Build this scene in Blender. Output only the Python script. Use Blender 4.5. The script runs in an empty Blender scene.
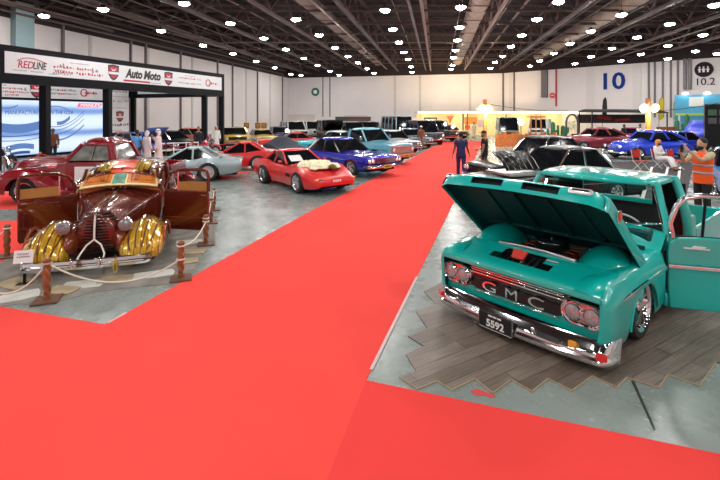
import bpy, bmesh, math, random
from mathutils import Vector, Matrix
RND = random.Random(7)
SC = bpy.context.scene
COL = SC.collection
PI = math.pi
FOC, HZ, EYE = 433.0, 115.0, 2.45      # focal length in pixels, horizon row, eye height in metres

def G(px, py, z=0.0):
    """point at height z seen at a pixel"""
    d = FOC * (EYE - z) / (py - HZ)
    return Vector(((px - 360) / FOC * d, d, z))

def S(r, g, b):
    def f(c):
        c /= 255.0
        return c / 12.92 if c <= .04045 else ((c + .055) / 1.055) ** 2.4
    return (f(r), f(g), f(b))

# ------------------------------------------------------------ materials
MATS = {}
def mat(name, col, rough=.5, metal=0.0, coat=0.0, emit=0.0, var=.06, scale=9.0, bump=0.0, trans=0.0, alpha=1.0, ecol=None, bscale=None, spec=None):
    if name in MATS:
        return MATS[name]
    m = bpy.data.materials.new(name)
    m.use_nodes = True
    nt = m.node_tree
    b = nt.nodes['Principled BSDF']
    tc = nt.nodes.new('ShaderNodeTexCoord')
    n = nt.nodes.new('ShaderNodeTexNoise')
    n.inputs['Scale'].default_value = scale
    n.inputs['Detail'].default_value = 4
    nt.links.new(tc.outputs['Object'], n.inputs['Vector'])
    r = nt.nodes.new('ShaderNodeValToRGB')
    r.color_ramp.elements[0].position = .3
    r.color_ramp.elements[1].position = .7
    r.color_ramp.elements[0].color = tuple(max(0, c * (1 - var)) for c in col) + (1,)
    r.color_ramp.elements[1].color = tuple(min(1, c * (1 + var)) for c in col) + (1,)
    nt.links.new(n.outputs['Fac'], r.inputs['Fac'])
    nt.links.new(r.outputs['Color'], b.inputs['Base Color'])
    b.inputs['Roughness'].default_value = rough
    b.inputs['Metallic'].default_value = metal
    b.inputs['Coat Weight'].default_value = coat
    if spec is not None: b.inputs['Specular IOR Level'].default_value = spec
    b.inputs['Coat Roughness'].default_value = .04
    b.inputs['Transmission Weight'].default_value = trans
    b.inputs['Alpha'].default_value = alpha
    if emit:
        b.inputs['Emission Color'].default_value = tuple(ecol or col) + (1,)
        b.inputs['Emission Strength'].default_value = emit
    if bump:
        bp = nt.nodes.new('ShaderNodeBump')
        bp.inputs['Strength'].default_value = bump
        n2 = nt.nodes.new('ShaderNodeTexNoise')
        n2.inputs['Scale'].default_value = bscale or scale * 6
        n2.inputs['Detail'].default_value = 5
        nt.links.new(tc.outputs['Object'], n2.inputs['Vector'])
        nt.links.new(n2.outputs['Fac'], bp.inputs['Height'])
        nt.links.new(bp.outputs['Normal'], b.inputs['Normal'])
    MATS[name] = m
    return m

def paint(name, col, metal=.0, rough=.32):
    return mat('paint_' + name, col, rough=rough, metal=metal, coat=1.0, var=.03)

CHROME = mat('chrome', (.86, .86, .88), rough=.07, metal=1.0, var=.02)
STEEL = mat('brushed_steel', (.6, .6, .62), rough=.3, metal=1.0, var=.05)
BLACK = mat('black_satin', (.010, .010, .012), rough=.45, spec=.15)
BLACKG = mat('black_gloss', (.008, .008, .01), rough=.12, coat=1)
RUBBER = mat('rubber', (.016, .016, .017), rough=.7)
GLASSD = mat('dark_window_glass', (.006, .007, .009), rough=.06, spec=.3)
def thin_glass(name, tint):
    m = bpy.data.materials.new(name); m.use_nodes = True
    nt = m.node_tree; nt.nodes.clear()
    out = nt.nodes.new('ShaderNodeOutputMaterial'); mx = nt.nodes.new('ShaderNodeMixShader')
    tr = nt.nodes.new('ShaderNodeBsdfTransparent'); gl = nt.nodes.new('ShaderNodeBsdfGlossy'); fr = nt.nodes.new('ShaderNodeFresnel')
    n = nt.nodes.new('ShaderNodeTexNoise'); n.inputs['Scale'].default_value = 3
    mr = nt.nodes.new('ShaderNodeMapRange'); mr.inputs[3].default_value = .02; mr.inputs[4].default_value = .06
    nt.links.new(n.outputs['Fac'], mr.inputs[0]); nt.links.new(mr.outputs[0], gl.inputs['Roughness'])
    tr.inputs['Color'].default_value = tint + (1,); fr.inputs['IOR'].default_value = 1.35
    nt.links.new(fr.outputs[0], mx.inputs[0]); nt.links.new(tr.outputs[0], mx.inputs[1]); nt.links.new(gl.outputs[0], mx.inputs[2]); nt.links.new(mx.outputs[0], out.inputs['Surface'])
    return m
GLASSC = thin_glass('clear_glass', (.80, .86, .85))
LENS = mat('lamp_lens', (.85, .87, .9), rough=.12, coat=1, var=.05)
REDLENS = mat('red_lens', (.7, .02, .02), rough=.12, coat=1)
AMBER = mat('amber_lens', (.9, .4, .03), rough=.12, coat=1)
WHITE = mat('white_matt', (.8, .8, .8), rough=.5, var=.03)
DARKIN = mat('dark_interior', (.012, .011, .011), rough=.8, spec=.1)
PLATE = mat('plate_black', (.01, .01, .012), rough=.35)
LETTER = mat('white_lettering', (.85, .85, .85), rough=.4, var=.02)

# ------------------------------------------------------------ mesh builder
class MB:
    def __init__(s):
        s.v, s.f, s.m, s.cur = [], [], [], 0
    def add(s, vs, fs, M=None):
        o = len(s.v)
        for p in vs:
            p = Vector(p)
            s.v.append(M @ p if M else p)
        for f in fs:
            s.f.append([i + o for i in f]); s.m.append(s.cur)
        return s
    def box(s, c, d, M=None, rot=None):
        x, y, z = d[0] / 2, d[1] / 2, d[2] / 2
        vs = [Vector((a * x, b * y, e * z)) for a in (-1, 1) for b in (-1, 1) for e in (-1, 1)]
        if rot:
            rm = Matrix.Rotation(rot[2], 3, 'Z') @ Matrix.Rotation(rot[1], 3, 'Y') @ Matrix.Rotation(rot[0], 3, 'X')
            vs = [rm @ v for v in vs]
        vs = [v + Vector(c) for v in vs]
        return s.add(vs, [(0, 1, 3, 2), (4, 6, 7, 5), (0, 4, 5, 1), (2, 3, 7, 6), (0, 2, 6, 4), (1, 5, 7, 3)], M)
    def bar(s, a, b, w, h=None, up=(0, 0, 1)):
        a, b = Vector(a), Vector(b)
        h = h or w
        d = (b - a).normalized()
        u = Vector(up)
        if abs(d.dot(u)) > .98: u = Vector((1, 0, 0))
        l = d.cross(u).normalized(); u = l.cross(d)
        vs = [p + l * (i * w / 2) + u * (j * h / 2) for p in (a, b) for i, j in ((-1, -1), (1, -1), (1, 1), (-1, 1))]
        return s.add(vs, [(0, 3, 2, 1), (4, 5, 6, 7), (0, 1, 5, 4), (1, 2, 6, 5), (2, 3, 7, 6), (3, 0, 4, 7)])
    def tube(s, pts, r, n=8, sx=1.0, closed=False):
        pts = [Vector(p) for p in pts]
        rs = r if isinstance(r, (list, tuple)) else [r] * len(pts)
        vs, fs = [], []
        prev = None
        k = len(pts)
        for i, p in enumerate(pts):
            if closed:
                d = pts[(i + 1) % k] - pts[i - 1]
            else:
                d = pts[min(i + 1, k - 1)] - pts[max(i - 1, 0)]
            d.normalize()
            if prev is None:
                u = Vector((0, 0, 1)) if abs(d.z) < .9 else Vector((1, 0, 0))
                u = (u - d * u.dot(d)).normalized()
            else:
                u = (prev - d * prev.dot(d))
                u = u.normalized() if u.length > 1e-6 else prev
            prev = u
            w = d.cross(u)
            for j in range(n):
                a = 2 * PI * j / n
                vs.append(p + u * (math.cos(a) * rs[i]) + w * (math.sin(a) * rs[i] * sx))
        rng = k if closed else k - 1
        for i in range(rng):
            for j in range(n):
                i2 = (i + 1) % k
                fs.append((i * n + j, i * n + (j + 1) % n, i2 * n + (j + 1) % n, i2 * n + j))
        if not closed:
            fs.append(tuple(range(n - 1, -1, -1)))
            fs.append(tuple(range((k - 1) * n, k * n)))
        return s.add(vs, fs)
    def lathe(s, prof, o=(0, 0, 0), axis=(0, 0, 1), n=24, caps=True):
        ax = Vector(axis).normalized()
        u = Vector((1, 0, 0)) if abs(ax.x) < .9 else Vector((0, 1, 0))
        u = (u - ax * u.dot(ax)).normalized(); w = ax.cross(u)
        o = Vector(o)
        vs, fs = [], []
        for r, t in prof:
            for j in range(n):
                a = 2 * PI * j / n
                vs.append(o + ax * t + u * (math.cos(a) * r) + w * (math.sin(a) * r))
        for i in range(len(prof) - 1):
            for j in range(n):
                fs.append((i * n + j, i * n + (j + 1) % n, (i + 1) * n + (j + 1) % n, (i + 1) * n + j))
        if caps:
            fs.append(tuple(range(n - 1, -1, -1)))
            fs.append(tuple(range((len(prof) - 1) * n, len(prof) * n)))
        return s.add(vs, fs)
    def ell(s, c, r, nu=16, nv=10, M=None, fn=None):
        vs, fs = [], []
        c = Vector(c)
        for i in range(nv + 1):
            t = PI * i / nv
            for j in range(nu):
                a = 2 * PI * j / nu
                p = Vector((math.sin(t) * math.cos(a) * r[0], math.sin(t) * math.sin(a) * r[1], math.cos(t) * r[2]))
                if fn: p = fn(p)
                vs.append(c + p)
        for i in range(nv):
            for j in range(nu):
                fs.append((i * nu + j, (i + 1) * nu + j, (i + 1) * nu + (j + 1) % nu, i * nu + (j + 1) % nu))
        return s.add(vs, fs, M)
    def prism(s, poly, o, u, v, w):
        """polygon (a,b) -> o + a*u + b*v, extruded along w"""
        o, u, v, w = Vector(o), Vector(u), Vector(v), Vector(w)
        n = len(poly)
        vs = [o + u * a + v * b for a, b in poly] + [o + u * a + v * b + w for a, b in poly]
        fs = [tuple(range(n)), tuple(range(2 * n - 1, n - 1, -1))] + [(i, (i + 1) % n, n + (i + 1) % n, n + i) for i in range(n)]
        return s.add(vs, fs)
    def grid(s, rows, skip=None, closed=False):
        """rows: list of equally long point lists"""
        n = len(rows[0])
        vs = [p for r in rows for p in r]
        fs = []
        for i in range(len(rows) - 1):
            for j in range(n if closed else n - 1):
                if skip and skip(i, j): continue
                fs.append((i * n + j, i * n + (j + 1) % n, (i + 1) * n + (j + 1) % n, (i + 1) * n + j))
        return s.add(vs, fs)
    def build(s, name, mats, parent=None, smooth=38, bevel=0.0, loc=None, rotz=0.0, solid=0.0, fix=True, subsurf=0):
        me = bpy.data.meshes.new(name)
        me.from_pydata([tuple(p) for p in s.v], [], [list(f) for f in s.f])
        mats = mats if isinstance(mats, (list, tuple)) else [mats]
        for m in mats: me.materials.append(m)
        if len(mats) > 1:
            me.polygons.foreach_set('material_index', s.m)
        if fix:
            bm = bmesh.new(); bm.from_mesh(me)
            bmesh.ops.remove_doubles(bm, verts=bm.verts, dist=1e-5)
            bmesh.ops.recalc_face_normals(bm, faces=bm.faces)
            bm.to_mesh(me); bm.free()
        if smooth:
            me.polygons.foreach_set('use_smooth', [True] * len(me.polygons))
            me.set_sharp_from_angle(angle=math.radians(smooth))
        me.update()
        o = bpy.data.objects.new(name, me)
        COL.objects.link(o)
        if parent: o.parent = parent
        if loc is not None: o.location = loc
        o.rotation_euler.z = rotz
        if solid:
            md = o.modifiers.new('solid', 'SOLIDIFY'); md.thickness = solid; md.offset = 0
        if bevel:
            md = o.modifiers.new('bevel', 'BEVEL'); md.width = bevel; md.segments = 2; md.limit_method = 'ANGLE'
        if subsurf:
            md = o.modifiers.new('sub', 'SUBSURF'); md.levels = subsurf; md.render_levels = subsurf
        return o

def tag(o, label=None, cat=None, group=None, kind=None):
    if label: o['label'] = label
    if cat: o['category'] = cat
    if group: o['group'] = group
    if kind: o['kind'] = kind
    return o

def thing(name, label, cat, loc=(0, 0, 0), rotz=0.0, group=None, scale=1.0):
    o = bpy.data.objects.new(name, None)
    o.empty_display_size = .2
    COL.objects.link(o)
    o.location = loc; o.rotation_euler.z = rotz
    if scale != 1.0: o.scale = (scale,) * 3
    return tag(o, label, cat, group)

def kids(o):
    return [c for c in bpy.data.objects if c.parent is o]

def dup(root, loc, rotz=0.0, label=None, group=None):
    r = root.copy(); COL.objects.link(r); r.location = loc; r.rotation_euler.z = rotz
    if label: r['label'] = label
    if group: r['group'] = group
    for ch in KIDS(root):
        c = ch.copy(); COL.objects.link(c); c.parent = r
        for g in KIDS(ch):
            d = g.copy(); COL.objects.link(d); d.parent = c
    return r
def KIDS(o):
    return list(o.children)

def text_mb(body, size, align='CENTER', extrude=.004, shear=0.0, spacing=1.0, bold=0.0):
    cu = bpy.data.curves.new('lettering', 'FONT')
    cu.body = body; cu.size = size; cu.align_x = align; cu.align_y = 'CENTER'
    cu.extrude = extrude; cu.shear = shear; cu.space_character = spacing; cu.offset = bold
    cu.resolution_u = 3
    o = bpy.data.objects.new('tmp_text', cu)
    COL.objects.link(o)
    dg = bpy.context.evaluated_depsgraph_get()
    me = bpy.data.meshes.new_from_object(o.evaluated_get(dg))
    mb = MB()
    mb.add([v.co.copy() for v in me.vertices], [tuple(p.vertices) for p in me.polygons])
    bpy.data.objects.remove(o); bpy.data.meshes.remove(me); bpy.data.curves.remove(cu)
    return mb

def place_text(mb, o, u, v, sx=1.0, sy=1.0):
    """text x axis -> u, y axis -> v, facing u x v; returns a new builder"""
    u, v = Vector(u).normalized(), Vector(v).normalized()
    w = u.cross(v)
    r = MB()
    r.add([Vector(o) + u * (p.x * sx) + v * (p.y * sy) + w * p.z for p in mb.v], mb.f)
    return r

# ------------------------------------------------------------ smooth station tables
def pchip(xs, ys):
    n = len(xs)
    h = [xs[i + 1] - xs[i] for i in range(n - 1)]
    dl = [(ys[i + 1] - ys[i]) / h[i] for i in range(n - 1)]
    m = [0.0] * n
    m[0], m[-1] = dl[0], dl[-1]
    for i in range(1, n - 1):
        m[i] = 0 if dl[i - 1] * dl[i] <= 0 else 2 * dl[i - 1] * dl[i] / (dl[i - 1] + dl[i])
    def f(x):
        if x <= xs[0]: return ys[0]
        if x >= xs[-1]: return ys[-1]
        i = 0
        while x > xs[i + 1]: i += 1
        t = (x - xs[i]) / h[i]
        return ((1 + 2 * t) * (1 - t) ** 2 * ys[i] + t * (1 - t) ** 2 * h[i] * m[i] + t * t * (3 - 2 * t) * ys[i + 1] + t * t * (t - 1) * h[i] * m[i + 1])
    return f

def stations(st):
    xs = [r[0] for r in st]
    fs = [pchip(xs, [r[k] for r in st]) for k in range(1, len(st[0]))]
    return lambda y: [f(y) for f in fs]

def loft(mb, st, x0=0.0, arches=(), n=56, shoulder=.5, tuck=.93, tumble=.95, caps=True, bottom=False):
    """body shell along y from stations (y, z_bottom, z_shoulder, z_top, half_width); wheel arches (y, z, r) are cut out of its sides"""
    f = stations(st)
    y0, y1 = st[0][0], st[-1][0]
    ys = set(y0 + (y1 - y0) * i / n for i in range(n + 1))
    for (yc, zc, r) in arches:
        for k in range(-6, 7):
            yy = yc + r * math.sin(k / 6 * PI / 2)
            if y0 < yy < y1: ys.add(yy)
    for r in st: ys.add(r[0])
    ys = sorted(ys)
    yy = [ys[0]]
    for y in ys[1:]:
        if y - yy[-1] > .004: yy.append(y)
    rows = []
    for y in yy:
        zb, zs, zt, w = f(y)
        half = []
        for t in (0, .08, .22, .4, .6, .78, .92, 1):
            k = tuck + (1 - tuck) * math.sin(min(t / .5, 1) * PI / 2) if t < .5 else 1 - (1 - tumble) * ((t - .5) / .5) ** 2
            z = zb + (zs - zb) * t
            half.append((w * k, z))
        for u in (.08, .2, .4, .65, 1):
            half.append((w * tumble * (1 - u), zs + (zt - zs) * math.sin(u * PI / 2) ** (2 * shoulder)))
        for (yc, zc, r) in arches:
            if abs(y - yc) < r:
                za = zc + math.sqrt(max(0, r * r - (y - yc) ** 2))
                half = [(x, max(z, min(za, zs - .01))) if i < 8 else (x, z) for i, (x, z) in enumerate(half)]
        rows.append([(x0 + x, y, z) for x, z in half] + [(x0 - x, y, z) for x, z in half[-2::-1]])
    mb.grid(rows)
    if caps:
        for r in (rows[0], rows[-1]):
            mb.add(r, [tuple(range(len(r)))])
    return mb

# ------------------------------------------------------------ wheels
WHEELS = {}
def wheel(parent, x, y, r=.33, w=.22, rim='spoke', side=1, rimr=.66, mat_rim=None, wall=None, name='wheel'):
    key = (r, w, rim, rimr, side)
    if key not in WHEELS:
        t = MB()
        ri = r * rimr
        prof = [(ri * .98, -w / 2 + .02), (ri * 1.05, -w / 2), (r * .93, -w / 2), (r * .985, -w / 2 + .03), (r, -w / 4), (r, w / 4), (r * .985, w / 2 - .03), (r * .93, w / 2), (ri * 1.05, w / 2), (ri * .98, w / 2 - .02)]
        t.lathe(prof, axis=(side, 0, 0), n=32, caps=False)
        q = MB()
        q.lathe([(ri, -w * .45), (ri * .97, w * .1), (ri * .97, w * .42), (ri * 1.03, w * .5), (ri * 1.0, w * .47), (ri * .9, w * .40), (ri * .84, w * .2), (ri * .5, w * .16), (ri * .3, w * .2), (ri * .26, w * .42), (ri * .1, w * .46), (.001, w * .46)], axis=(side, 0, 0), n=28, caps=False)
        if rim == 'spoke':
            for k in range(5):
                a = 2 * PI * k / 5
                d = Vector((0, math.cos(a), math.sin(a)))
                q.bar(d * ri * .2 + Vector((side * w * .36, 0, 0)), d * ri * .95 + Vector((side * w * .36, 0, 0)), .05, .03)
        elif rim == 'wire':
            for k in range(20):
                a = 2 * PI * k / 20
                d = Vector((0, math.cos(a), math.sin(a)))
                q.bar(d * ri * .2 + Vector((side * w * .4, 0, 0)), d * ri * .93 + Vector((side * w * .36, 0, 0)), .012, .012)
        WHEELS[key] = (t, q)
    t, q = WHEELS[key]
    if isinstance(t, MB):
        a = t.build(name, RUBBER, parent, loc=(x, y, r))
        b = q.build('rim', mat_rim or CHROME, a)
        WHEELS[key] = (a.data, b.data)
        return a
    a = bpy.data.objects.new(name, t); COL.objects.link(a); a.parent = parent; a.location = (x, y, r)
    bd = q
    b = bpy.data.objects.new('rim', bd); COL.objects.link(b); b.parent = a
    if mat_rim and bd.materials[0] is not mat_rim:
        b.data = bd.copy(); b.data.materials[0] = mat_rim
    return a

def cabin(parent, base, roof, pm, glass=GLASSD, crown=.05, posts=(.5,), pr=.035, over=.03, roofm=None, chrome=False):
    """greenhouse: base (y0,y1,w,z), roof (y0,y1,w,z): glass, pillars and a crowned roof panel"""
    b0, b1, bw, bz = base; r0, r1, rw, rz = roof
    g = MB()
    vs = [(sx * bw, y, bz) for y in (b0, b1) for sx in (-1, 1)] + [(sx * rw, y, rz) for y in (r0, r1) for sx in (-1, 1)]
    g.add(vs, [(0, 1, 5, 4), (2, 6, 7, 3), (0, 4, 6, 2), (1, 3, 7, 5), (0, 2, 3, 1), (4, 5, 7, 6)])
    g.build('windows', glass, parent, smooth=0)
    for sx in (-1, 1):
        for t in (0, 1) + tuple(posts):
            yb = b0 + (b1 - b0) * t; yr = r0 + (r1 - r0) * t
            p = MB(); p.tube([(sx * bw, yb, bz), (sx * rw, yr, rz)], pr * (1.5 if t == 1 else 1), 8)
            p.build('pillar', CHROME if chrome else pm, parent)
    q = MB()
    rows = []
    N = 10
    for i in range(-N, N + 1):
        v = i / N
        row = []
        for j in range(-N, N + 1):
            u = j / N
            e = max(abs(u), abs(v))
            k = (1 - abs(u) ** 4) * (1 - abs(v) ** 4)
            # squircle outline
            su = u * (1 - .10 * v * v * u * u); sv = v * (1 - .06 * v * v * u * u)
            row.append((su * (rw + over), (r0 + r1) / 2 + sv * ((r1 - r0) / 2 + over), rz - .035 + .05 * min(1, (1 - e) * 6) + crown * k))
        rows.append(row)
    q.grid(rows)
    q.build('roof', roofm or pm, parent, solid=.02)

def bumper(parent, y, z, w, h=.10, curve=.12, m=CHROME, back=False, name='bumper', wrap=.25, t=.05):
    mb = MB()
    s = -1 if not back else 1
    rows = []
    for k in range(-12, 13):
        u = k / 12
        x = w * math.sin(u * PI / 2 * .98) if abs(u) > .75 else w * u * 1.19
        x = w * max(-1, min(1, u * 1.12))
        yy = y + s * (curve * (1 - u * u)) - s * (wrap * max(0, (abs(u) - .88) / .12))
        rows.append([(x, yy + s * a, z + b) for a, b in ((0, -h / 2), (t * .8, -h * .45), (t, -h * .15), (t * .6, 0), (t, h * .15), (t * .8, h * .45), (0, h / 2), (-t * .6, 0))])
    mb.grid(rows, closed=True)
    return mb.build(name, m, parent)
LAMP_E, LAMP_W = 130.0, 100.0
CARPET = (.86, .075, .062)
BOOTH_W, UP_W = 110.0, 1100.0
EXPO = 0.3
# ------------------------------------------------------------ camera, colour
cam = bpy.data.cameras.new('camera')
cam.sensor_width = 36; cam.lens = 36 * FOC / 720
cam.shift_y = -(240 - HZ) / 720
cam.clip_end = 300
co = bpy.data.objects.new('camera', cam); COL.objects.link(co)
co.location = (0, 0, EYE); co.rotation_euler = (PI / 2, 0, 0)
SC.camera = co
SC.view_settings.view_transform = 'Standard'
SC.view_settings.look = 'None'
SC.view_settings.gamma = 1
SC.view_settings.use_curve_mapping = False
SC.view_settings.exposure = EXPO
SC.cycles.use_denoising = True
SC.cycles.max_bounces = 6
SC.cycles.diffuse_bounces = 3
SC.cycles.glossy_bounces = 4
SC.cycles.transmission_bounces = 5
SC.cycles.sample_clamp_indirect = 6
W = bpy.data.worlds.new('hall_air'); SC.world = W
W.use_nodes = True
W.node_tree.nodes['Background'].inputs[0].default_value = (.9, .92, 1, 1)
W.node_tree.nodes['Background'].inputs[1].default_value = 0.0

# ------------------------------------------------------------ room shell
M_WALL = mat('wall_paint', (.77, .70, .69), rough=.75, var=.03, scale=.4)
M_DARK = mat('roof_dark', (.022, .010, .011), rough=.8, var=.2, scale=.6)
M_BEAM = mat('truss_steel', (.085, .05, .048), rough=.55, var=.15, scale=1.5)
M_BEAM2 = mat('beam_light', (.26, .175, .15), rough=.55, var=.1, scale=1.5)
M_DUCT = mat('duct_beige', (.42, .33, .26), rough=.5, var=.12, scale=2)
M_PIPE = mat('pipe_grey', (.15, .125, .13), rough=.5)
M_SEAM = mat('wall_seam', (.56, .52, .50), rough=.8)

WALLTOP, DECK = 8.0, 12.0
WL0, WL1 = Vector((-29.6, -16, 0)), Vector((-10.7, 65, 0))
WB1 = Vector((19, 57.5, 0))
WR1 = Vector((62, 13.5, 0)); WF1 = Vector((62, -16, 0))
def wall(name, a, b, z0, z1, m, t=.3):
    d = (b - a).normalized(); n = Vector((-d.y, d.x, 0))
    c = Vector((5, 20, 0))
    if (c - a).dot(n) > 0: n = -n
    mb = MB()
    mb.prism([(0, 0), (1, 0), (1, 1), (0, 1)], a + Vector((0, 0, z0)), b - a, Vector((0, 0, z1 - z0)), n * t)
    return tag(mb.build(name, m, smooth=0), kind='structure')
SIDES = [('left', WL0, WL1), ('back', WL1, WB1), ('right', WB1, WR1), ('side', WR1, WF1), ('front', WF1, WL0)]
for nm, a, b in SIDES:
    wall('wall_' + nm, a, b, 0, WALLTOP, M_WALL)
for i, (nm, a, b) in enumerate(SIDES[:3]):
    wall('trim_%d' % (i + 1), a, b, WALLTOP, DECK, M_DARK, t=.28)

# polished concrete floor
def floor_material():
    m = mat('polished_concrete', (.215, .25, .232), rough=.3, var=.16, scale=.9)
    nt = m.node_tree; b = nt.nodes['Principled BSDF']
    tc = nt.nodes.new('ShaderNodeTexCoord')
    n = nt.nodes.new('ShaderNodeTexNoise'); n.inputs['Scale'].default_value = 2.2; n.inputs['Detail'].default_value = 8; n.inputs['Roughness'].default_value = .7
    nt.links.new(tc.outputs['Object'], n.inputs['Vector'])
    mr = nt.nodes.new('ShaderNodeMapRange'); mr.inputs[3].default_value = .13; mr.inputs[4].default_value = .42
    nt.links.new(n.outputs['Fac'], mr.inputs[0]); nt.links.new(mr.outputs[0], b.inputs['Roughness'])
    # paint flecks and scuffs
    n2 = nt.nodes.new('ShaderNodeTexNoise'); n2.inputs['Scale'].default_value = 11; n2.inputs['Detail'].default_value = 9; n2.inputs['Roughness'].default_value = .75
    nt.links.new(tc.outputs['Object'], n2.inputs['Vector'])
    cr = nt.nodes.new('ShaderNodeValToRGB'); cr.color_ramp.elements[0].position = .60; cr.color_ramp.elements[1].position = .68
    nt.links.new(n2.outputs['Fac'], cr.inputs['Fac'])
    mx = nt.nodes.new('ShaderNodeMix'); mx.data_type = 'RGBA'
    mx.inputs[7].default_value = (.44, .47, .45, 1)
    ramp = [x for x in nt.nodes if x.type == 'VALTORGB'][0]
    nt.links.new(cr.outputs['Color'], mx.inputs[0]); nt.links.new(ramp.outputs['Color'], mx.inputs[6])
    nt.links.new(mx.outputs[2], b.inputs['Base Color'])
    return m
mb = MB()
poly = [WL0, WL1, WB1, WR1, WF1]
mb.prism([(p.x, p.y) for p in poly], (0, 0, -.2), (1, 0, 0), (0, 1, 0), (0, 0, .2))
tag(mb.build('floor', floor_material(), smooth=0), kind='structure')
mb = MB()
mb.prism([(p.x, p.y) for p in poly], (0, 0, DECK), (1, 0, 0), (0, 1, 0), (0, 0, .2))
tag(mb.build('ceiling', M_DARK, smooth=0), kind='structure')

# roof steel: hall axis
HD = Vector((.178, 1, 0)).normalized()
HN = Vector((HD.y, -HD.x, 0))
def hp(c, y, z):            # point on the roof line with lateral offset c, at depth y
    return Vector((c + .178 * y, y, z))
def inside(p, m=.5):
    # keep roof steel within the shell
    for nm, a, b in SIDES[:3]:
        d = (b - a).normalized(); n = Vector((-d.y, d.x, 0))
        if (Vector((5, 20, 0)) - a).dot(n) < 0: n = -n
        if (Vector((p.x, p.y, 0)) - a).dot(n) < m: return False
    return True
def clip_line(c, z, y0=6, y1=66):
    ys = [y0 + .5 * k for k in range(int((y1 - y0) / .5) + 1) if inside(hp(c, y0 + .5 * k, z))]
    return (ys[0], ys[-1]) if len(ys) > 3 else None
tn = 0
for k in range(-5, 8):
    c = -.86 + 4.55 * k
    r = clip_line(c, 8.6)
    if not r: continue
    y0, y1 = r
    mb = MB()
    mb.bar(hp(c, y0, 8.55), hp(c, y1, 8.55), .15, .20)
    mb.bar(hp(c, y0, 10.6), hp(c, y1, 10.6), .20, .24)
    yy = y0; s = 0
    while yy + 2.2 < y1:
        a, b = (8.7, 10.5) if s else (10.5, 8.7)
        mb.bar(hp(c, yy, a), hp(c, yy + 2.2, b), .12)
        yy += 2.2; s = 1 - s
    tag(mb.build('roof_truss', M_BEAM2 if k in (0, 1) else M_BEAM, smooth=0), kind='structure')
for y in [12 + 4.2 * i for i in range(13)]:
    xs = [x for x in [-30 + .5 * k for k in range(160)] if inside(Vector((x, y, 0)))]
    if len(xs) < 6: continue
    mb = MB()
    a, b = xs[0], xs[-1]
    mb.bar((a, y, 9.4), (b, y, 9.4), .10, .16)
    mb.bar((a, y, 10.9), (b, y, 10.9), .10, .16)
    x = a; s = 0
    while x + 1.6 < b:
        z0, z1 = (9.4, 10.9) if s else (10.9, 9.4)
        mb.bar((x, y, z0), (x + 1.6, y, z1), .06)
        x += 1.6; s = 1 - s
    tag(mb.build('roof_purlin', M_BEAM, smooth=0), kind='structure')
# thin service pipes and cable trays along the hall
for k in range(-11, 17):
    c = -.86 + 2.275 * k + 1.0 * ((k * 37) % 5 - 2) / 3
    r = clip_line(c, 8.3)
    if not r: continue
    z = 8.5 + .35 * ((k * 13) % 4)
    mb = MB()
    mb.bar(hp(c, r[0], z), hp(c, r[1], z), .05 if k % 3 else .16, .05)
    tag(mb.build('service_pipe', M_BEAM2 if k % 2 else M_BEAM, smooth=0), kind='structure')
# conduits strung across the roof and pipes along the left wall
for i in range(24):
    y = 11 + 2.2 * i; z = 8.7 + .4 * ((i * 7) % 4)
    xs = [x for x in [-30 + .5 * k for k in range(160)] if inside(Vector((x, y, 0)))]
    if len(xs) < 6: continue
    mb = MB(); mb.bar((xs[0], y, z), (xs[-1], y, z), .045)
    tag(mb.build('service_pipe', M_BEAM2 if i % 3 == 0 else M_BEAM, smooth=0), kind='structure')
dw = (WL1 - WL0).normalized(); nw = Vector((dw.y, -dw.x, 0))
for off, z, w_ in ((.5, 8.25, .12), (.9, 8.7, .08), (.4, 9.2, .18), (1.2, 9.7, .10), (.5, 10.4, .14), (2.2, 9.1, .07), (3.0, 9.9, .10)):
    mb = MB(); mb.bar(WL0 + dw * 20 + nw * off + Vector((0, 0, z)), WL0 + dw * 80 + nw * off + Vector((0, 0, z)), w_)
    if w_ in (.18, .14):
        for k in range(24):
            q = WL0 + dw * (20.5 + 2.5 * k) + nw * off; mb.bar(q + Vector((0, 0, 9.2)), q + dw * 1.25 + Vector((0, 0, 10.4)), .07)
    tag(mb.build('service_pipe', M_BEAM2 if off in (.9, 2.2) else M_BEAM, smooth=0), kind='structure')
# fat beige ducts
for c, rad, z, lab in ((2.74, .62, 9.8, 'fat beige round air duct under the roof, above the carpeted aisle'), (12.5, .55, 9.8, 'long beige air duct under the roof, above the teal truck'), (-8.4, .5, 9.9, 'brown air duct under the roof above the red sports cars')):
    r = clip_line(c, z)
    mb = MB()
    n = 30
    pts = [hp(c, r[0] + (r[1] - r[0]) * i / n, z) for i in range(n + 1)]
    pp, rr_ = [], []
    for p in pts:
        for q, e in ((-.07, 0), (-.05, .035), (.05, .035), (.07, 0)): pp.append(p + HD * q); rr_.append(rad + e)
    mb.tube(pp, rr_, 16)
    o = tag(mb.build('air_duct', M_DUCT if c > 0 else M_BEAM2), lab, 'duct')

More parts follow.
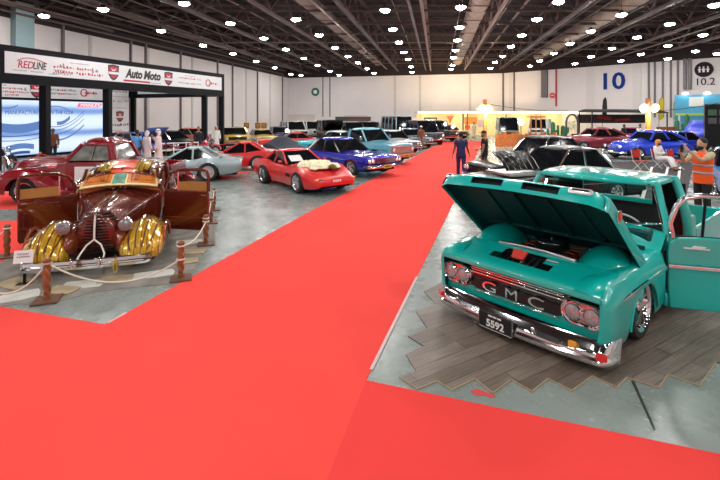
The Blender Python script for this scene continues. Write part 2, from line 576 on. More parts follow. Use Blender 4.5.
# ------------------------------------------------------------ lamps under the roof
M_LAMP = mat('lamp_glow', (1, .98, .95), emit=LAMP_E, var=.01, ecol=(1, .97, .94))
M_HOUSE = mat('lamp_housing', (.03, .03, .03), rough=.6)
LAMPS = [(44,15.5),(103,9),(161,30.5),(203,45),(230.5,23),(233,53.5),(256,61),(264,38),(274.6,67.5),(286,49),(296,19),(304,58),(317.6,65),(319,35),(330,71),(335,47.5),(339,75),(348,56),(358,62.5),(367,68.5),(374,73),(385,10),(393,29),(399,42),(404,52),(408,59),(411,66.5),(412,72),(184,3),(291,74),(301,75),
 (460.6,7),(459.5,27),(457.5,40),(455.5,50),(453.6,57.5),(452.5,65),(451,69),(537,19),(521.7,35),(511,46),(502.6,56),(495,62),(490.5,68),(621.6,14.4),(591,31),(570,43.5),(554,53),(539.6,60.7),(530,65.7),(669.5,23.7),(637,37),(612,48),(591,56.4),(575,63.4),(714.6,4.7),(703,34.6),(668,45.5),(641,54),(621,60.7),(695.5,51),(668,58.5),(717,53.5),(558.6,1.5)]
ZL = 7.8
lamp0 = None
for i, (px, py) in enumerate(LAMPS):
    p = G(px, py, ZL)
    lab = 'round white high-bay lamp glowing under the dark roof steel'
    if lamp0 is None:
        lamp0 = thing('ceiling_lamp', lab, 'lamp', p, 0, 'high-bay lamps under the roof')
        mb = MB(); mb.lathe([(.25, .0), (.26, .015), (.22, .05), (.12, .09), (.07, .22), (.02, .24)], n=20)
        h = mb.build('housing', M_HOUSE, lamp0)
        mb = MB(); mb.tube([(0, 0, .22), (0, 0, .8)], .012, 6); mb.build('hanger', M_HOUSE, h)
        mb = MB(); mb.lathe([(.25, .01), (.24, -.05), (.19, -.09), (.10, -.12), (.01, -.13)], n=20)
        mb.build('diffuser', M_LAMP, lamp0)
    else:
        dup(lamp0, p)
# the same lamps overhead and behind the camera, outside the frame
ld = bpy.data.lights.new('overhead_lamp', 'AREA'); ld.shape = 'DISK'; ld.size = .6; ld.energy = LAMP_W; ld.color = (1, .97, .94)
for iy in range(7):
    for ix in range(11):
        y = -12 + 5.2 * iy
        p = Vector((-24 + 6.2 * ix + (3.1 if iy % 2 else 0), y, ZL))
        if p.x < -27 + .24 * y + 2: continue
        lo = bpy.data.objects.new('overhead_lamp', ld); COL.objects.link(lo); lo.location = p

# ------------------------------------------------------------ wall details
def on_wall(a, b, px):
    d = b - a; k = (px - 360) / FOC
    s = (k * a.y - a.x) / (d.x - k * d.y)
    return a + d * s
def wall_frame(a, b):
    d = (b - a).normalized(); n = Vector((-d.y, d.x, 0))
    if (Vector((5, 20, 0)) - a).dot(n) < 0: n = -n
    return d, n
tn = 4
def strip(a, b, px, z0, z1, w, t, m):
    global tn
    p = on_wall(a, b, px); d, n = wall_frame(a, b)
    mb = MB()
    mb.prism([(-w / 2, z0), (w / 2, z0), (w / 2, z1), (-w / 2, z1)], p, d, (0, 0, 1), n * t)
    tag(mb.build('trim_%d' % tn, m, smooth=0), kind='structure'); tn += 1
for px in (90, 148, 192, 246, 270, 292): strip(WL0, WL1, px, 0, 8, .25, .05, M_SEAM)
for px in (62, 130, 145, 180, 217, 232, 257, 282): strip(WL0, WL1, px, 0, 8.4, .15, .15, M_PIPE)
strip(WL0, WL1, 20, 0, 9, 1.1, .4, mat('column_teal', (.30, .42, .44), rough=.6))
for px in (395, 420, 470): strip(WL1, WB1, px, 0, 8, .3, .06, M_SEAM)
for px in (323, 330): strip(WL1, WB1, px, 2.2, 8, .12, .12, M_PIPE)
for px in (512, 590, 637): strip(WB1, WR1, px, 0, 8, .8, .06, mat('wall_pilaster', (.70, .64, .62), rough=.7))
for px in (503.5, 514.5, 649, 655, 663, 671, 678): strip(WB1, WR1, px, 2.2, 8, .17, .16, M_PIPE)
strip(WB1, WR1, 545, 4.6, 8, .75, .3, M_PIPE)
for px in (685, 690): strip(WB1, WR1, px, 5.0, 8.1, .28, .25, M_PIPE)
strip(WB1, WR1, 556.5, 3.5, 8, .16, .16, mat('red_pipe', (.45, .03, .02), rough=.4))
def wall_point(a, b, px, py, off=.1):
    p = on_wall(a, b, px); d, n = wall_frame(a, b)
    z = EYE - (py - HZ) / FOC * p.y
    return p + n * off + Vector((0, 0, z)), d, n, p.y / FOC      # point, along, normal, metres per pixel
# hall number 10
M_BLUE = mat('sign_blue', S(8, 50, 128), rough=.5, spec=.15)
p, d, n, k = wall_point(WB1, WR1, 612, 82, .06)
t = place_text(text_mb('10', 1.0, extrude=.02, bold=.022), p, d, (0, 0, 1), 24 * k * 1.0, 24 * k * .95)
tag(t.build('hall_number', M_BLUE, smooth=0), 'large blue number 10 on the white wall', 'sign')
p, d, n, k = wall_point(WB1, WR1, 705, 82, .06)
t = place_text(text_mb('10.2', 1.0, extrude=.02, bold=.006), p, d, (0, 0, 1), 9.6 * k, 10 * k)
tag(t.build('hall_number', mat('sign_ink', (.02, .014, .017), rough=.5, spec=.1), smooth=0), 'dark number 10.2 on the wall below the round sign', 'sign')
p, d, n, k = wall_point(WB1, WR1, 704, 69.5, .06)
mb = MB(); mb.lathe([(7.6 * k, 0), (7.6 * k, .05)], p, n, 40)
o = tag(mb.build('washroom_sign', mat('sign_maroon', (.03, .012, .017), rough=.5, spec=.1), smooth=30), 'round dark sign with white figures on the wall', 'sign')
mb = MB()
for q, dx in enumerate((-3.4, -.2, 3.2)):
    c = p + d * dx * k + n * .07
    mb.ell(c + Vector((0, 0, 2.3 * k)), (.75 * k, .75 * k, .75 * k), 10, 6)
    mb.bar(c + Vector((0, 0, 1.2 * k)), c + Vector((0, 0, -2.8 * k)), 1.5 * k if q != 1 else 2.0 * k, .03, up=n)
    mb.bar(c + d * -1.4 * k, c + d * 1.4 * k, .03, .7 * k)
mb.build('pictogram', LETTER, o)
p, d, n, k = wall_point(WB1, WR1, 553.5, 95.5, .3)
mb = MB(); mb.lathe([(2.8 * k, 0), (2.8 * k, .05)], p, n, 24)
o = tag(mb.build('round_wall_sign', mat('sign_red', (.6, .05, .03), rough=.4)), 'small round red sign beside the red wall pipe', 'sign')
mb = MB(); mb.bar(p + n * .06 + d * (-1.5 * k), p + n * .06 + d * 1.5 * k, .02, .9 * k); mb.build('sign_mark', mat('sign_cream', (.7, .5, .3)), o)
# round green sign on the left part of the back wall
p, d, n, k = wall_point(WL1, WB1, 316, 92, .25)
mb = MB(); mb.lathe([(4.2 * k, 0), (4.2 * k, .06)], p, n, 24)
o = tag(mb.build('round_wall_sign', mat('sign_green', (.02, .14, .10), rough=.4)), 'round dark green sign hanging high at the far corner of the hall', 'sign')
mb = MB(); mb.lathe([(2.0 * k, .07), (2.0 * k, .09)], p, n, 16); mb.build('sign_mark', LETTER, o)
# ------------------------------------------------------------ red carpet
def carpet_material():
    m = mat('carpet_red', CARPET, rough=.95, var=.05, scale=.8, bump=.25, bscale=260)
    m.node_tree.nodes['Principled BSDF'].inputs['Specular IOR Level'].default_value = .08
    return m
M_CARPET = carpet_material()
def flat(name, pts, z0, z1, m, label=None, cat=None, group=None, kind=None, smooth=0):
    mb = MB(); mb.prism([(p[0], p[1]) for p in pts], (0, 0, z0), (1, 0, 0), (0, 1, 0), (0, 0, z1 - z0))
    return tag(mb.build(name, m, smooth=smooth), label, cat, group, kind)
A = G(105, 325); A2 = G(0, 307); B = G(366, 381); B2 = G(720, 455)
aL = [A, G(210, 267), G(300, 217), G(390, 170), G(444, 141)]
aR = [G(483, 141), G(455, 200), B]
d1 = (A2 - A).normalized(); d2 = (B2 - B).normalized()
M_EDGE = mat('carpet_tape', (.62, .45, .43), rough=.5)
cp = aL + aR + [B + d2 * 9, B + d2 * 9 + Vector((-2, -9, 0)), A + d1 * 12 + Vector((-2, -9, 0)), A + d1 * 12]
SB0, SB1 = G(348, 396), G(316, 482)
cp = aL + aR + [SB1 + (SB1 - SB0) * 2, A + d1 * 12 + Vector((-2, -9, 0)), A + d1 * 12]
carpet = flat('red_carpet', cp, .0005, .008, M_CARPET, 'wide bright red carpet running up the aisle and out to the front left', 'carpet')
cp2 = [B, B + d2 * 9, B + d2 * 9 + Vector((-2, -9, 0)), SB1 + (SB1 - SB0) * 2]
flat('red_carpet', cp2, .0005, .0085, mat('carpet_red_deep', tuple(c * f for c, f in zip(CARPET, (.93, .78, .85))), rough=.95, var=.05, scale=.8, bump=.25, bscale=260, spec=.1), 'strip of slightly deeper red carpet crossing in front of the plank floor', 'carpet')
for a, b, nm in ((aL[0], aL[1], 'tape'), (aR[2], aR[1], 'tape')):
    mb = MB()
    d = (b - a); n = Vector((-d.y, d.x, 0)).normalized() * (.02 if nm else 0)
    mb.bar(a + d * .02 + Vector((0, 0, .009)), a + d * (.16 if a is A or a == aL[0] else .30) + Vector((0, 0, .009)), .035, .002)
    mb.build('edge_tape', M_EDGE, carpet)
# carpet under the red pickup and crossing towards the left
flat('red_carpet', [G(-160, 216), G(0, 221), G(45, 221), G(30, 250), G(0, 262), G(-160, 268)], .0006, .007, M_CARPET, 'strip of red carpet on the floor left of the brown car', 'carpet')
flat('red_carpet', [G(-120, 192), G(60, 193), G(160, 190), G(160, 200), G(12, 209), G(-120, 210)], .0006, .007, M_CARPET, 'red carpet under the front wheel of the red pickup', 'carpet')
flat('red_carpet', [G(186, 175), G(270, 170), G(255, 172), G(205, 177)], .0006, .007, M_CARPET, 'thin red carpet edge behind the silver sports car', 'carpet')

# ------------------------------------------------------------ plank display floor under the teal truck
def plank_material():
    m = bpy.data.materials.new('grey_oak_planks'); m.use_nodes = True
    nt = m.node_tree; b = nt.nodes['Principled BSDF']
    tc = nt.nodes.new('ShaderNodeTexCoord'); mp = nt.nodes.new('ShaderNodeMapping')
    mp.inputs['Rotation'].default_value = (0, 0, math.radians(-31))
    nt.links.new(tc.outputs['Object'], mp.inputs[0])
    br = nt.nodes.new('ShaderNodeTexBrick')
    br.inputs['Scale'].default_value = 1; br.inputs['Brick Width'].default_value = 1.25; br.inputs['Row Height'].default_value = .165
    br.inputs['Mortar Size'].default_value = .004; br.inputs['Mortar Smooth'].default_value = .2
    br.inputs['Color1'].default_value = (.100, .074, .056, 1); br.inputs['Color2'].default_value = (.185, .145, .115, 1)
    br.inputs['Mortar'].default_value = (.035, .028, .024, 1); br.offset = .37; br.offset_frequency = 2
    nt.links.new(mp.outputs[0], br.inputs['Vector'])
    mp2 = nt.nodes.new('ShaderNodeMapping'); mp2.inputs['Scale'].default_value = (1.6, 26, 1)
    nt.links.new(mp.outputs[0], mp2.inputs[0])
    n = nt.nodes.new('ShaderNodeTexNoise'); n.inputs['Scale'].default_value = 2.0; n.inputs['Detail'].default_value = 7; n.inputs['Distortion'].default_value = .7
    nt.links.new(mp2.outputs[0], n.inputs['Vector'])
    mr = nt.nodes.new('ShaderNodeMapRange'); mr.inputs[1].default_value = .25; mr.inputs[2].default_value = .75; mr.inputs[3].default_value = .62; mr.inputs[4].default_value = 1.4
    nt.links.new(n.outputs['Fac'], mr.inputs[0])
    mx = nt.nodes.new('ShaderNodeMix'); mx.data_type = 'RGBA'; mx.blend_type = 'MULTIPLY'; mx.inputs[0].default_value = 1
    nt.links.new(br.outputs['Color'], mx.inputs[6]); nt.links.new(mr.outputs[0], mx.inputs[7])
    nt.links.new(mx.outputs[2], b.inputs['Base Color'])
    b.inputs['Roughness'].default_value = .42
    return m
zig = [(399.6,378),(417.6,389.7),(437,382),(452,391),(474.6,379.5),(493,394),(511,380.5),(532,392.5),(548,379.5),(572,391.5),(592,377),(617,388),(627,378.5),(659,388.5),(668,375.5),(700,386.5),(716,363),(760,372)]
left = [(416,372),(406,355.4),(424,347),(408,337),(427,329),(416,312),(436,305),(424,292),(440,284)]
pts = [G(*p) for p in zig]
far = [pts[-1] + Vector((3.2, 2.6, 0)), pts[-1] + Vector((.6, 5.4, 0)), G(520, 216), G(448, 268)]
pl = pts + far + [G(*p) for p in reversed(left)]
planks = flat('plank_floor', pl, .001, .012, plank_material(), 'grey wooden plank flooring with a zigzag edge under the teal truck', 'display floor')
mb = MB()
ed = pts[:-1]
for a, b in zip(ed, ed[1:]):
    mb.bar(a + Vector((0, 0, .007)), b + Vector((0, 0, .007)), .008, .013)
mb.build('edge_trim', mat('plank_edge', (.36, .28, .18), rough=.6), planks)
# scrap of red tape on the bare concrete
flat('tape_scrap', [G(470, 391), G(478, 389), G(496, 396), G(492, 398), G(484, 395.5), G(476, 396)], .001, .003, mat('tape_red', (.6, .06, .06), rough=.6), 'scrap of red tape on the concrete in front of the plank floor', 'tape')
flat('floor_joint', [G(631, 381), G(634, 380.5), G(656, 430), G(654, 431)], .0005, .0015, mat('joint_black', (.02, .02, .02), rough=.9), 'black expansion joint in the bare concrete near the carpet edge', 'floor joint')

# ------------------------------------------------------------ cloth and slabs under the brown car
M_CLOTH = mat('ground_cloth', (.22, .20, .175), rough=.9, var=.35, scale=3.2, bump=.8, bscale=11)
cl = [G(-70, 309), G(0, 307), G(20, 304), G(48, 306), G(62, 301), G(95, 292), G(140, 287), G(178, 284), G(194, 270), G(203, 250), G(216, 244), G(214, 222), G(206, 205), G(196, 196), G(120, 200), G(0, 232), G(-70, 250)]
flat('ground_cloth', cl, .0008, .005, M_CLOTH, 'rumpled grey-brown cloth spread on the floor under the brown vintage car', 'ground cloth')
M_SLW = mat('slab_white', (.52, .51, .46), rough=.8, var=.12, scale=5, bump=.4, bscale=30)
M_SLB = mat('slab_tan', (.36, .28, .17), rough=.85, var=.2, scale=5, bump=.5, bscale=30)
SLABS = [((83, 285), (.52, .30), 12, 0, 'white flat slab on the cloth in front of the brown car'),
 ((120, 279.5), (.55, .30), 12, 1, 'tan flat slab on the cloth below the front bumper of the brown car'),
 ((154, 275), (.55, .28), 20, 0, 'white flat slab on the cloth nearest the rope post at the corner'),
 ((17, 284), (.50, .34), -25, 1, 'tan flat slab on the cloth left of the front rope post'),
 ((20, 297), (.42, .32), 35, 0, 'pale slab at the very edge of the cloth by the red carpet'),
 ((62, 291), (.40, .26), -10, 1, 'tan slab just behind the front rope post'),
 ((187, 262), (.34, .26), 25, 1, 'tan slab beside the rope post at the cloth corner'),
 ((193, 252.5), (.42, .25), 5, 1, 'tan slab on the cloth between two rope posts on the right side'),
 ((189, 243), (.45, .25), 15, 0, 'pale slab under the open right-hand door of the brown car'),
 ((40, 271), (.5, .25), -20, 1, 'tan slab under the front bumper of the brown car')]
for (px, py), (sx, sy), a, kind, lab in SLABS:
    mb = MB()
    q = [(-.5, -.5), (.12, -.54), (.5, -.46), (.53, .1), (.47, .5), (-.1, .52), (-.52, .46)]
    mb.prism([(x * sx, y * sy) for x, y in q], (0, 0, .004), (1, 0, 0), (0, 1, 0), (0, 0, .010 + .0016 * SLABS.index(((px, py), (sx, sy), a, kind, lab))))
    tag(mb.build('stone_slab', M_SLB if kind else M_SLW, smooth=0, loc=(G(px, py).x, G(px, py).y, 0), rotz=math.radians(a)), lab, 'slab', 'slabs on the ground cloth')

# ------------------------------------------------------------ turned rope posts
M_TWIST = mat('turned_wood', (.24, .075, .022), rough=.3, coat=.5, var=.25, scale=14)
M_WOODD = mat('dark_wood_base', (.12, .05, .022), rough=.5, var=.2)
M_ROPE = mat('white_rope', (.72, .68, .58), rough=.8)
posts = [((47, 301), 'twisted wooden rope post standing in front of the brown car'),
         ((181, 279), 'twisted wooden rope post at the corner of the ground cloth nearest the aisle'),
         ((206, 244.5), 'twisted wooden rope post beside the open right-hand car door'),
         ((211, 223), 'twisted wooden rope post second behind the open right-hand door'),
         ((214, 210), 'twisted wooden rope post farthest back along the right side'),
         ((7, 257), 'twisted wooden rope post left of the open left-hand car door')]
post0 = None; PTS = []
for (px, py), lab in posts:
    p = G(px, py); p.z = .004
    PTS.append(p)
    if post0 is None:
        post0 = thing('rope_post', lab, 'rope post', p, math.radians(20), 'twisted wooden rope posts')
        mb = MB(); mb.box((0, 0, .012), (.30, .30, .024)); mb.build('base', M_WOODD, post0, bevel=.005, smooth=0)
        rows = []
        for i in range(40):
            z = .02 + .49 * i / 39
            t = i / 39
            r0 = .042 if t < .12 else (.034 + .012 * math.sin((t - .12) / .88 * PI))
            if t > .9: r0 = .036
            row = []
            for j in range(24):
                a = 2 * PI * j / 24
                tw = 0 if (t < .12 or t > .9) else .009 * math.cos(3 * (a + 7.5 * t))
                row.append(((r0 + tw) * math.cos(a), (r0 + tw) * math.sin(a), z))
            rows.append(row)
        mb = MB(); mb.grid(rows, closed=True)
        mb.lathe([(.04, .50), (.052, .515), (.05, .54), (.03, .56), (.004, .565)], n=20)
        mb.build('shaft', M_TWIST, post0)
    else:
        dup(post0, p, math.radians(20), lab)
def rope(a, b, sag, lab, za=.50, zb=.50, r=.012):
    pts = []
    for i in range(21):
        t = i / 20
        p = a.lerp(b, t); p.z = za + (zb - za) * t - sag * 4 * t * (1 - t)
        pts.append(p)
    mb = MB(); mb.tube(pts, r, 8)
    for p, z in ((a, za), (b, zb)):
        mb.tube([(p.x + .052 * math.cos(2 * PI * k / 16), p.y + .052 * math.sin(2 * PI * k / 16), z) for k in range(16)], r, 6, closed=True)
    return tag(mb.build('barrier_rope', M_ROPE), lab, 'rope')
rope(PTS[0], PTS[1], .30, 'white rope slung low in front of the brown car between two posts', zb=.30)
rope(PTS[1], PTS[2], .12, 'white rope from the corner post back to the post by the open door', zb=.44)
rope(PTS[2], PTS[3], .10, 'white rope between the two posts behind the open right-hand door')
rope(PTS[3], PTS[4], .08, 'white rope between the two farthest posts on the right side')
rope(PTS[0], Vector((-4.9, 5.5, 0)), .28, 'white rope running from the front post out to the left', zb=.36)
rope(PTS[5], Vector((-6.9, 6.8, 0)), .25, 'white rope hanging from the left post by the open door', zb=.30)

# ------------------------------------------------------------ exhibition stand on the left
M_FRAME = mat('stand_black', (.008, .008, .011), rough=.5, spec=.12)
M_PANEL = mat('stand_white', (.80, .80, .82), rough=.45, var=.02)
M_SRED = mat('logo_red', (.55, .02, .05), rough=.4)
M_SINK = mat('logo_ink', (.02, .02, .025), rough=.4)
M_SGREY = mat('logo_grey', (.30, .30, .32), rough=.4)
SA = Vector((-14.10, 16.74, 0)); E = Vector((4.7, 12.4, 0)).normalized(); EL = 13.45
SN = Vector((E.y, -E.x, 0))          # towards the aisle
SB = SA + E * EL
DEP = 8.0
stand = thing('exhibition_stand', 'large open exhibition stand with black frame and white sponsor fascia', 'exhibition stand', SA)
ISA = Matrix.Translation(-SA)
def sbuild(mb, name, m, parent=None, **k):
    for i, v in enumerate(mb.v): mb.v[i] = v - SA
    return mb.build(name, m, parent or stand, **k)
Z = Vector((0, 0, 1))
# front fascia: black box with a white printed panel
mb = MB(); mb.bar(SA + Z * 4.45, SB + Z * 4.45, .35, 1.5); front = sbuild(mb, 'fascia_frame', M_FRAME, smooth=0)
mb = MB(); mb.prism([(.22, 4.1), (EL - .3, 4.1), (EL - .3, 4.95), (.22, 4.95)], SA + SN * .176, E, Z, SN * .02); sbuild(mb, 'fascia_panel', M_PANEL, smooth=0)
# side and back fascia
for a, b, nm in ((SB, SB - SN * DEP, 1), (SB - SN * DEP, SA - SN * DEP, 2), (SA - SN * DEP, SA, 3)):
    mb = MB(); mb.bar(a + Z * 4.45, b + Z * 4.45, .30, 1.5); sbuild(mb, 'fascia_frame', M_FRAME, smooth=0)
d = -SN
mb = MB(); mb.prism([(.3, 3.98), (DEP - .6, 3.98), (DEP - .6, 4.75), (.3, 4.75)], SB - E * .152, d, Z, -E * .02); sbuild(mb, 'fascia_panel', M_PANEL, smooth=0)
def pos_px(px, a=SA, e=E):
    k = (px - 360) / FOC
    return (k * a.y - a.x) / (e.x - k * e.y)
for px in (45, 107.5, 204.5, 221.5):
    s = pos_px(px); p = SA + E * s
    mb = MB(); mb.bar(p, p + Z * 3.75, .30, .30); sbuild(mb, 'post', M_FRAME, smooth=0)
for p in (SA, SA - SN * DEP, SB - SN * DEP):
    mb = MB(); mb.bar(p, p + Z * 3.75, .28, .28); sbuild(mb, 'post', M_FRAME, smooth=0)
# screen wall at the back
BK = SA - SN * (DEP - .3)
def screen_material():
    m = bpy.data.materials.new('led_screen'); m.use_nodes = True
    nt = m.node_tree; b = nt.nodes['Principled BSDF']
    tc = nt.nodes.new('ShaderNodeTexCoord')
    n = nt.nodes.new('ShaderNodeTexWave'); n.wave_type = 'BANDS'; n.bands_direction = 'Z'
    n.inputs['Scale'].default_value = .22; n.inputs['Distortion'].default_value = 2.6; n.inputs['Detail'].default_value = 1.5; n.inputs['Detail Scale'].default_value = .5
    nt.links.new(tc.outputs['Object'], n.inputs['Vector'])
    r = nt.nodes.new('ShaderNodeValToRGB')
    e = r.color_ramp.elements
    e[0].position = 0; e[0].color = S(110, 145, 205) + (1,)
    e[1].position = .35; e[1].color = S(196, 216, 244) + (1,)
    x = r.color_ramp.elements.new(.8); x.color = S(212, 226, 250) + (1,)
    nt.links.new(n.outputs['Fac'], r.inputs['Fac'])
    b.inputs['Base Color'].default_value = (.02, .02, .02, 1)
    nt.links.new(r.outputs['Color'], b.inputs['Emission Color'])
    b.inputs['Emission Strength'].default_value = 1.0
    b.inputs['Roughness'].default_value = .3
    return m
M_SCR = screen_material()
s0, s1 = -1.2, pos_px(107, BK)
mb = MB(); mb.prism([(s0, 0), (s1, 0), (s1, 4.6), (s0, 4.6)], BK - SN * .25, E, Z, SN * .2); sbuild(mb, 'back_wall', M_FRAME, smooth=0)
sm = pos_px(45, BK)
for a, b in ((s0 + .1, sm - .12), (sm + .12, s1 - .1)):
    mb = MB(); mb.prism([(a, .15), (b, .15), (b, 3.3), (a, 3.3)], BK - SN * .04, E, Z, SN * .03); sc = sbuild(mb, 'led_screen', M_SCR, smooth=0)
    mb = MB(); mb.prism([(a, 3.45), (b, 3.45), (b, 4.35), (a, 4.35)], BK - SN * .04, E, Z, SN * .03); sbuild(mb, 'banner_panel', M_PANEL, smooth=0)
# picture on the screens: swooping chrome-blue rings and the slogan
M_SW1 = mat('screen_blue', (.0, .0, .0), emit=1.0, ecol=S(84, 118, 176), var=0)
M_SW2 = mat('screen_navy', (.0, .0, .0), emit=1.0, ecol=S(48, 70, 128), var=0)
M_SW3 = mat('screen_pink', (.0, .0, .0), emit=1.0, ecol=S(240, 105, 140), var=0)
M_SW4 = mat('screen_white', (.0, .0, .0), emit=1.1, ecol=(1, 1, 1), var=0)
def screen_strip(pxa, pxb, za, zb, h, bend, m, off=.004, n=14):
    """curved band on the screen wall between two pixels columns"""
    sa, sb = pos_px(pxa, BK), pos_px(pxb, BK)
    top, bot = [], []
    for i in range(n + 1):
        t = i / n
        z = za + (zb - za) * t ** 1.8 + bend * math.sin(PI * t)
        top.append((sa + (sb - sa) * t, z + h / 2)); bot.append((sa + (sb - sa) * t, z - h / 2))
    mb = MB(); mb.prism(bot + top[::-1], BK - SN * .01 + SN * off, E, Z, SN * .004)
    return sbuild(mb, 'screen_graphic', m, smooth=0)
for (a, b, za, zb, h, bend, m, off) in ((2, 40, 1.75, 1.85, .50, -.1, M_SW1, .002), (2, 40, 1.28, 1.36, .05, -.05, M_SW2, .006), (2, 40, 1.02, 1.12, .05, -.05, M_SW1, .006),
      (6, 34, .55, .6, .30, .12, M_SW1, .004), (10, 30, .25, .3, .16, .05, M_SW2, .007),
      (50, 84, 1.75, 2.7, .04, -.12, M_SW2, .006), (50, 84, 1.55, 2.5, .05, -.12, M_SW1, .006), (50, 84, 1.30, 2.2, .04, -.12, M_SW2, .006), (50, 84, .95, 1.8, .10, -.15, M_SW1, .004),
      (50, 72, 2.95, 2.6, .06, .1, M_SW1, .004), (57, 70, 1.95, 2.3, .22, -.05, M_SW1, .003), (2, 18, 2.85, 3.0, .07, -.04, M_SW1, .004)):
    screen_strip(a, b, za, zb, h, bend, m, off)
t = text_mb('MANUFACTURED', 1, extrude=.003)
def on_back(px, z, body, wpx, h, m, off=.012, name='lettering', shear=0, bold=0):
    s = pos_px(px, BK); p = BK + E * s + SN * off + Z * z
    t = text_mb(body, 1, extrude=.003, shear=shear, bold=bold)
    w = max(v.x for v in t.v) - min(v.x for v in t.v)
    W_ = abs(pos_px(px + wpx / 2, BK) - pos_px(px - wpx / 2, BK))
    q = place_text(t, p, E, Z, W_ / w, h)
    return sbuild(q, name, m, smooth=0)
on_back(24, 2.58, 'MANUFACTURED', 36, .34, M_SW2)
on_back(61.5, 2.60, 'IN THE U.S.A', 24, .32, M_SW2)
sa, sb = pos_px(77, BK), pos_px(103, BK)
mb = MB(); mb.prism([(sa, 2.95), (sb - .35, 2.95), (sb, 3.22), (sa + .1, 3.22)], BK + SN * .004, E, Z, SN * .004); sbuild(mb, 'screen_graphic', M_SW3, smooth=0)
on_back(90, 3.08, 'MANLEY', 20, .26, M_SW4, off=.016, shear=.2)

# printed marks on the fascia and banners
def shield(o, u, w, k, parent=None):
    """red and black crest badge"""
    mb = MB(); mb.prism([(-.5 * k, .55 * k), (0, .62 * k), (.5 * k, .55 * k), (.45 * k, -.2 * k), (.25 * k, -.5 * k), (0, -.65 * k), (-.25 * k, -.5 * k), (-.45 * k, -.2 * k)], o, u, Z, w * .006)
    s = sbuild(mb, 'crest', M_SINK, smooth=0)
    mb = MB(); mb.prism([(-.38 * k, .42 * k), (0, .48 * k), (.38 * k, .42 * k), (.36 * k, .05 * k), (-.36 * k, .05 * k)], o + w * .006, u, Z, w * .006)
    mb.prism([(-.3 * k, -.22 * k), (.3 * k, -.22 * k), (.18 * k, -.4 * k), (0, -.5 * k), (-.18 * k, -.4 * k)], o + w * .006, u, Z, w * .006)
    c = sbuild(mb, 'crest_field', M_SRED, smooth=0)
    mb = MB(); mb.prism([(-.44 * k, .03 * k), (.44 * k, .03 * k), (.44 * k, -.16 * k), (-.44 * k, -.16 * k)], o + w * .006, u, Z, w * .009)
    mb.prism([(-.22 * k, .30 * k), (0, .2 * k), (.22 * k, .30 * k), (.1 * k, .12 * k), (-.1 * k, .12 * k)], o + w * .012, u, Z, w * .005)
    sbuild(mb, 'crest_band', M_PANEL, smooth=0)
def dashes(o, u, w, rows, m, k=1.0):
    """tiny unreadable sponsor marks: rows of (x, z, width, height)"""
    mb = MB(); rr0 = random.Random(len(rows) * 31 + int(abs(o.x) * 100))
    for x, z, a, h in rows:
        p = x - a / 2
        while p < x + a / 2 - .02:
            w_ = min(rr0.uniform(.3, .9) * h * 1.1, x + a / 2 - p)
            hh = h * rr0.uniform(.45, .95); zz = z + rr0.uniform(-.15, .15) * h
            mb.prism([(p * k, (zz - hh / 2) * k), ((p + w_) * k, (zz - hh / 2) * k), ((p + w_ * .7) * k, (zz + hh / 2) * k), ((p + w_ * .2) * k, (zz + hh / 2) * k)], o, u, Z, w * .006)
            p += w_ + rr0.uniform(.15, .4) * h
    return sbuild(mb, 'sponsor_marks', m, smooth=0)
def ring_logo(o, u, w, k):
    mb = MB()
    n = 26
    pts = [o + u * (k * math.cos(2 * PI * i / n)) + Z * (k * math.sin(2 * PI * i / n)) + w * .005 for i in range(n)]
    mb.tube(pts, k * .16, 6, closed=True)
    mb.bar(o + u * k * .3 - Z * k * .5 + w * .006, o + u * k * .75 - Z * k * 1.05 + w * .006, k * .25, .01, up=w)
    sbuild(mb, 'ring_logo', M_SRED, smooth=0)
FO = SA + SN * .197
def fpos(px, z=0.0): return FO + E * pos_px(px, FO) + Z * z
def ftext(px, z, body, wpx, h, m, shear=0, bold=0, o=FO, e=E, w=SN):
    t = text_mb(body, 1, extrude=.004, shear=shear, bold=bold)
    wd = max(v.x for v in t.v) - min(v.x for v in t.v)
    W_ = abs(pos_px(px + wpx / 2, o, e) - pos_px(px - wpx / 2, o, e))
    return sbuild(place_text(t, o + e * pos_px(px, o, e) + w * .004 + Z * z, e, Z, W_ / wd, h), 'lettering', m, smooth=0)
ftext(25.5, 4.48, 'RED', 16, .42, M_SRED, shear=.2, bold=.01)
ftext(39.5, 4.48, 'LINE', 13.5, .42, M_SINK, shear=.2, bold=.01)
mb = MB()
p0, p1 = pos_px(17, FO), pos_px(47, FO)
mb.tube([FO + E * (p0 + (p1 - p0) * t) + Z * (4.62 + .16 * math.sin(PI * t ** .8)) + SN * .006 for t in [i / 16 for i in range(17)]], .016, 6)
sbuild(mb, 'car_outline', M_SRED, smooth=0)
dashes(fpos(33), E, SN, [(-.5, 4.24, .5, .05), (.15, 4.24, .5, .05), (.75, 4.2, .3, .07)], M_SGREY)
dashes(fpos(80.5), E, SN, [(-.75, 4.34, .8, .13), (.05, 4.34, .5, .13), (.75, 4.34, .8, .13)], M_SRED)
dashes(fpos(62), E, SN, [(0, 4.62, .22, .20), (-.1, 4.4, .5, .06), (0, 4.27, .8, .14)], M_SGREY)
dashes(fpos(79), E, SN, [(-.7, 4.55, .9, .14), (.3, 4.55, .8, .12)], M_SRED)
dashes(fpos(80), E, SN, [(0, 4.78, .9, .06)], M_SGREY)
dashes(fpos(96), E, SN, [(0, 4.56, .42, .26)], M_SGREY)
shield(fpos(113.5, 4.55), E, SN, .62); shield(fpos(168.5, 4.52), E, SN, .62)
ftext(134, 4.56, 'Auto', 17, .62, M_SINK, shear=.25, bold=.045)
ftext(152, 4.56, 'Moto', 17, .62, M_SINK, shear=.25, bold=.045)
mb = MB(); a, b = pos_px(123.5, FO), pos_px(150, FO)
mb.prism([(a, 4.16), (b, 4.16), (b, 4.25), (a, 4.25)], FO, E, Z, SN * .006); sbuild(mb, 'underline', M_SRED, smooth=0)
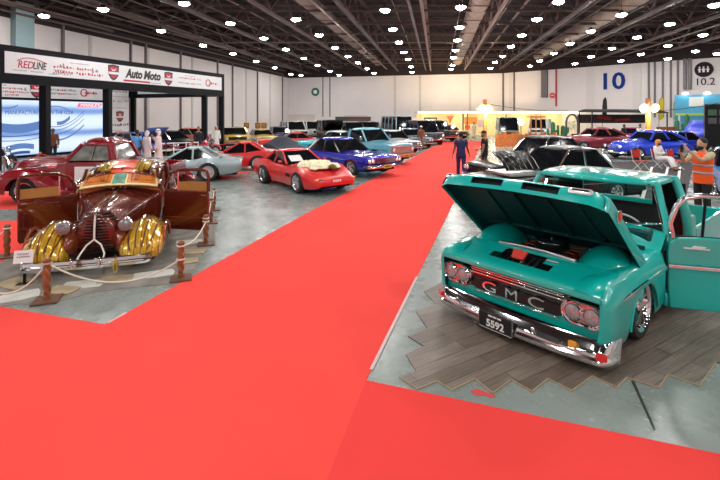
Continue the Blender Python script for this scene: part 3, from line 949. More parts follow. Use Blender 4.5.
dashes(fpos(155), E, SN, [(0, 4.19, .8, .07)], M_SGREY)
for px in (181, 187, 193, 199):
    dashes(fpos(px), E, SN, [(0, 4.6 + .05 * (px % 2), .42, .12), (0, 4.36, .4, .10)], M_SRED if px in (187, 193) else M_SGREY)
dashes(fpos(190), E, SN, [(0, 4.8, .9, .05)], M_SGREY)
ring_logo(fpos(208, 4.5), E, SN, .20)
dashes(fpos(214), E, SN, [(0, 4.5, .62, .18)], M_SRED)
# banner strip above the screens
bo = BK + SN * .0
def bpos(px, z=0.0): return bo + E * pos_px(px, bo) + Z * z
dashes(bpos(12), E, SN, [(-.6, 4.1, .6, .06), (-.2, 3.95, 1.3, .12), (.1, 3.75, 1.6, .12), (.0, 3.58, .7, .10)], M_SRED)
dashes(bpos(24), E, SN, [(0, 3.95, .4, .2)], M_SGREY)
shield(bpos(36.5, 3.92), E, SN, .75)
for px in (55, 62, 67, 73):
    dashes(bpos(px), E, SN, [(0, 4.0, .5, .12), (0, 3.78, .45, .12)], M_SRED if px == 62 else M_SGREY)
ring_logo(bpos(84, 3.9), E, SN, .22)
dashes(bpos(91), E, SN, [(0, 3.9, .85, .2)], M_SRED)
# sponsor column at the far end
c0 = SB - SN * (DEP - .2)
pa = pos_px(111, BK); pb = pos_px(128.5, BK)
mb = MB(); mb.prism([(pa, .1), (pb, .1), (pb, 4.3), (pa, 4.3)], BK - SN * .03, E, Z, SN * .03); sbuild(mb, 'banner_panel', M_PANEL, smooth=0)
pc = (pa + pb) / 2
bo2 = BK + SN * .003
ftext(120, 4.12, 'REDLINE', 15, .24, M_SINK, o=bo2)
dashes(bo2 + E * pc, E, SN, [(-.4, 3.75, .8, .06), (.3, 3.75, .7, .06), (-.6, 3.45, .4, .14), (0, 3.4, .3, .14), (.6, 3.45, .4, .14), (0, 2.95, 1.2, .07), (-.3, 1.35, .9, .08), (.4, 1.15, .7, .08), (-.4, .85, .7, .08), (.3, .65, .9, .08)], M_SGREY)
shield(bo2 + E * pc + Z * 2.35, E, SN, .62)
dashes(bo2 + E * pc, E, SN, [(-.35, 1.75, .75, .16), (.4, 1.78, .8, .2)], M_SINK)
# ------------------------------------------------------------ teal pickup with its hood up
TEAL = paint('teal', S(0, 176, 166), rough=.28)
TEALSHADE = mat('teal_shaded', S(0, 66, 66), rough=.55, spec=.3)  # same teal paint, darkened to put shade into the colour of inner surfaces
TC = Vector((1.70, 4.81, 0)); TR = math.radians(-49.4)
tk = thing('pickup_truck', 'teal vintage pickup truck with open hood standing on the grey planks', 'truck', TC, TR)

def side_panel(s):
    """front fender: outer skin, crease, crown and inner drop, with the wheel arch cut out"""
    mb = MB()
    rows = []
    ys = [-.065, -.05, -.02, .03, .08, .16, .25, .35, .45] + [1.0 + .47 * math.sin(k / 8 * PI / 2) for k in range(-8, 9)] + [1.5, 1.55, 1.62, 1.7]
    for y in sorted(set(round(v, 4) for v in ys)):
        nose = max(0, 1 - (y + .065) / .22)
        top = .835 - .10 * nose ** 2 + .02 * min(1, max(0, y - .3))
        wx = 1.0 - .05 * nose ** 2
        sec = [(wx - .05, .14), (wx - .02, .24), (wx - .005, .40), (wx, .55), (wx + .004, .61), (wx + .004, .65), (wx - .015, .70), (wx - .04, top - .06), (wx - .08, top - .02), (wx - .14, top), (wx - .24, top), (wx - .30, top - .02), (wx - .32, top - .10)]
        if y < .02: sec = [(x, max(z, .30) if z < .64 else z) for x, z in sec]
        r = .46
        if abs(y - 1.0) < r:
            za = .16 + math.sqrt(r * r - (y - 1.0) ** 2)
            sec = [(x, max(z, za) if i < 6 else z) for i, (x, z) in enumerate(sec)]
        rows.append([(s * x, y, z) for x, z in sec])
    mb.grid(rows)
    # front return of the fender beside the headlamps
    ret = [(s * (abs(p[0]) - .035), p[1] + .012, p[2]) for p in rows[0]]
    mb.grid([rows[0][:9], ret[:9]])
    f = mb.build('fender', TEAL, tk, smooth=50)
    # rolled arch lip
    mb = MB()
    mb.tube([(s * .992, 1.0 + .46 * math.sin(a), .16 + .46 * math.cos(a)) for a in [(-80 + 160 * i / 24) * PI / 180 for i in range(25)]], .012, 6)
    mb.build('arch_lip', TEAL, f)
    # chrome side spear
    mb = MB(); mb.tube([(s * (1.0 + .008), y, .635) for y in (.30, .5, 1.0, 1.4, 1.68)], [.010, .028, .028, .028, .028], 8, sx=.6)
    mb.build('side_trim', CHROME, f)
    # inner wheel tub humping up beside the engine
    mb = MB()
    mb.ell((s * .66, .82, .58), (.30, .56, .40), 24, 14, fn=lambda p: Vector((p.x, p.y, max(p.z, -.2))))
    mb.build('wheel_tub', TEAL, f)
    mb = MB(); mb.box((s * .72, 1.0, .42), (.34, .92, .5)); mb.build('wheel_housing', BLACK, f)
    return f
for s in (-1, 1): side_panel(s)

# header panel between the fenders, with the open hood-latch recess
def hz(x, y):
    k = min(1, max(0, (y + .07) / .47))
    ed = .70 + .05 * min(1, k * 9) ** .5
    return ed + (.115 * k ** .9) * (1 - .35 * abs(x) ** 3)
xs = [-.93, -.86, -.78, -.66, -.5, -.36, -.26, -.18, -.1, 0, .1, .18, .24, .36, .5, .66, .78, .86, .93]
yv = [-.07, -.066, -.055, -.02, .03, .08, .13, .20, .27, .33, .36, .42]
mb = MB()
rows = [[(x, y, hz(x, y)) for x in xs] for y in yv]
rows = [[(x, -.03, .650) for x in xs], [(x, -.068, .672) for x in xs]] + rows
def rec(i, j):
    y = rows[i][0][1]; y2 = rows[i + 1][0][1]; x = xs[j]; x2 = xs[j + 1]
    c = (x + x2) / 2
    lim = .36 if y < .14 else .26
    return i > 2 and y >= .079 and y2 <= .331 and -lim < c < lim - .04
mb.grid(rows, skip=rec)
hd = mb.build('header_panel', TEAL, tk, smooth=50)
mb = MB(); mb.box((-.02, .2, .66), (.72, .28, .04)); mb.box((-.02, .345, .74), (.62, .02, .16)); mb.build('latch_recess', BLACK, hd)
mb = MB()
for x in (-.20, -.14, -.08, .05, .12): mb.bar((x, .11, .72), (x + .05, .31, .82), .022, .014)
mb.bar((-.28, .13, .73), (.20, .13, .73), .025); mb.lathe([(.04, 0), (.05, .03), (.02, .07)], (.02, .17, .72), n=14)
mb.build('latch_mechanism', CHROME, hd)
mb = MB(); mb.prism([(-.07, -.06), (.07, -.06), (.085, .05), (.025, .035), (0, .075), (-.035, .035), (-.085, .06)], (-.03, .20, .845), (1, 0, 0), (0, .75, .65), (0, -.02, .02))
mb.build('red_badge', mat('badge_red', (.65, .05, .03), rough=.35), hd)
mb = MB(); mb.prism([(-.065, -.022), (.065, -.022), (.065, .022), (-.065, .022)], (.31, .28, hz(.31, .28) + .004), (1, 0, 0), (0, 1, -.1), (0, 0, .003))
mb.build('paper_label', WHITE, hd)
mb = MB(); mb.tube([(-.42, .42, .865), (-.2, .42, .885), (.15, .42, .885), (.5, .42, .865)], .018, 10); mb.build('radiator_bar', STEEL, hd)

# front panel, grille band and lamps
mb = MB()
mb.box((0, .08, .33), (1.86, .10, .14))
mb.build('front_valance', TEAL, tk, bevel=.02, smooth=0)
mb = MB()
mb.box((0, .06, .52), (1.86, .06, .26))
mb.build('grille_panel', BLACKG, tk, smooth=0)
gr = MB()
for z in (.60, .625): gr.bar((-.55, .015, z), (.55, .015, z), .02, .016)
gr.bar((-.56, .01, .572), (.56, .01, .572), .03, .02)
gr.bar((-.50, .01, .365), (.50, .01, .365), .015, .012)
gr.build('grille_bar', CHROME, tk, bevel=.004)
mb = MB(); mb.prism([(-.50, .50), (-.55, .45), (-.50, .385), (.50, .385), (.55, .45), (.50, .50)], (0, .028, 0), (1, 0, 0), (0, 0, 1), (0, -.02, 0)); gp = mb.build('name_band', PLATE, tk, smooth=0)
for ch, x in (('G', -.30), ('M', -.02), ('C', .265)):
    t = text_mb(ch, .165, extrude=.010, bold=.0)
    q = place_text(t, (x, .002, .446), (1, 0, 0), (0, 0, 1), 1.75 if ch != 'M' else 1.35, .98)
    q.build('letter', CHROME, gp, smooth=0)
mb = MB(); mb.bar((-.5, .03, .36), (.5, .03, .36), .03, .03); mb.build('lower_lip', TEAL, tk)
def rr(w, h, r, n=6):
    out = []
    for cx, cy, a0 in ((w / 2 - r, h / 2 - r, 0), (-w / 2 + r, h / 2 - r, 90), (-w / 2 + r, -h / 2 + r, 180), (w / 2 - r, -h / 2 + r, 270)):
        for i in range(n + 1):
            a = math.radians(a0 + 90 * i / n)
            out.append((cx + r * math.cos(a), cy + r * math.sin(a)))
    return out
for s in (-1, 1):
    cx, cz = s * .745, .50
    mb = MB()
    ring = [rr(.42, .25, .115), rr(.425, .255, .118), rr(.40, .23, .11), rr(.35, .19, .09)]
    dep = [.03, -.02, -.035, -.005]
    rows = [[(cx + a, y, cz + b) for a, b in R_] for R_, y in zip(ring, dep)]
    mb.grid(rows, closed=True)
    bz = mb.build('headlamp_bezel', CHROME, tk, smooth=60)
    mb = MB(); mb.prism(rr(.37, .20, .095), (cx, .01, cz), (1, 0, 0), (0, 0, 1), (0, -.012, 0)); mb.build('lamp_panel', mat('chrome_pink_reflection', (.75, .42, .40), rough=.15, metal=1.0), bz, smooth=0)  # pinkish red reflection is tinted into the chrome colour of the panel
    for dx in (-.09, .09):
        mb = MB(); mb.lathe([(.088, 0), (.09, .02), (.080, .032), (.076, .024)], (cx + dx, -.002, cz), (0, -1, 0), 28, caps=False); hl = mb.build('headlamp_ring', CHROME, bz)
        mb = MB(); mb.lathe([(.078, .010), (.07, .024), (.04, .034), (.001, .038)], (cx + dx, -.002, cz), (0, -1, 0), 24, caps=False)
        mb.lathe([(.06, 0), (.02, -.006), (.001, -.008)], (cx + dx, .002, cz), (0, -1, 0), 20, caps=False)
        mb.build('headlamp', mat('headlamp_glass', (.42, .42, .44), rough=.10, coat=1, metal=.5, var=.25, scale=40), bz)
    mb = MB(); mb.ell((cx + s * .19, -.02, cz + .0), (.022, .02, .05), 12, 8); mb.build('marker_lamp', REDLENS, bz)

# bumper: deep curved chrome blade with turned ends
mb = MB()
rows = []
for k in range(-20, 21):
    u = k / 20
    a = abs(u)
    if a < .85: x = u / .85 * .90; y = -.16 + .07 * (a / .85) ** 2
    else:
        t = (a - .85) / .15 * PI / 2
        x = math.copysign(.90 + .12 * math.sin(t), u); y = -.09 + .22 * (1 - math.cos(t))
    up = .0 + .012 * a
    rows.append([(x, y + .02, .07 + up), (x, y - .005, .075 + up), (x * 1.008, y - .022, .10 + up), (x * 1.008, y - .022, .13 + up), (x, y - .002, .150 + up), (x, y - .002, .162 + up), (x, y + .024, .205 + up), (x, y + .053, .25 + up), (x, y + .072, .278 + up), (x, y + .085, .29 + up), (x, y + .10, .27 + up), (x, y + .045, .10 + up)])
mb.grid(rows, closed=True)
bp = mb.build('bumper', CHROME, tk, smooth=45)
for x0, x1 in ((-.62, -.30), (.34, .58)):
    mb = MB(); mb.prism(rr(x1 - x0, .055, .026), ((x0 + x1) / 2, -.150 - .0 + .07 * ((x0 + x1) / 2 / .9) ** 2 + .004, .198), (1, .02 if x0 > 0 else -.02, 0), (0, .5, .87), (0, -.022, .012)); mb.build('bumper_slot', mat('slot_chrome', (.4, .4, .42), rough=.12, metal=1), bp, smooth=0)
for x in (-.66, .31):
    mb = MB(); mb.ell((x, -.165 + .07 * (x / .9) ** 2, .235), (.022, .014, .022), 12, 8); mb.build('bumper_bolt', CHROME, bp)
mb = MB(); mb.prism(rr(.075, .06, .015), (.70, -.128, .235), (1, .12, 0), (0, 0, 1), (0, -.012, 0)); mb.build('marker_lamp', AMBER, bp, smooth=0)
mb = MB(); mb.prism(rr(.09, .07, .02), (.94, -.075, .18), (1, .5, 0), (0, 0, 1), (.006, -.014, 0)); mb.build('marker_lamp', REDLENS, bp, smooth=0); mb = MB(); mb.prism(rr(.08, .06, .02), (-.96, -.06, .2), (1, -.6, 0), (0, 0, 1), (-.006, -.014, 0)); mb.build('marker_lamp', REDLENS, bp, smooth=0)
# number plate
mb = MB(); mb.prism(rr(.42, .185, .02), (-.10, -.188, .165), (1, 0, 0), (0, 0, 1), (0, -.012, 0)); pl_ = mb.build('number_plate', PLATE, tk, smooth=0)
t = text_mb('5592', .11, extrude=.002, bold=.003); place_text(t, (-.10, -.203, .137), (1, 0, 0), (0, 0, 1), 1.0, 1.0).build('plate_number', LETTER, pl_, smooth=0)
mb = MB()
for x, w in ((-.16, .05), (-.105, .04), (-.05, .045)): mb.box((x, -.202, .222), (w, .004, .018))
mb.build('plate_marks', LETTER, pl_, smooth=0)
mb = MB(); o_ = rr(.41, .175, .018)
mb.tube([(-.10 + a, -.201, .165 + b) for a, b in o_], .004, 5, closed=True); mb.build('plate_rim', CHROME, pl_)

# engine bay
mb = MB()
mb.box((0, .92, .30), (1.1, 1.1, .04)); mb.build('bay_floor', BLACK, tk, smooth=0)
mb = MB(); mb.box((0, 1.46, .62), (1.7, .04, .56)); fw = mb.build('firewall', TEALSHADE, tk, smooth=0)
mb = MB(); mb.lathe([(.10, 0), (.11, .05), (.08, .09), (.02, .10)], (-.42, 1.44, .72), (0, -1, 0), 18); mb.lathe([(.05, 0), (.05, .14), (.03, .17)], (.32, 1.44, .74), (0, -1, 0), 14); mb.build('brake_servo', BLACKG, fw)
mb = MB(); mb.box((0, .95, .50), (.46, .62, .36)); mb.box((0, .62, .55), (.6, .06, .34)); mb.build('engine_block', BLACK, tk, bevel=.02)
for s in (-1, 1):
    mb = MB(); mb.box((s * .21, .95, .70), (.14, .58, .10), rot=(0, s * .35, 0)); vc = mb.build('valve_cover', mat('engine_orange', (.26, .045, .012), rough=.35, coat=.5), tk, bevel=.025)
    mb = MB()
    for k in range(4):
        y = .72 + .15 * k
        mb.tube([(s * .28, y, .70), (s * .36, y + .03, .74), (s * .30, y + .12, .80), (s * .05, y * .4 + .6, .80)], .009, 6)
    mb.build('plug_lead', mat('lead_orange', (.22, .035, .012), rough=.5), vc)
mb = MB(); mb.lathe([(.19, 0), (.20, .01), (.20, .07), (.19, .08)], (0, .92, .80), n=30); ac = mb.build('air_cleaner', BLACK, tk)
mb = MB(); mb.lathe([(.20, 0), (.195, .015), (.10, .028), (.02, .03), (.018, .05), (.002, .052)], (0, .92, .88), n=30); mb.build('air_cleaner_lid', BLACKG, ac)
mb = MB(); mb.tube([(.1, .6, .66), (.16, .5, .74), (.12, .42, .74)], .03, 10); mb.tube([(-.3, 1.3, .7), (-.38, .9, .76), (-.34, .6, .7)], .018, 8); mb.tube([(.35, 1.4, .72), (.42, 1.0, .74), (.36, .62, .66)], .014, 8); mb.build('hose', RUBBER, tk)
mb = MB(); mb.box((.02, .50, .62), (.74, .06, .34)); mb.build('radiator', BLACK, tk, bevel=.01)
mb = MB(); mb.box((-.43, .62, .66), (.18, .24, .18)); bt = mb.build('battery', BLACK, tk, bevel=.01); mb = MB(); mb.box((-.43, .62, .755), (.12, .08, .012)); mb.build('battery_label', WHITE, bt, smooth=0)
mb = MB(); mb.lathe([(.05, 0), (.06, .02), (.06, .09), (.02, .11)], (.34, .60, .62), (0, -1, .3), 16); mb.build('alternator', STEEL, tk)

# the raised hood: a shallow tray with rolled nose and sides
HO = Vector((0, 1.25, .80)); HU = Vector((0, -.777, .629)); HNn = Vector((0, .629, .777))
def hoodp(x, u, n): return HO + Vector((x, 0, 0)) + HU * u + HNn * n
cross = [(-1.0, -.20), (-1.0, -.11), (-.992, -.045), (-.97, -.016), (-.93, -.003), (-.85, .004), (-.6, .014), (-.53, .016), (-.18, .026), (-.12, .027), (-.0, .028), (.08, .028), (.12, .027), (.46, .020), (.53, .016), (.6, .014), (.85, .004), (.93, -.003), (.97, -.016), (.992, -.045), (1.0, -.11), (1.0, -.20)]
cross = [(x - .04, n) for x, n in cross]
us = [(0, 0), (.3, 0), (.7, 0), (1.1, 0), (1.34, -.002), (1.42, -.010), (1.46, -.028), (1.478, -.05), (1.484, -.062), (1.488, -.150), (1.488, -.20)]
rows = []
for u, dn in us:
    row = []
    for x, n in cross:
        cut = 0
        a = abs(x + .04)
        if a > .8: cut = .10 * ((a - .8) / .2) ** 2 * max(0, (u - 1.0) / .488)
        row.append(hoodp(x, u - cut, max(-.20, n + dn)))
    rows.append(row)
def slot(i, j):
    c = (cross[j][0] + cross[j + 1][0]) / 2 + .04
    return i == 8 and (-.54 < c < -.11 or .11 < c < .54) and not (.10 < abs(c) < .12)
mb = MB(); mb.grid(rows, skip=slot)
hood = mb.build('hood', TEAL, tk, smooth=50)
# inner skin with ribs
irows = []
for u in (.02, .4, .8, 1.2, 1.36, 1.44):
    irows.append([hoodp(x * .965 - .001, u, max(-.18, n - .035)) for x, n in cross])
mb = MB(); mb.grid(irows)
mb.build('hood_lining', TEALSHADE, hood, smooth=50)
mb = MB()
for x in (-.62, -.22, .22, .58):
    mb.bar(hoodp(x, .08, -.03), hoodp(x * .9, 1.38, -.03), .07, .035, up=HNn)
mb.bar(hoodp(-.93, .30, -.035), hoodp(.85, .30, -.035), .06, .035, up=HNn); mb.bar(hoodp(-.93, 1.36, -.05), hoodp(.85, 1.36, -.05), .10, .06, up=HNn)
mb.build('hood_rib', TEALSHADE, hood, bevel=.008, smooth=0)
mb = MB()
for x in (-.37, .30):
    mb.prism(rr(.46, .13, .03), hoodp(x, 1.43, -.10), (1, 0, 0), HNn, -HU * .02)
mb.build('slot_backing', BLACK, hood, smooth=0)
mb = MB(); mb.tube([hoodp(-.98, .0, -.02), hoodp(-.3, -.0, .02), hoodp(.3, .0, .02), hoodp(.9, .0, -.02)], .018, 8); mb.build('hood_rear_lip', TEAL, hood)
for x in (-.86, .70):
    mb = MB(); o_ = rr(.24, .062, .03, 5)
    base = [hoodp(x + a, 1.484 - (.05 if abs(x) > .8 else .02), -.062 + b) for a, b in o_]
    up_ = [p + HU * .03 for p in base]; top = [hoodp(x + a * .86, 1.52 - (.05 if abs(x) > .8 else .02), -.062 + b * .7) for a, b in o_]
    mb.grid([base, up_, top], closed=True); mb.add(top, [tuple(range(len(top)))])
    hm = mb.build('hood_lamp', mat('lamp_silver', (.74, .75, .77), rough=.28, metal=.55), hood, smooth=40)
    mb = MB(); mb.prism(rr(.17, .018, .008), hoodp(x, 1.522 - (.05 if abs(x) > .8 else .02), -.055), (1, 0, 0), HNn, HU * .004); mb.build('hood_lamp_slit', BLACK, hm, smooth=0)
mb = MB(); mb.lathe([(.064, 0), (.067, .01), (.05, .016), (.001, .018)], hoodp(.962, 1.14, -.095), (1, 0, 0), 24)
eb = mb.build('side_badge', CHROME, hood)
mb = MB(); mb.lathe([(.052, .016), (.036, .021), (.001, .022)], hoodp(.962, 1.145, -.095), (1, 0, 0), 20); mb.build('badge_field', mat('badge_red', (.65, .05, .03)), eb)
for s in (-1, 1):
    mb = MB(); mb.bar((s * .62, 1.40, .82), hoodp(s * .62, .45, -.05), .035, .02); mb.tube([(s * .62, 1.43, .78), (s * .62, 1.33, .93), hoodp(s * .62, .2, -.05)], .016, 8); mb.build('hood_hinge', BLACK, tk)

# cowl, windscreen, roof, cab
mb = MB()
rows = []
for y, z0 in ((1.42, .84), (1.46, .885), (1.54, .93), (1.62, .985), (1.70, 1.06), (1.74, 1.075), (1.80, 1.07)):
    rows.append([(x, y + .16 * abs(x) ** 3, z0 - .10 * abs(x) ** 4) for x in [-.96 + .08 * k for k in range(25)]])
mb.grid(rows); mb.build('cowl', TEAL, tk, smooth=50)
def wl(t, base):      # windscreen outline, t -1..1
    a = abs(t)
    if base: return (t * .90, 1.66 + .30 * a ** 3.5, 1.09)
    return (t * .74, 2.06 + .12 * a ** 3, 1.545)
ts = [-1 + .1 * k for k in range(21)]
mb = MB(); mb.grid([[wl(t, True) for t in ts], [tuple(Vector(wl(t, True)).lerp(Vector(wl(t, False)), .5) + Vector((0, -.02, 0))) for t in ts], [wl(t, False) for t in ts]])
gl = mb.build('windscreen', GLASSC, tk, smooth=60)
loop = [wl(t, True) for t in ts] + [wl(t, False) for t in reversed(ts)]
mb = MB(); mb.tube(loop, .016, 8, closed=True); mb.build('windscreen_trim', CHROME, gl)
for s in (-1, 1):
    mb = MB(); mb.tube([(s * .97, 1.90, .78), (s * .965, 1.93, .95), (s * .93, 1.99, 1.08), (s * .86, 2.09, 1.30), (s * .775, 2.20, 1.55)], [.05, .05, .045, .04, .045], 10); mb.build('pillar', TEAL, tk)
    mb = MB(); mb.tube([(s * .985, 2.80, .5), (s * .975, 2.80, .95), (s * .90, 2.84, 1.30), (s * .80, 2.90, 1.56)], [.06, .06, .055, .055], 10); mb.build('pillar', TEAL, tk)
mb = MB(); rows = []
N = 14
for i in range(-N, N + 1):
    v = i / N; row = []
    for j in range(-N, N + 1):
        u = j / N; e = max(abs(u), abs(v))
        z = 1.585 + .045 * (1 - abs(u) ** 3) * (1 - abs(v) ** 3) - .05 * max(0, (e - .86) / .14) ** 2
        row.append((u * .82 * (1 - .10 * v * v * u * u), 2.56 + v * .53 * (1 - .12 * u * u * v * v) - (.05 * (1 - u * u) if v < 0 else 0) * abs(v), z))
    rows.append(row)
mb.grid(rows); rf = mb.build('roof', TEAL, tk, smooth=60, solid=.03)
mb = MB(); mb.box((0, 2.56, 1.545), (1.46, .96, .02)); mb.build('headliner', DARKIN, rf, smooth=0)
# back wall of the cab with its window
mb = MB()
mb.box((0, 3.08, .70), (1.84, .05, .84)); mb.box((0, 3.08, 1.50), (1.6, .05, .14))
for s in (-1, 1): mb.prism([(.50, 1.05), (.96, 1.05), (.82, 1.5), (.50, 1.5)], (0, 3.055, 0), (s, 0, 0), (0, 0, 1), (0, .05, 0))
mb.build('cab_back', TEAL, tk, bevel=.015)
mb = MB(); mb.box((0, 3.08, 1.27), (1.02, .01, .34)); mb.build('rear_window', GLASSC, tk, smooth=0)
for s in (-1, 1):
    mb = MB(); mb.box((s * .965, 2.35, .22), (.07, 1.15, .16)); mb.build('sill', TEAL, tk, bevel=.02)
    mb = MB(); mb.box((s * .97, 2.97, .62), (.06, .30, .86)); mb.build('cab_corner', TEAL, tk, bevel=.02)
mb = MB(); mb.box((0, 3.03, .66), (1.78, .02, .76)); mb.box((-.70, 3.03, 1.26), (.40, .02, .44)); mb.box((.70, 3.03, 1.26), (.40, .02, .44)); mb.build('cab_lining', DARKIN, tk, smooth=0)
mb = MB(); mb.box((0, 2.3, .20), (1.84, 1.6, .05)); mb.build('cab_floor', DARKIN, tk, smooth=0)
mb = MB(); mb.box((0, 1.78, .88), (1.70, .22, .30)); mb.build('dashboard', TEALSHADE, tk, bevel=.03)
mb = MB(); mb.box((0, 2.55, .45), (1.45, .5, .26)); st_ = mb.build('seat', mat('seat_brown', (.03, .025, .022), rough=.6), tk, bevel=.06)
mb = MB(); mb.box((0, 2.86, .85), (1.45, .16, .62), rot=(-.15, 0, 0)); mb.build('seat_backrest', mat('seat_dark', (.02, .018, .018), rough=.6), st_, bevel=.06)
mb = MB(); c = Vector((.42, 2.12, .98)); ax = Vector((0, .75, .66))
ux = Vector((1, 0, 0)); vx = ax.cross(ux)
mb.tube([c + ux * .20 * math.cos(2 * PI * k / 28) + vx * .20 * math.sin(2 * PI * k / 28) for k in range(28)], .014, 8, closed=True)
for a in (0, 2.1, 4.2): mb.bar(c, c + ux * .2 * math.cos(a) + vx * .2 * math.sin(a), .02)
mb.tube([c, c - ax * .34], .022, 8); mb.build('steering_wheel', WHITE, tk)
# closed far door
mb = MB(); mb.box((-.985, 2.33, .62), (.05, .92, .80)); fd = mb.build('door', TEAL, tk, bevel=.02)
mb = MB(); mb.tube([(-.97, 1.95, 1.02), (-.80, 2.22, 1.52), (-.80, 2.80, 1.52), (-.96, 2.78, 1.02)], .018, 8); mb.build('window_frame', CHROME, fd)
mb = MB(); mb.add([(-.97, 1.95, 1.02), (-.80, 2.22, 1.52), (-.80, 2.80, 1.52), (-.96, 2.78, 1.02)], [(0, 1, 2, 3)]); mb.build('door_glass', GLASSC, fd, smooth=0)
# open near door, swung out about its front hinge
DH = Vector((.985, 1.80, 0)); da = math.radians(57)
DU = Vector((math.sin(da), math.cos(da), 0)); DN = Vector((math.cos(da), -math.sin(da), 0))    # along the door, outer face
def dp(s, z, n=0.0): return DH + DU * s + DN * n + Vector((0, 0, z))
prof = [(.02, .14), (.0, .40), (.0, .80), (.02, .92), (.10, .985), (.30, 1.0), (1.0, 1.0), (1.06, .95), (1.07, .5), (1.06, .25), (1.0, .15)]
mb = MB(); mb.prism([(a, b) for a, b in prof], dp(0, 0, -.05), DU, (0, 0, 1), DN * .09); dr = mb.build('door', TEAL, tk, bevel=.018, smooth=0)
mb = MB(); mb.tube([dp(.0, .645, .05), dp(.55, .645, .055), dp(1.05, .645, .05)], .028, 8, sx=.6); mb.build('side_trim', CHROME, dr)
mb = MB(); mb.prism([(-.04, -.018), (.10, -.012), (.12, .012), (.0, .02)], dp(.26, .885, .045), DU, (0, 0, 1), DN * .014); mb.prism([(-.1, -.006), (.16, -.01), (.16, .004), (-.1, .01)], dp(.26, .87, .045), DU, (0, 0, 1), DN * .010); mb.build('script_badge', mat('badge_silver', (.75, .75, .76), rough=.35), dr, smooth=0)
mb = MB(); mb.tube([dp(.84, .86, .05), dp(.86, .86, .085), dp(.98, .86, .085), dp(1.0, .86, .05)], .013, 8); mb.build('handle', CHROME, dr)
fr = [dp(.06, .98), dp(.00 + .03, 1.15), dp(.10, 1.36), dp(.20, 1.46), dp(.34, 1.49), dp(.7, 1.49), dp(.95, 1.47), dp(1.0, 1.40), dp(1.03, .98)]
mb = MB(); mb.tube(fr, .032, 10); wf = mb.build('window_frame', mat('frame_chrome', (.82, .82, .84), rough=.15, metal=1, var=.02), dr)
mb = MB(); mb.tube([dp(.36, .98), dp(.40, 1.49)], .016, 8); mb.tube([dp(.06, .995), dp(1.03, .995)], .014, 8); mb.build('vent_bar', BLACK, wf)
inner = [dp(.06, .98), dp(.03, 1.15), dp(.10, 1.36), dp(.20, 1.46), dp(.34, 1.49), dp(.40, 1.49), dp(.36, .98)]
mb = MB(); mb.add(inner, [tuple(range(len(inner)))]); mb.build('vent_glass', GLASSC, wf, smooth=0)
mb = MB(); mb.tube([dp(.03, 1.0, .03), dp(.02, 1.03, .06)], .014, 6); mb.ell(dp(.02, 1.04, .06), (.03, .03, .02), 12, 8); mb.build('vent_knob', CHROME, dr)
# load bed
loft_st = [(3.16, .22, .86, .86, .985), (3.3, .2, .87, .87, 1.0), (4.9, .2, .87, .87, 1.0), (5.15, .24, .84, .84, .97)]
mb = MB()
for s in (-1, 1):
    mb.box((s * .97, 4.16, .54), (.06, 1.98, .62))
mb.box((0, 3.2, .54), (1.9, .05, .62)); mb.box((0, 5.13, .54), (1.9, .05, .62)); mb.box((0, 4.16, .32), (1.9, 1.9, .04))
mb.build('load_bed', TEAL, tk, bevel=.02)
for s in (-1, 1):
    wheel(tk, s * .84, 1.02, .345, .25, 'spoke', s, .74)
    wheel(tk, s * .84, 4.15, .345, .25, 'spoke', s, .74)
# ------------------------------------------------------------ brown and gold vintage custom car, both doors open
BROWN = paint('brown', S(104, 34, 20), metal=.45, rough=.25)
BC = Vector((-4.11, 6.60, 0)); BR = math.radians(16.5)
bc = thing('vintage_car', 'brown and gold 1930s custom car with both doors open inside the rope barrier', 'car', BC, BR)
def gold_material(name='gold_flake', axis='Y', scl=9.0):
    m = bpy.data.materials.new(name); m.use_nodes = True
    nt = m.node_tree; b = nt.nodes['Principled BSDF']
    tc = nt.nodes.new('ShaderNodeTexCoord')
    w = nt.nodes.new('ShaderNodeTexWave'); w.wave_type = 'BANDS'; w.bands_direction = axis
    w.inputs['Scale'].default_value = scl / 6; w.inputs['Distortion'].default_value = 1.4; w.inputs['Detail'].default_value = 2
    nt.links.new(tc.outputs['Object'], w.inputs['Vector'])
    r = nt.nodes.new('ShaderNodeValToRGB'); e = r.color_ramp.elements
    e[0].position = .0; e[0].color = S(138, 74, 16) + (1,)
    e[1].position = .12; e[1].color = S(206, 150, 20) + (1,)
    for p, c in ((.45, S(226, 184, 44)), (.7, S(196, 136, 22)), (.86, S(214, 172, 36)), (1.0, S(176, 150, 40))):
        x = r.color_ramp.elements.new(p); x.color = c + (1,)
    nt.links.new(w.outputs['Fac'], r.inputs['Fac']); nt.links.new(r.outputs['Color'], b.inputs['Base Color'])
    b.inputs['Metallic'].default_value = .35; b.inputs['Roughness'].default_value = .25
    b.inputs['Coat Weight'].default_value = 1; b.inputs['Coat Roughness'].default_value = .04
    return m
GOLD = gold_material('gold_flake', 'X', 22)
WOODO = mat('orange_wood', S(206, 116, 40), rough=.3, coat=.7, var=.2, scale=6)
CREAM = mat('cream_trim', S(232, 208, 150), rough=.4)
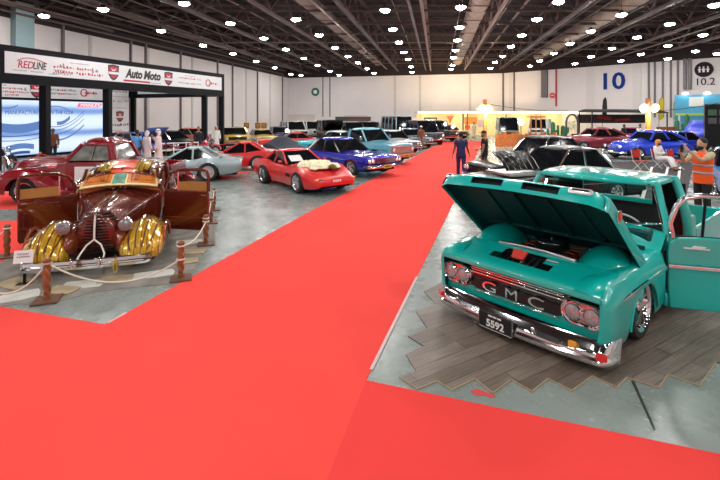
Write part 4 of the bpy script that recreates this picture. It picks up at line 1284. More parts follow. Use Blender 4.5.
# hood and grille shell
mb = MB()
loft(mb, [(.28, .34, .66, .86, .26), (.34, .32, .70, .92, .31), (.5, .32, .72, .95, .34), (1.0, .34, .76, .99, .42), (1.5, .34, .82, 1.02, .55), (1.78, .34, .88, 1.03, .66)], n=40, shoulder=.55, tumble=.93)
hd = mb.build('hood', BROWN, bc, smooth=60)
mb = MB(); mb.tube([(0, .30, .90), (0, .6, .97), (0, 1.2, 1.01), (0, 1.75, 1.04)], .014, 8); mb.build('hood_spear', CHROME, hd)
for s in (-1, 1):
    mb = MB()
    for k in range(3): mb.tube([(s * (.34 + .014 * k), .6, .74 - .03 * k), (s * (.44 + .01 * k), 1.1, .78 - .03 * k), (s * .57, 1.6, .84 - .03 * k)], .007, 6)
    mb.build('hood_strake', CHROME, hd)
mb = MB()
rows = []
for k in range(13):
    t = k / 12; z = .28 + .61 * t
    w = .29 + .02 * math.sin(t * PI) - .11 * max(0, t - .75) / .25
    rows.append([(w * u, .24 + .10 * abs(u) ** 1.8 + .05 * t, z) for u in [-1 + .2 * i for i in range(11)]])
mb.grid(rows); gr = mb.build('grille', mat('grille_maroon', S(54, 18, 14), rough=.25, metal=.4, coat=1), bc, smooth=60)
mb = MB()
for k in range(13):
    t = (k + .5) / 13; z = .28 + .61 * t; w = .29 + .02 * math.sin(t * PI) - .11 * max(0, t - .75) / .25
    mb.tube([(w * u, .225 + .10 * abs(u) ** 1.8 + .05 * t, z) for u in [-1 + .25 * i for i in range(9)]], .009, 5)
mb.build('grille_bar', mat('grille_dark', S(34, 12, 10), rough=.3, metal=.5), gr)
mb = MB(); mb.tube([(0, .19, .50), (0, .20, .68), (0, .24, .86), (0, .30, .93)], .016, 8)
mb.tube([(0, .19, .50), (-.10, .17, .42), (-.17, .08, .30), (-.18, -.10, .22)], .014, 8); mb.tube([(0, .19, .50), (.10, .17, .42), (.17, .08, .30), (.18, -.10, .22)], .014, 8)
mb.build('grille_guard', mat('guard_white', (.78, .74, .66), rough=.25, coat=1), gr)
mb = MB(); mb.tube([(-.09, .22, .88), (0, .19, .895), (.09, .22, .88)], .012, 8); mb.ell((0, .24, .93), (.025, .07, .035), 12, 8); mb.build('hood_ornament', CHROME, hd)
# front fenders, gold with brown inner flanks
for s in (-1, 1):
    mb = MB()
    loft(mb, [(-.02, .22, .28, .36, .20), (.06, .2, .38, .50, .28), (.25, .2, .46, .64, .325), (.55, .2, .52, .71, .335), (.9, .2, .50, .68, .32), (1.25, .2, .40, .52, .28), (1.6, .2, .30, .36, .25), (1.85, .2, .26, .29, .24)], x0=s * .66, arches=[(.66, .27, .35)], n=44, shoulder=.55, tumble=.9)
    f = mb.build('front_fender', GOLD, bc, smooth=60)
    mb = MB(); mb.box((s * .66, .66, .38), (.30, .64, .36)); mb.build('wheel_housing', BLACK, f)
    mb = MB(); mb.tube([(s * (.66 + .325), .66 + .355 * math.sin(a), .27 + .355 * math.cos(a)) for a in [(-84 + 168 * i / 20) * PI / 180 for i in range(21)]], .024, 8); mb.build('arch_band', mat('band_copper', S(150, 66, 30), rough=.25, metal=.5, coat=1), f)
    # painted brown scallops along the crown
    for ux in (-.62, -.2, .25, .66):
        mb = MB()
        fst = stations([(-.02, .28, .36, .20), (.06, .38, .50, .28), (.25, .46, .64, .325), (.55, .52, .71, .335), (.9, .50, .68, .32), (1.25, .40, .52, .28)])
        pts_ = []
        for dy in [-.01 + .06 * i for i in range(20)]:
            zs_, zt, w = fst(dy)
            pts_.append((s * .66 + w * .9 * ux, dy - .004, zs_ + (zt - zs_) * math.sin((1 - abs(ux)) * PI / 2) ** 1.1 + .004))
        mb.tube(pts_, .011, 6)
        mb.build('scallop_line', mat('scallop_brown', S(84, 34, 14), rough=.3, coat=1), f)
    # inner flank flowing to the grille
    mb = MB(); mb.ell((s * .36, .62, .42), (.16, .52, .26), 18, 12); mb.build('fender_apron', mat('copper_brown', S(128, 58, 30), rough=.25, metal=.4, coat=1), f)
    # bullet headlamp on the flank
    mb = MB(); c = Vector((s * .43, .20, .70))
    mb.lathe([(.10, 0), (.112, .02), (.11, .07), (.09, .16), (.05, .24), (.005, .28)], c, (0, 1, -.02), 24); hl = mb.build('headlamp', CHROME, bc)
    mb = MB(); mb.lathe([(.098, .0), (.08, -.025), (.04, -.04), (.001, -.044)], c, (0, 1, -.02), 22, caps=False); mb.build('headlamp_lens', mat('headlamp_clear', (.30, .30, .32), rough=.06, metal=.5, coat=1, var=.3, scale=40), hl)
    mb = MB(); mb.ell((s * .66, .50, .735), (.035, .09, .03), 12, 8); mb.build('fender_lamp', CHROME, f)
    # running board and rear fender
    mb = MB(); mb.box((s * .76, 2.45, .21), (.28, 1.5, .06)); mb.build('running_board', BROWN, bc, bevel=.02)
    mb = MB(); loft(mb, [(3.0, .2, .28, .34, .2), (3.3, .2, .5, .66, .26), (3.7, .2, .56, .74, .27), (4.2, .2, .48, .62, .25), (4.65, .22, .34, .40, .18)], x0=s * .68, arches=[(3.65, .3, .36)], n=36, tumble=.9); mb.build('rear_fender', GOLD, bc, smooth=60)
    wheel(bc, s * .72, .66, .31, .20, 'wire', s, .70)
    wheel(bc, s * .72, 3.65, .31, .20, 'wire', s, .70)
# cowl, cabin tub, tail
mb = MB(); loft(mb, [(1.72, .30, .88, 1.03, .66), (1.85, .3, .93, 1.05, .72), (1.98, .3, .96, 1.06, .74)], n=8, shoulder=.6); mb.build('cowl', BROWN, bc, smooth=60)
mb = MB(); loft(mb, [(2.95, .26, 1.02, 1.06, .76), (3.4, .26, 1.02, 1.06, .76), (4.2, .3, .96, 1.02, .70), (4.7, .4, .74, .82, .52), (4.85, .46, .6, .64, .36)], n=30); mb.build('rear_body', BROWN, bc, smooth=60)
mb = MB(); mb.box((0, 2.5, .26), (1.44, 1.3, .06)); mb.build('cabin_floor', DARKIN, bc, smooth=0)
mb = MB(); mb.box((0, 2.62, .55), (1.30, .5, .24)); mb.box((0, 2.92, .92), (1.30, .16, .62), rot=(-.15, 0, 0)); mb.build('seat', mat('tan_leather', S(120, 62, 26), rough=.5), bc, bevel=.05)
mb = MB(); mb.box((0, 1.98, 1.0), (1.36, .14, .18)); mb.build('dashboard', WOODO, bc, bevel=.03)
def RY(v): return 1.93 + 2.6 * v ** 1.25
def RZ(v): return 1.30 + .20 * math.sin(min(1, v * 2.6) * PI / 2) ** .8
# roof: long crowned shell with a gold and orange painted front
mb = MB(); rows = []
for i in range(25):
    v = i / 24; y = RY(v)
    zc = RZ(v) - .34 * max(0, (v - .55) / .45) ** 2.2
    w = .66 - .18 * max(0, (v - .5) / .5) ** 2 - .05 * max(0, .12 - v) / .12
    dr_ = .16
    rows.append([(w * u * (1 - .0), y, zc - dr_ * abs(u) ** 3.4) for u in [-1 + .1 * k for k in range(21)]])
mb.grid(rows); rf = mb.build('roof', BROWN, bc, smooth=60, solid=.03)
mb = MB(); rows = []
for i in range(9):
    v = i / 24; y = RY(v)
    zc = RZ(v) + .018
    w = .655 - .05 * max(0, .12 - v) / .12
    rows.append([(w * u, y, zc - .16 * abs(u) ** 3.4) for u in [-.99 + .099 * k for k in range(21)]])
mb.grid(rows); mb.build('roof_gold_panel', gold_material('gold_roof', 'X', 20), rf, smooth=60)
mb = MB(); rows = []
for i in range(9):
    v = i / 24; y = RY(v)
    zc = RZ(v) + .024
    rows.append([(.20 * u + .02, y, zc - .0005 - .16 * abs(.3 * u) ** 3.4) for u in (-1, -.5, 0, .5, 1)])
mb.grid(rows); mb.build('roof_orange_panel', mat('roof_orange', S(216, 66, 22), rough=.3, coat=1, metal=.2), rf, smooth=60)
for s in (-1, 1):
    for dx in (.30, .50):
        mb = MB(); mb.tube([(s * dx, RY(t * .33), RZ(t * .33) + .026 - .16 * (dx / .655) ** 3.4) for t in [k / 8 for k in range(9)]], .008, 5); mb.build('roof_pinstripe', mat('scallop_brown', S(84, 34, 14)), rf)
# pillars, windscreen, quarter glass
for s in (-1, 1):
    mb = MB(); mb.tube([(s * .70, 1.86, 1.0), (s * .62, 2.04, 1.40)], .03, 8); mb.build('pillar', BROWN, bc)
    mb = MB(); mb.tube([(s * .74, 2.98, 1.0), (s * .64, 2.95, 1.40)], .05, 8); mb.build('pillar', BROWN, bc)
    mb = MB(); mb.add([(s * .74, 3.05, 1.03), (s * .70, 4.0, 1.0), (s * .60, 3.7, 1.32), (s * .63, 3.05, 1.40)], [(0, 1, 2, 3)]); mb.build('quarter_window', GLASSD, bc, smooth=0)
mb = MB(); mb.add([(-.68, 1.84, 1.02), (.68, 1.84, 1.02), (.60, 2.02, 1.42), (-.60, 2.02, 1.42)], [(0, 1, 2, 3)]); ws = mb.build('windscreen', GLASSC, bc, smooth=0)
mb = MB(); mb.tube([(0, 1.83, 1.03), (0, 2.0, 1.42)], .012, 6); mb.build('windscreen_divider', CHROME, ws)
mb = MB()
for s in (-1, 1): mb.tube([(s * .10, 1.78, 1.05), (s * .32, 1.80, 1.12)], .006, 5); mb.ell((s * .10, 1.78, 1.05), (.025, .025, .02), 10, 6)
mb.build('wiper', CHROME, bc)
# sun visor: cream frame with two wood wings and a teal centre pane
V0 = Vector((0, 1.66, 1.125)); VU = Vector((0, .40, .26)).normalized()       # from front edge up to the roof
def vis(x, t, n=0.0):
    sag = .05 * (x / .74) ** 2
    return V0 + Vector((x * .90 * (1 - .08 * t), .10 * (x / .74) ** 2, -sag * 1.4 * (1 - .4 * t))) + VU * (.45 * t) + VU.cross(Vector((-1, 0, 0))) * n
def vpanel(x0, x1, t0, t1, n0, n1, name, m, parent=None):
    mb = MB(); xs_ = [x0 + (x1 - x0) * k / 8 for k in range(9)]
    a = [[vis(x, t, n0) for x in xs_] for t in (t0, t1)]; b = [[vis(x, t, n1) for x in xs_] for t in (t0, t1)]
    mb.grid(a + b[::-1], closed=False)
    loopf = [(0, 9, 18, 27)]
    mb.add([a[0][0], a[1][0], b[1][0], b[0][0]], [(0, 1, 2, 3)]); mb.add([a[0][-1], a[1][-1], b[1][-1], b[0][-1]], [(0, 1, 2, 3)])
    mb.add(a[0] + b[0], [(i, i + 1, 10 + i, 9 + i) for i in range(8)])
    return mb.build(name, m, parent or bc, smooth=30)
vf = vpanel(-.75, .75, 0, 1, -.012, .012, 'sun_visor', CREAM)
vpanel(-.71, -.155, .12, .88, -.018, .018, 'visor_wing', WOODO, vf)
vpanel(.155, .71, .12, .88, -.018, .018, 'visor_wing', WOODO, vf)
vpanel(-.125, .125, .08, .92, -.018, .018, 'visor_pane', mat('visor_teal_pane', S(120, 170, 150), rough=.12, coat=1, var=.4, scale=7), vf)
for s in (-1, 1):
    mb = MB()
    q = [vis(s * x, t, .024) for x, t in ((.24, .25), (.66, .28), (.66, .74), (.42, .74), (.36, .3), (.30, .3), (.36, .74), (.24, .74))]
    mb.tube(q, .006, 5, closed=True); mb.build('visor_inlay', mat('inlay_brown', S(110, 46, 16), rough=.4), vf)
# doors, both swung wide on their rear hinges
def bdoor(s, ang, k=1.0):
    hx = Vector((s * .77, 1.98, 0)); a = math.radians(ang)
    U = Vector((s * math.sin(a), math.cos(a), 0)); Nn = Vector((s * math.cos(a), -math.sin(a), 0))
    def q(u, z, n=0.0): return hx + U * (u * k) + Nn * n + Vector((0, 0, z - (.05 if z > .9 else 0)))
    prof = [(0, .17), (0, .95), (.98 * k, .95), (1.0 * k, .86), (1.0 * k, .22), (.97 * k, .16)]
    mb = MB(); mb.prism(prof, q(0, 0, -.03), U, (0, 0, 1), Nn * .06); d_ = mb.build('door', BROWN, bc, bevel=.02, smooth=0)
    mb = MB(); mb.tube([q(0, .99), q(.06, 1.18), q(.16, 1.34), q(.34, 1.40), q(.80, 1.42), q(.96, 1.38), q(.99, 1.28), q(.99, .99)], .032, 8); w_ = mb.build('window_frame', BROWN, d_)
    mb = MB(); mb.tube([q(.30, 1.0), q(.31, 1.39)], .014, 6); mb.tube([q(.05, 1.01), q(.30, 1.01)], .012, 6); mb.tube([q(.08, 1.16), q(.16, 1.31), q(.30, 1.38)], .012, 6); mb.build('vent_frame', CHROME, w_)
    mb = MB(); mb.add([q(.32, 1.0), q(.97, 1.0), q(.97, 1.17), q(.32, 1.17)], [(0, 1, 2, 3)]); mb.build('window_shade', mat('shade_wood', S(176, 122, 60), rough=.4), w_, smooth=0, solid=.008)
    mb = MB(); mb.tube([q(0, .42, .035), q(.99, .42, .035)], .009, 5); mb.build('door_molding', mat('band_copper', S(150, 66, 30)), d_)
    mb = MB(); mb.tube([q(.86, .92, .03), q(.86, .92, .06), q(.96, .92, .06)], .012, 6); mb.build('handle', CHROME, d_)
    mb = MB(); mb.tube([q(.02, .98, .03), q(.0, 1.10, .10)], .012, 6); mb.lathe([(.085, 0), (.09, .02), (.06, .06), (.01, .075)], q(.0, 1.20, .11), (-U * .3 - Nn * -.2).normalized(), 18); mb.build('mirror', CHROME, d_)
bdoor(1, 116, .96); bdoor(-1, 116, .90)
# bumper, plate, gold leaf pendant
bb = bumper(bc, -.14, .25, .85, .14, .06, CHROME, wrap=.20, t=.06)
for s in (-1, 1):
    mb = MB(); mb.ell((s * .18, -.245, .27), (.025, .03, .085), 12, 8); mb.build('bumper_guard', CHROME, bb)
p = BC + Matrix.Rotation(BR, 3, 'Z') @ Vector((.40, -.27, 0))
mb = MB(); mb.ell((0, 0, .20), (.035, .014, .11), 14, 10); lf = tag(mb.build('leaf_pendant', mat('pendant_gold', S(190, 150, 60), rough=.4, var=.4, scale=20), loc=(p.x, p.y, .0), rotz=BR), 'small golden leaf-shaped pendant hanging on the chrome bumper of the brown car', 'pendant')
mb = MB(); mb.ell((0, -.012, .19), (.018, .008, .06), 10, 8); mb.tube([(0, 0, .30), (0, .02, .36)], .005, 5); mb.build('pendant_heart', mat('pendant_green', S(90, 120, 50)), lf)
# white card standing at the left front corner
p = BC + Matrix.Rotation(BR, 3, 'Z') @ Vector((-.80, -.16, 0))
cd = thing('display_card', 'small white information card standing by the left front fender of the brown car', 'card', (p.x, p.y, .004), BR)
mb = MB(); mb.box((0, .03, .17), (.03, .03, .34)); mb.box((0, .03, .008), (.2, .12, .016)); mb.build('stand', BLACK, cd, smooth=0)
mb = MB(); mb.box((0, 0, .41), (.24, .012, .18), rot=(-.25, 0, 0)); c_ = mb.build('card', WHITE, cd, smooth=0)
mb = MB()
for k, w in enumerate((.20, .24, .16)): mb.box((0, -.018 + .011 * k, .455 - .045 * k), (w * .7, .004, .016), rot=(-.25, 0, 0))
mb.build('card_marks', mat('card_grey', (.35, .33, .33)), c_, smooth=0)
# ------------------------------------------------------------ other cars: x across, y back from the nose, heading -y
def headlamps(parent, xs, y, z, r, m=LENS, ring=CHROME):
    for x in xs:
        mb = MB(); mb.lathe([(r, .02), (r * 1.12, .0), (r * 1.1, -.03), (r * .95, -.035), (r * .9, -.015)], (x, y, z), (0, 1, 0), 16, caps=False); a = mb.build('headlamp_ring', ring, parent)
        mb = MB(); mb.lathe([(r * .95, -.01), (r * .6, -.03), (.001, -.04)], (x, y, z), (0, 1, 0), 14, caps=False); mb.build('headlamp', m, a)
def underbody(parent, y0, y1, w, z=.3, h=.3):
    mb = MB(); mb.box((0, (y0 + y1) / 2, z), (2 * w, y1 - y0, h)); return mb.build('underbody', BLACK, parent, smooth=0)
def plate(parent, y, z, x=0.0, w=.42, h=.13, m=PLATE):
    mb = MB(); mb.box((x, y, z), (w, .015, h)); p = mb.build('number_plate', m, parent, smooth=0)
    mb = MB()
    for k in range(4): mb.box((x - .12 + .08 * k, y - .01, z), (.05, .006, h * .5))
    mb.build('plate_marks', LETTER if m is PLATE else BLACK, p, smooth=0)

def wedge_coupe(name, label, loc, deg, pm, group=None, rim=CHROME, popup=False, roofm=None):
    """long-nosed two-seat sports coupe with swelling fenders"""
    t = thing(name, label, 'car', loc, math.radians(deg), group)
    st = [(0, .30, .46, .50, .60), (.06, .24, .52, .55, .70), (.30, .20, .60, .62, .80), (.62, .18, .72, .69, .86), (.98, .17, .82, .72, .885), (1.35, .17, .78, .76, .85), (1.75, .17, .75, .80, .81), (2.1, .17, .75, .84, .79), (2.6, .17, .76, .85, .79), (3.0, .18, .80, .85, .82), (3.45, .19, .88, .84, .89), (3.9, .22, .85, .83, .88), (4.35, .27, .80, .81, .82), (4.58, .34, .79, .80, .76), (4.64, .42, .74, .75, .73)]
    mb = MB(); loft(mb, st, arches=[(1.0, .30, .375), (3.45, .30, .385)], n=60, shoulder=.42, tuck=.92, tumble=.90)
    b = mb.build('body', pm, t, smooth=50)
    underbody(t, .25, 4.45, .64, .32, .26)
    cabin(t, (1.95, 3.75, .70, .80), (2.62, 3.12, .52, 1.20), pm, crown=.03, posts=(.52,), pr=.035, roofm=roofm)
    for s in (-1, 1):
        wheel(t, s * .77, 1.0, .335, .24, 'spoke', s, .66, rim); wheel(t, s * .78, 3.45, .34, .26, 'spoke', s, .66, rim)
        mb = MB(); mb.tube([(s * .74, 2.15, .82), (s * .84, 2.10, .88)], .014, 6); mb.ell((s * .88, 2.10, .90), (.07, .05, .05), 12, 8); mb.build('mirror', pm, t)
        mb = MB(); mb.prism([(-.17, 0), (.14, .02), (.10, .12), (-.12, .10)], (s * (.852), 1.62, .45), (0, 1, 0), (0, 0, 1), (s * .008, 0, 0)); mb.build('side_vent', BLACK, b, smooth=0)
        mb = MB(); mb.box((s * .42, .055, .47), (.40, .06, .075), rot=(.1, 0, 0)); mb.build('grille', BLACK, t, bevel=.01)
        mb = MB(); mb.box((s * .68, .09, .50), (.14, .06, .05)); mb.build('marker_lamp', AMBER, t, bevel=.01)
        for x in (.38, .60):
            mb = MB(); mb.lathe([(.075, -.01), (.08, .0), (.07, .012), (.001, .014)], (s * x, 4.635, .62), (0, 1, 0), 16); mb.build('tail_lamp', REDLENS, t)
    mb = MB(); mb.box((0, .03, .36), (1.1, .05, .06)); mb.build('front_lip', pm, t, bevel=.015)
    plate(t, .012, .44)
    mb = MB(); mb.tube([(0, 1.5, .80), (0, 1.0, .775), (0, .5, .70), (0, .15, .60)], .008, 6); mb.build('hood_crease', pm, b)
    return t
mat('paint_black', S(12, 12, 14), rough=.3, coat=.45, spec=.25, var=.03)
C_RED = paint('sports_red', S(222, 22, 22), rough=.3)
C_RED2 = paint('deep_red', S(214, 20, 24), rough=.3)
C_SILVER = paint('silver_blue', S(168, 186, 190), metal=.35, rough=.3)
v1 = wedge_coupe('sports_car', 'red sports coupe with a pale sheepskin spread over its hood, facing the aisle', (-.70, 13.26, 0), 37, C_RED)
w1 = Matrix.Translation(Vector((-.70, 13.26, 0))) @ Matrix.Rotation(math.radians(37), 4, 'Z')
# sheepskin on the hood
mb = MB(); rows = []
r2 = random.Random(3)
for i in range(23):
    v = i / 22; row = []
    for j in range(25):
        u = j / 24 * 2 - 1
        wv = (.56 + .10 * math.sin(v * 11 + 1)) * (1 - .5 * max(0, v - .7) / .3) * (.75 + .25 * min(1, v / .2))
        x = u * wv + .06; y = .58 + 1.35 * v + .05 * math.sin(u * 7)
        e = min(1, (1 - abs(u)) * 5) * min(1, min(v, 1 - v) * 7 + .1)
        row.append((x, y, .745 + .06 * v + .085 * e + .05 * r2.random() * e))
    rows.append(row)
mb.grid(rows)
fur = tag(mb.build('sheepskin', mat('fleece', S(238, 226, 190), rough=.95, var=.25, scale=12, bump=1.0, bscale=60), smooth=0, solid=.03), 'cream sheepskin lying over the hood of the red sports coupe', 'sheepskin')
fur.matrix_world = w1
mb = MB(); mb.ell((.18, .52, .80), (.11, .16, .09), 14, 10); mb.ell((.18, .38, .78), (.06, .09, .055), 12, 8); mb.ell((.07, .55, .83), (.03, .07, .02), 8, 6); mb.ell((.29, .55, .83), (.03, .07, .02), 8, 6)
mb.build('head', mat('fleece_brown', S(120, 92, 60), rough=.95, bump=.6), fur)
mb = MB(); mb.box((-.30, 2.08, .98), (.46, .012, .30), rot=(-.95, 0, 0)); pc_ = tag(mb.build('paper_sheet', WHITE, smooth=0), 'white paper sheet behind the windscreen of the red coupe with the sheepskin', 'paper'); pc_.matrix_world = w1
v2 = wedge_coupe('sports_car', 'red sports coupe with black rear window behind the silver coupe, facing left', G(226, 169.5), -96, C_RED2, rim=mat('rim_bright', (.74, .74, .76), rough=.3, metal=.4))
v3 = wedge_coupe('sports_car', 'silver-blue sports coupe seen from its rear wheel and tail, facing left', G(150, 183), -98, C_SILVER, rim=mat('rim_silver', (.72, .64, .64), rough=.3, metal=.4))
v2.location = (-8.04, 19.27, 0); v2.rotation_euler.z = math.radians(-80); v3.location = (-9.17, 16.11, 0); v3.rotation_euler.z = math.radians(-78)

def sedan(name, label, loc, deg, pm, group=None, roofm=None, L=5.2, W=.98, boxy=True, chrome=True, top=1.36, hoodup=False, wall=None, grm=None):
    """three-box american car with full-width chrome grille"""
    t = thing(name, label, 'car', loc, math.radians(deg), group)
    k = L / 5.2
    st = [(0, .40, .70, .74, W * .93), (.06 * k, .32, .76, .80, W * .97), (.3 * k, .28, .80, .84, W), (1.0 * k, .26, .83, .87, W), (1.75 * k, .26, .84, .93, W), (2.6 * k, .26, .85, .93, W), (3.6 * k, .26, .86, .93, W), (4.3 * k, .28, .86, .90, W), (5.0 * k, .34, .83, .85, W * .96), (5.2 * k, .46, .76, .80, W * .92)]
    mb = MB(); loft(mb, st, arches=[(.95 * k, .30, .38), (3.85 * k, .30, .38)], n=54, shoulder=.45, tuck=.95, tumble=.95); b = mb.build('body', pm, t, smooth=45)
    underbody(t, .2, 5.0 * k, W * .8, .32, .24)
    cabin(t, (1.80 * k, 4.05 * k, W * .84, .88), (2.45 * k, 3.45 * k, W * .66, top), pm, crown=.05, posts=(.5,), roofm=roofm, chrome=chrome)
    for s in (-1, 1):
        wheel(t, s * (W - .12), .95 * k, .335, .2, 'spoke', s, .64); wheel(t, s * (W - .12), 3.85 * k, .335, .2, 'spoke', s, .64)
        mb = MB(); mb.tube([(s * (W + .003), .2 * k, .62), (s * (W + .006), 2.5 * k, .62), (s * (W + .003), 5.0 * k, .62)], .012, 6); mb.build('side_trim', CHROME, b)
    mb = MB(); mb.box((0, -.005, .62), (W * 1.72, .05, .20)); g = mb.build('grille', grm or BLACK, t, smooth=0)
    mb = MB()
    for j in range(4): mb.box((0, -.035, .55 + .045 * j), (W * 1.2, .014, .014))
    for j in range(9): mb.box((-W * .6 + W * .15 * j, -.034, .62), (.012, .012, .16))
    mb.build('grille_bar', CHROME, g, smooth=0)
    headlamps(t, [s * W * q for s in (-1, 1) for q in (.68, .86)], -.04, .63, .075)
    bumper(t, -.10, .42, W * .98, .14, .03, CHROME)
    bumper(t, 5.25 * k, .45, W * .96, .14, .03, CHROME, back=True)
    plate(t, -.19, .40, m=mat('plate_amber', (.75, .45, .06), rough=.4))
    if hoodup:
        mb = MB(); mb.grid([[(x, 1.70 * k, .93) for x in (-W * .8, 0, W * .8)], [(x, 1.1 * k, 1.42) for x in (-W * .8, 0, W * .8)], [(x, .62 * k, 1.72 - .04 * abs(x)) for x in (-W * .78, 0, W * .78)]]); mb.build('hood', pm, t, solid=.04)
        mb = MB(); mb.box((0, .95 * k, .90), (W * 1.3, 1.2 * k, .03)); mb.build('engine_bay', BLACK, t, smooth=0)
    return t
C_BLUE = paint('candy_blue', S(26, 30, 178), metal=.3, rough=.25)
imp = sedan('lowrider', 'deep blue lowrider with white flecks and wide chrome grille beside the red coupe', (.95, 17.0, 0), 43, C_BLUE, L=5.0, grm=mat('grille_red', (.35, .06, .08), rough=.3, metal=.5))
imp.location.z = .05

def pickup(name, label, loc, deg, pm, grm=BLACK, group=None, bed=True, roofm=None):
    """square-shouldered 1970s pickup"""
    t = thing(name, label, 'truck', loc, math.radians(deg), group)
    st = [(0, .42, .98, 1.02, .90), (.05, .36, 1.02, 1.06, .95), (.3, .32, 1.05, 1.09, .98), (1.2, .32, 1.08, 1.14, .99), (1.6, .32, 1.10, 1.18, .99), (2.9, .32, 1.10, 1.16, .99)]
    mb = MB(); loft(mb, st, arches=[(.95, .36, .43)], n=36, shoulder=.4, tuck=.96, tumble=.95); mb.build('body', pm, t, smooth=45)
    st = [(2.95, .34, 1.05, 1.05, .97), (3.1, .34, 1.06, 1.06, .98), (4.9, .36, 1.06, 1.06, .98), (5.0, .40, 1.04, 1.04, .96)]
    mb = MB(); loft(mb, st, arches=[(3.9, .36, .43)], n=28, shoulder=.3, tuck=.97, tumble=.98); b = mb.build('load_bed', pm, t, smooth=45)
    mb = MB(); mb.box((0, 3.98, 1.06), (1.7, 1.7, .02)); mb.build('bed_shade', DARKIN, b, smooth=0)  # dark sheet at rim height stands in for the shaded hollow of the bed
    underbody(t, .2, 4.8, .8, .42, .3)
    cabin(t, (1.55, 2.85, .90, 1.14), (2.0, 2.78, .76, 1.72), pm, crown=.05, posts=(), pr=.045, roofm=roofm)
    for s in (-1, 1):
        wheel(t, s * .86, .95, .36, .23, 'plain', s, .62); wheel(t, s * .86, 3.9, .36, .23, 'plain', s, .62)
        mb = MB(); mb.tube([(s * .985, .1, .78), (s * .995, 1.5, .80), (s * .995, 2.9, .80)], .012, 6); mb.build('side_trim', CHROME, t)
        mb = MB(); mb.tube([(s * .92, 1.75, 1.16), (s * 1.06, 1.72, 1.24)], .012, 6); mb.box((s * 1.10, 1.72, 1.30), (.14, .05, .2)); mb.build('mirror', CHROME, t, bevel=.015)
    mb = MB(); mb.box((0, -.01, .78), (1.70, .06, .36)); g = mb.build('grille', grm, t, bevel=.02)
    mb = MB()
    for j in range(5): mb.box((0, -.045, .66 + .06 * j), (1.2, .012, .014))
    mb.build('grille_bar', CHROME, g, smooth=0)
    headlamps(t, [-.72, .72], -.05, .80, .10)
    bumper(t, -.14, .50, .97, .15, .03, CHROME if grm is BLACK else grm)
    plate(t, -.26, .50, m=mat('plate_amber', (.75, .45, .06), rough=.4))
    return t
C_LBLUE = paint('pale_blue', S(104, 176, 196), rough=.3)
pk = pickup('pickup_truck', 'pale blue 1970s pickup with salmon pink grille behind the deep blue lowrider', (2.05, 21.0, 0), 46, C_LBLUE, mat('salmon', S(196, 120, 104), rough=.35, coat=.6))

def suv(name, label, loc, deg, pm, group=None, glass=GLASSD, L=4.7, W=.95, H_=1.85, van=False, hoodup=False, cat='car', hoodm=None):
    t = thing(name, label, cat, loc, math.radians(deg), group)
    k = L / 4.7
    hd = .35 if van else 1.3
    st = [(0, .45, .92, .96, W * .93), (.06, .38, .98, 1.02, W * .97), (.3, .34, 1.0, 1.05, W), (hd * k, .34, 1.02, 1.08, W), (3.0 * k, .34, 1.04, 1.08, W), (4.6 * k, .36, 1.03, 1.07, W * .98), (4.7 * k, .44, 1.0, 1.04, W * .95)]
    mb = MB(); loft(mb, st, arches=[(.9 * k, .36, .42), (3.7 * k, .36, .42)], n=44, shoulder=.4, tuck=.96, tumble=.96); mb.build('body', pm, t, smooth=45)
    underbody(t, .2, 4.5 * k, W * .8, .42, .3)
    cabin(t, (hd * k, 4.62 * k, W * .93, 1.05), (hd * k + (.25 if van else .55), 4.5 * k, W * .82, H_), pm, glass, crown=.04, posts=(.33, .62) if not van else (.25, .5, .75), pr=.05)
    for s in (-1, 1):
        wheel(t, s * (W - .11), .9 * k, .36, .22, 'plain', s, .6); wheel(t, s * (W - .11), 3.7 * k, .36, .22, 'plain', s, .6)
    mb = MB(); mb.box((0, -.01, .80), (W * 1.3, .05, .22)); g = mb.build('grille', BLACK, t, smooth=0)
    mb = MB()
    for j in range(3): mb.box((0, -.04, .74 + .06 * j), (W * 1.2, .012, .016))
    mb.build('grille_bar', CHROME, g, smooth=0)
    headlamps(t, [-W * .76, W * .76], -.04, .80, .09)
    bumper(t, -.10, .50, W * .97, .16, .03, CHROME if not van else pm)
    if hoodup:
        mb = MB(); mb.grid([[(x, 1.25 * k, 1.10) for x in (-W * .85, 0, W * .85)], [(x, .6 * k, 1.75) for x in (-W * .85, 0, W * .85)], [(x, .3 * k, 2.0) for x in (-W * .8, 0, W * .8)]]); mb.build('hood', hoodm or pm, t, solid=.05)
    return t

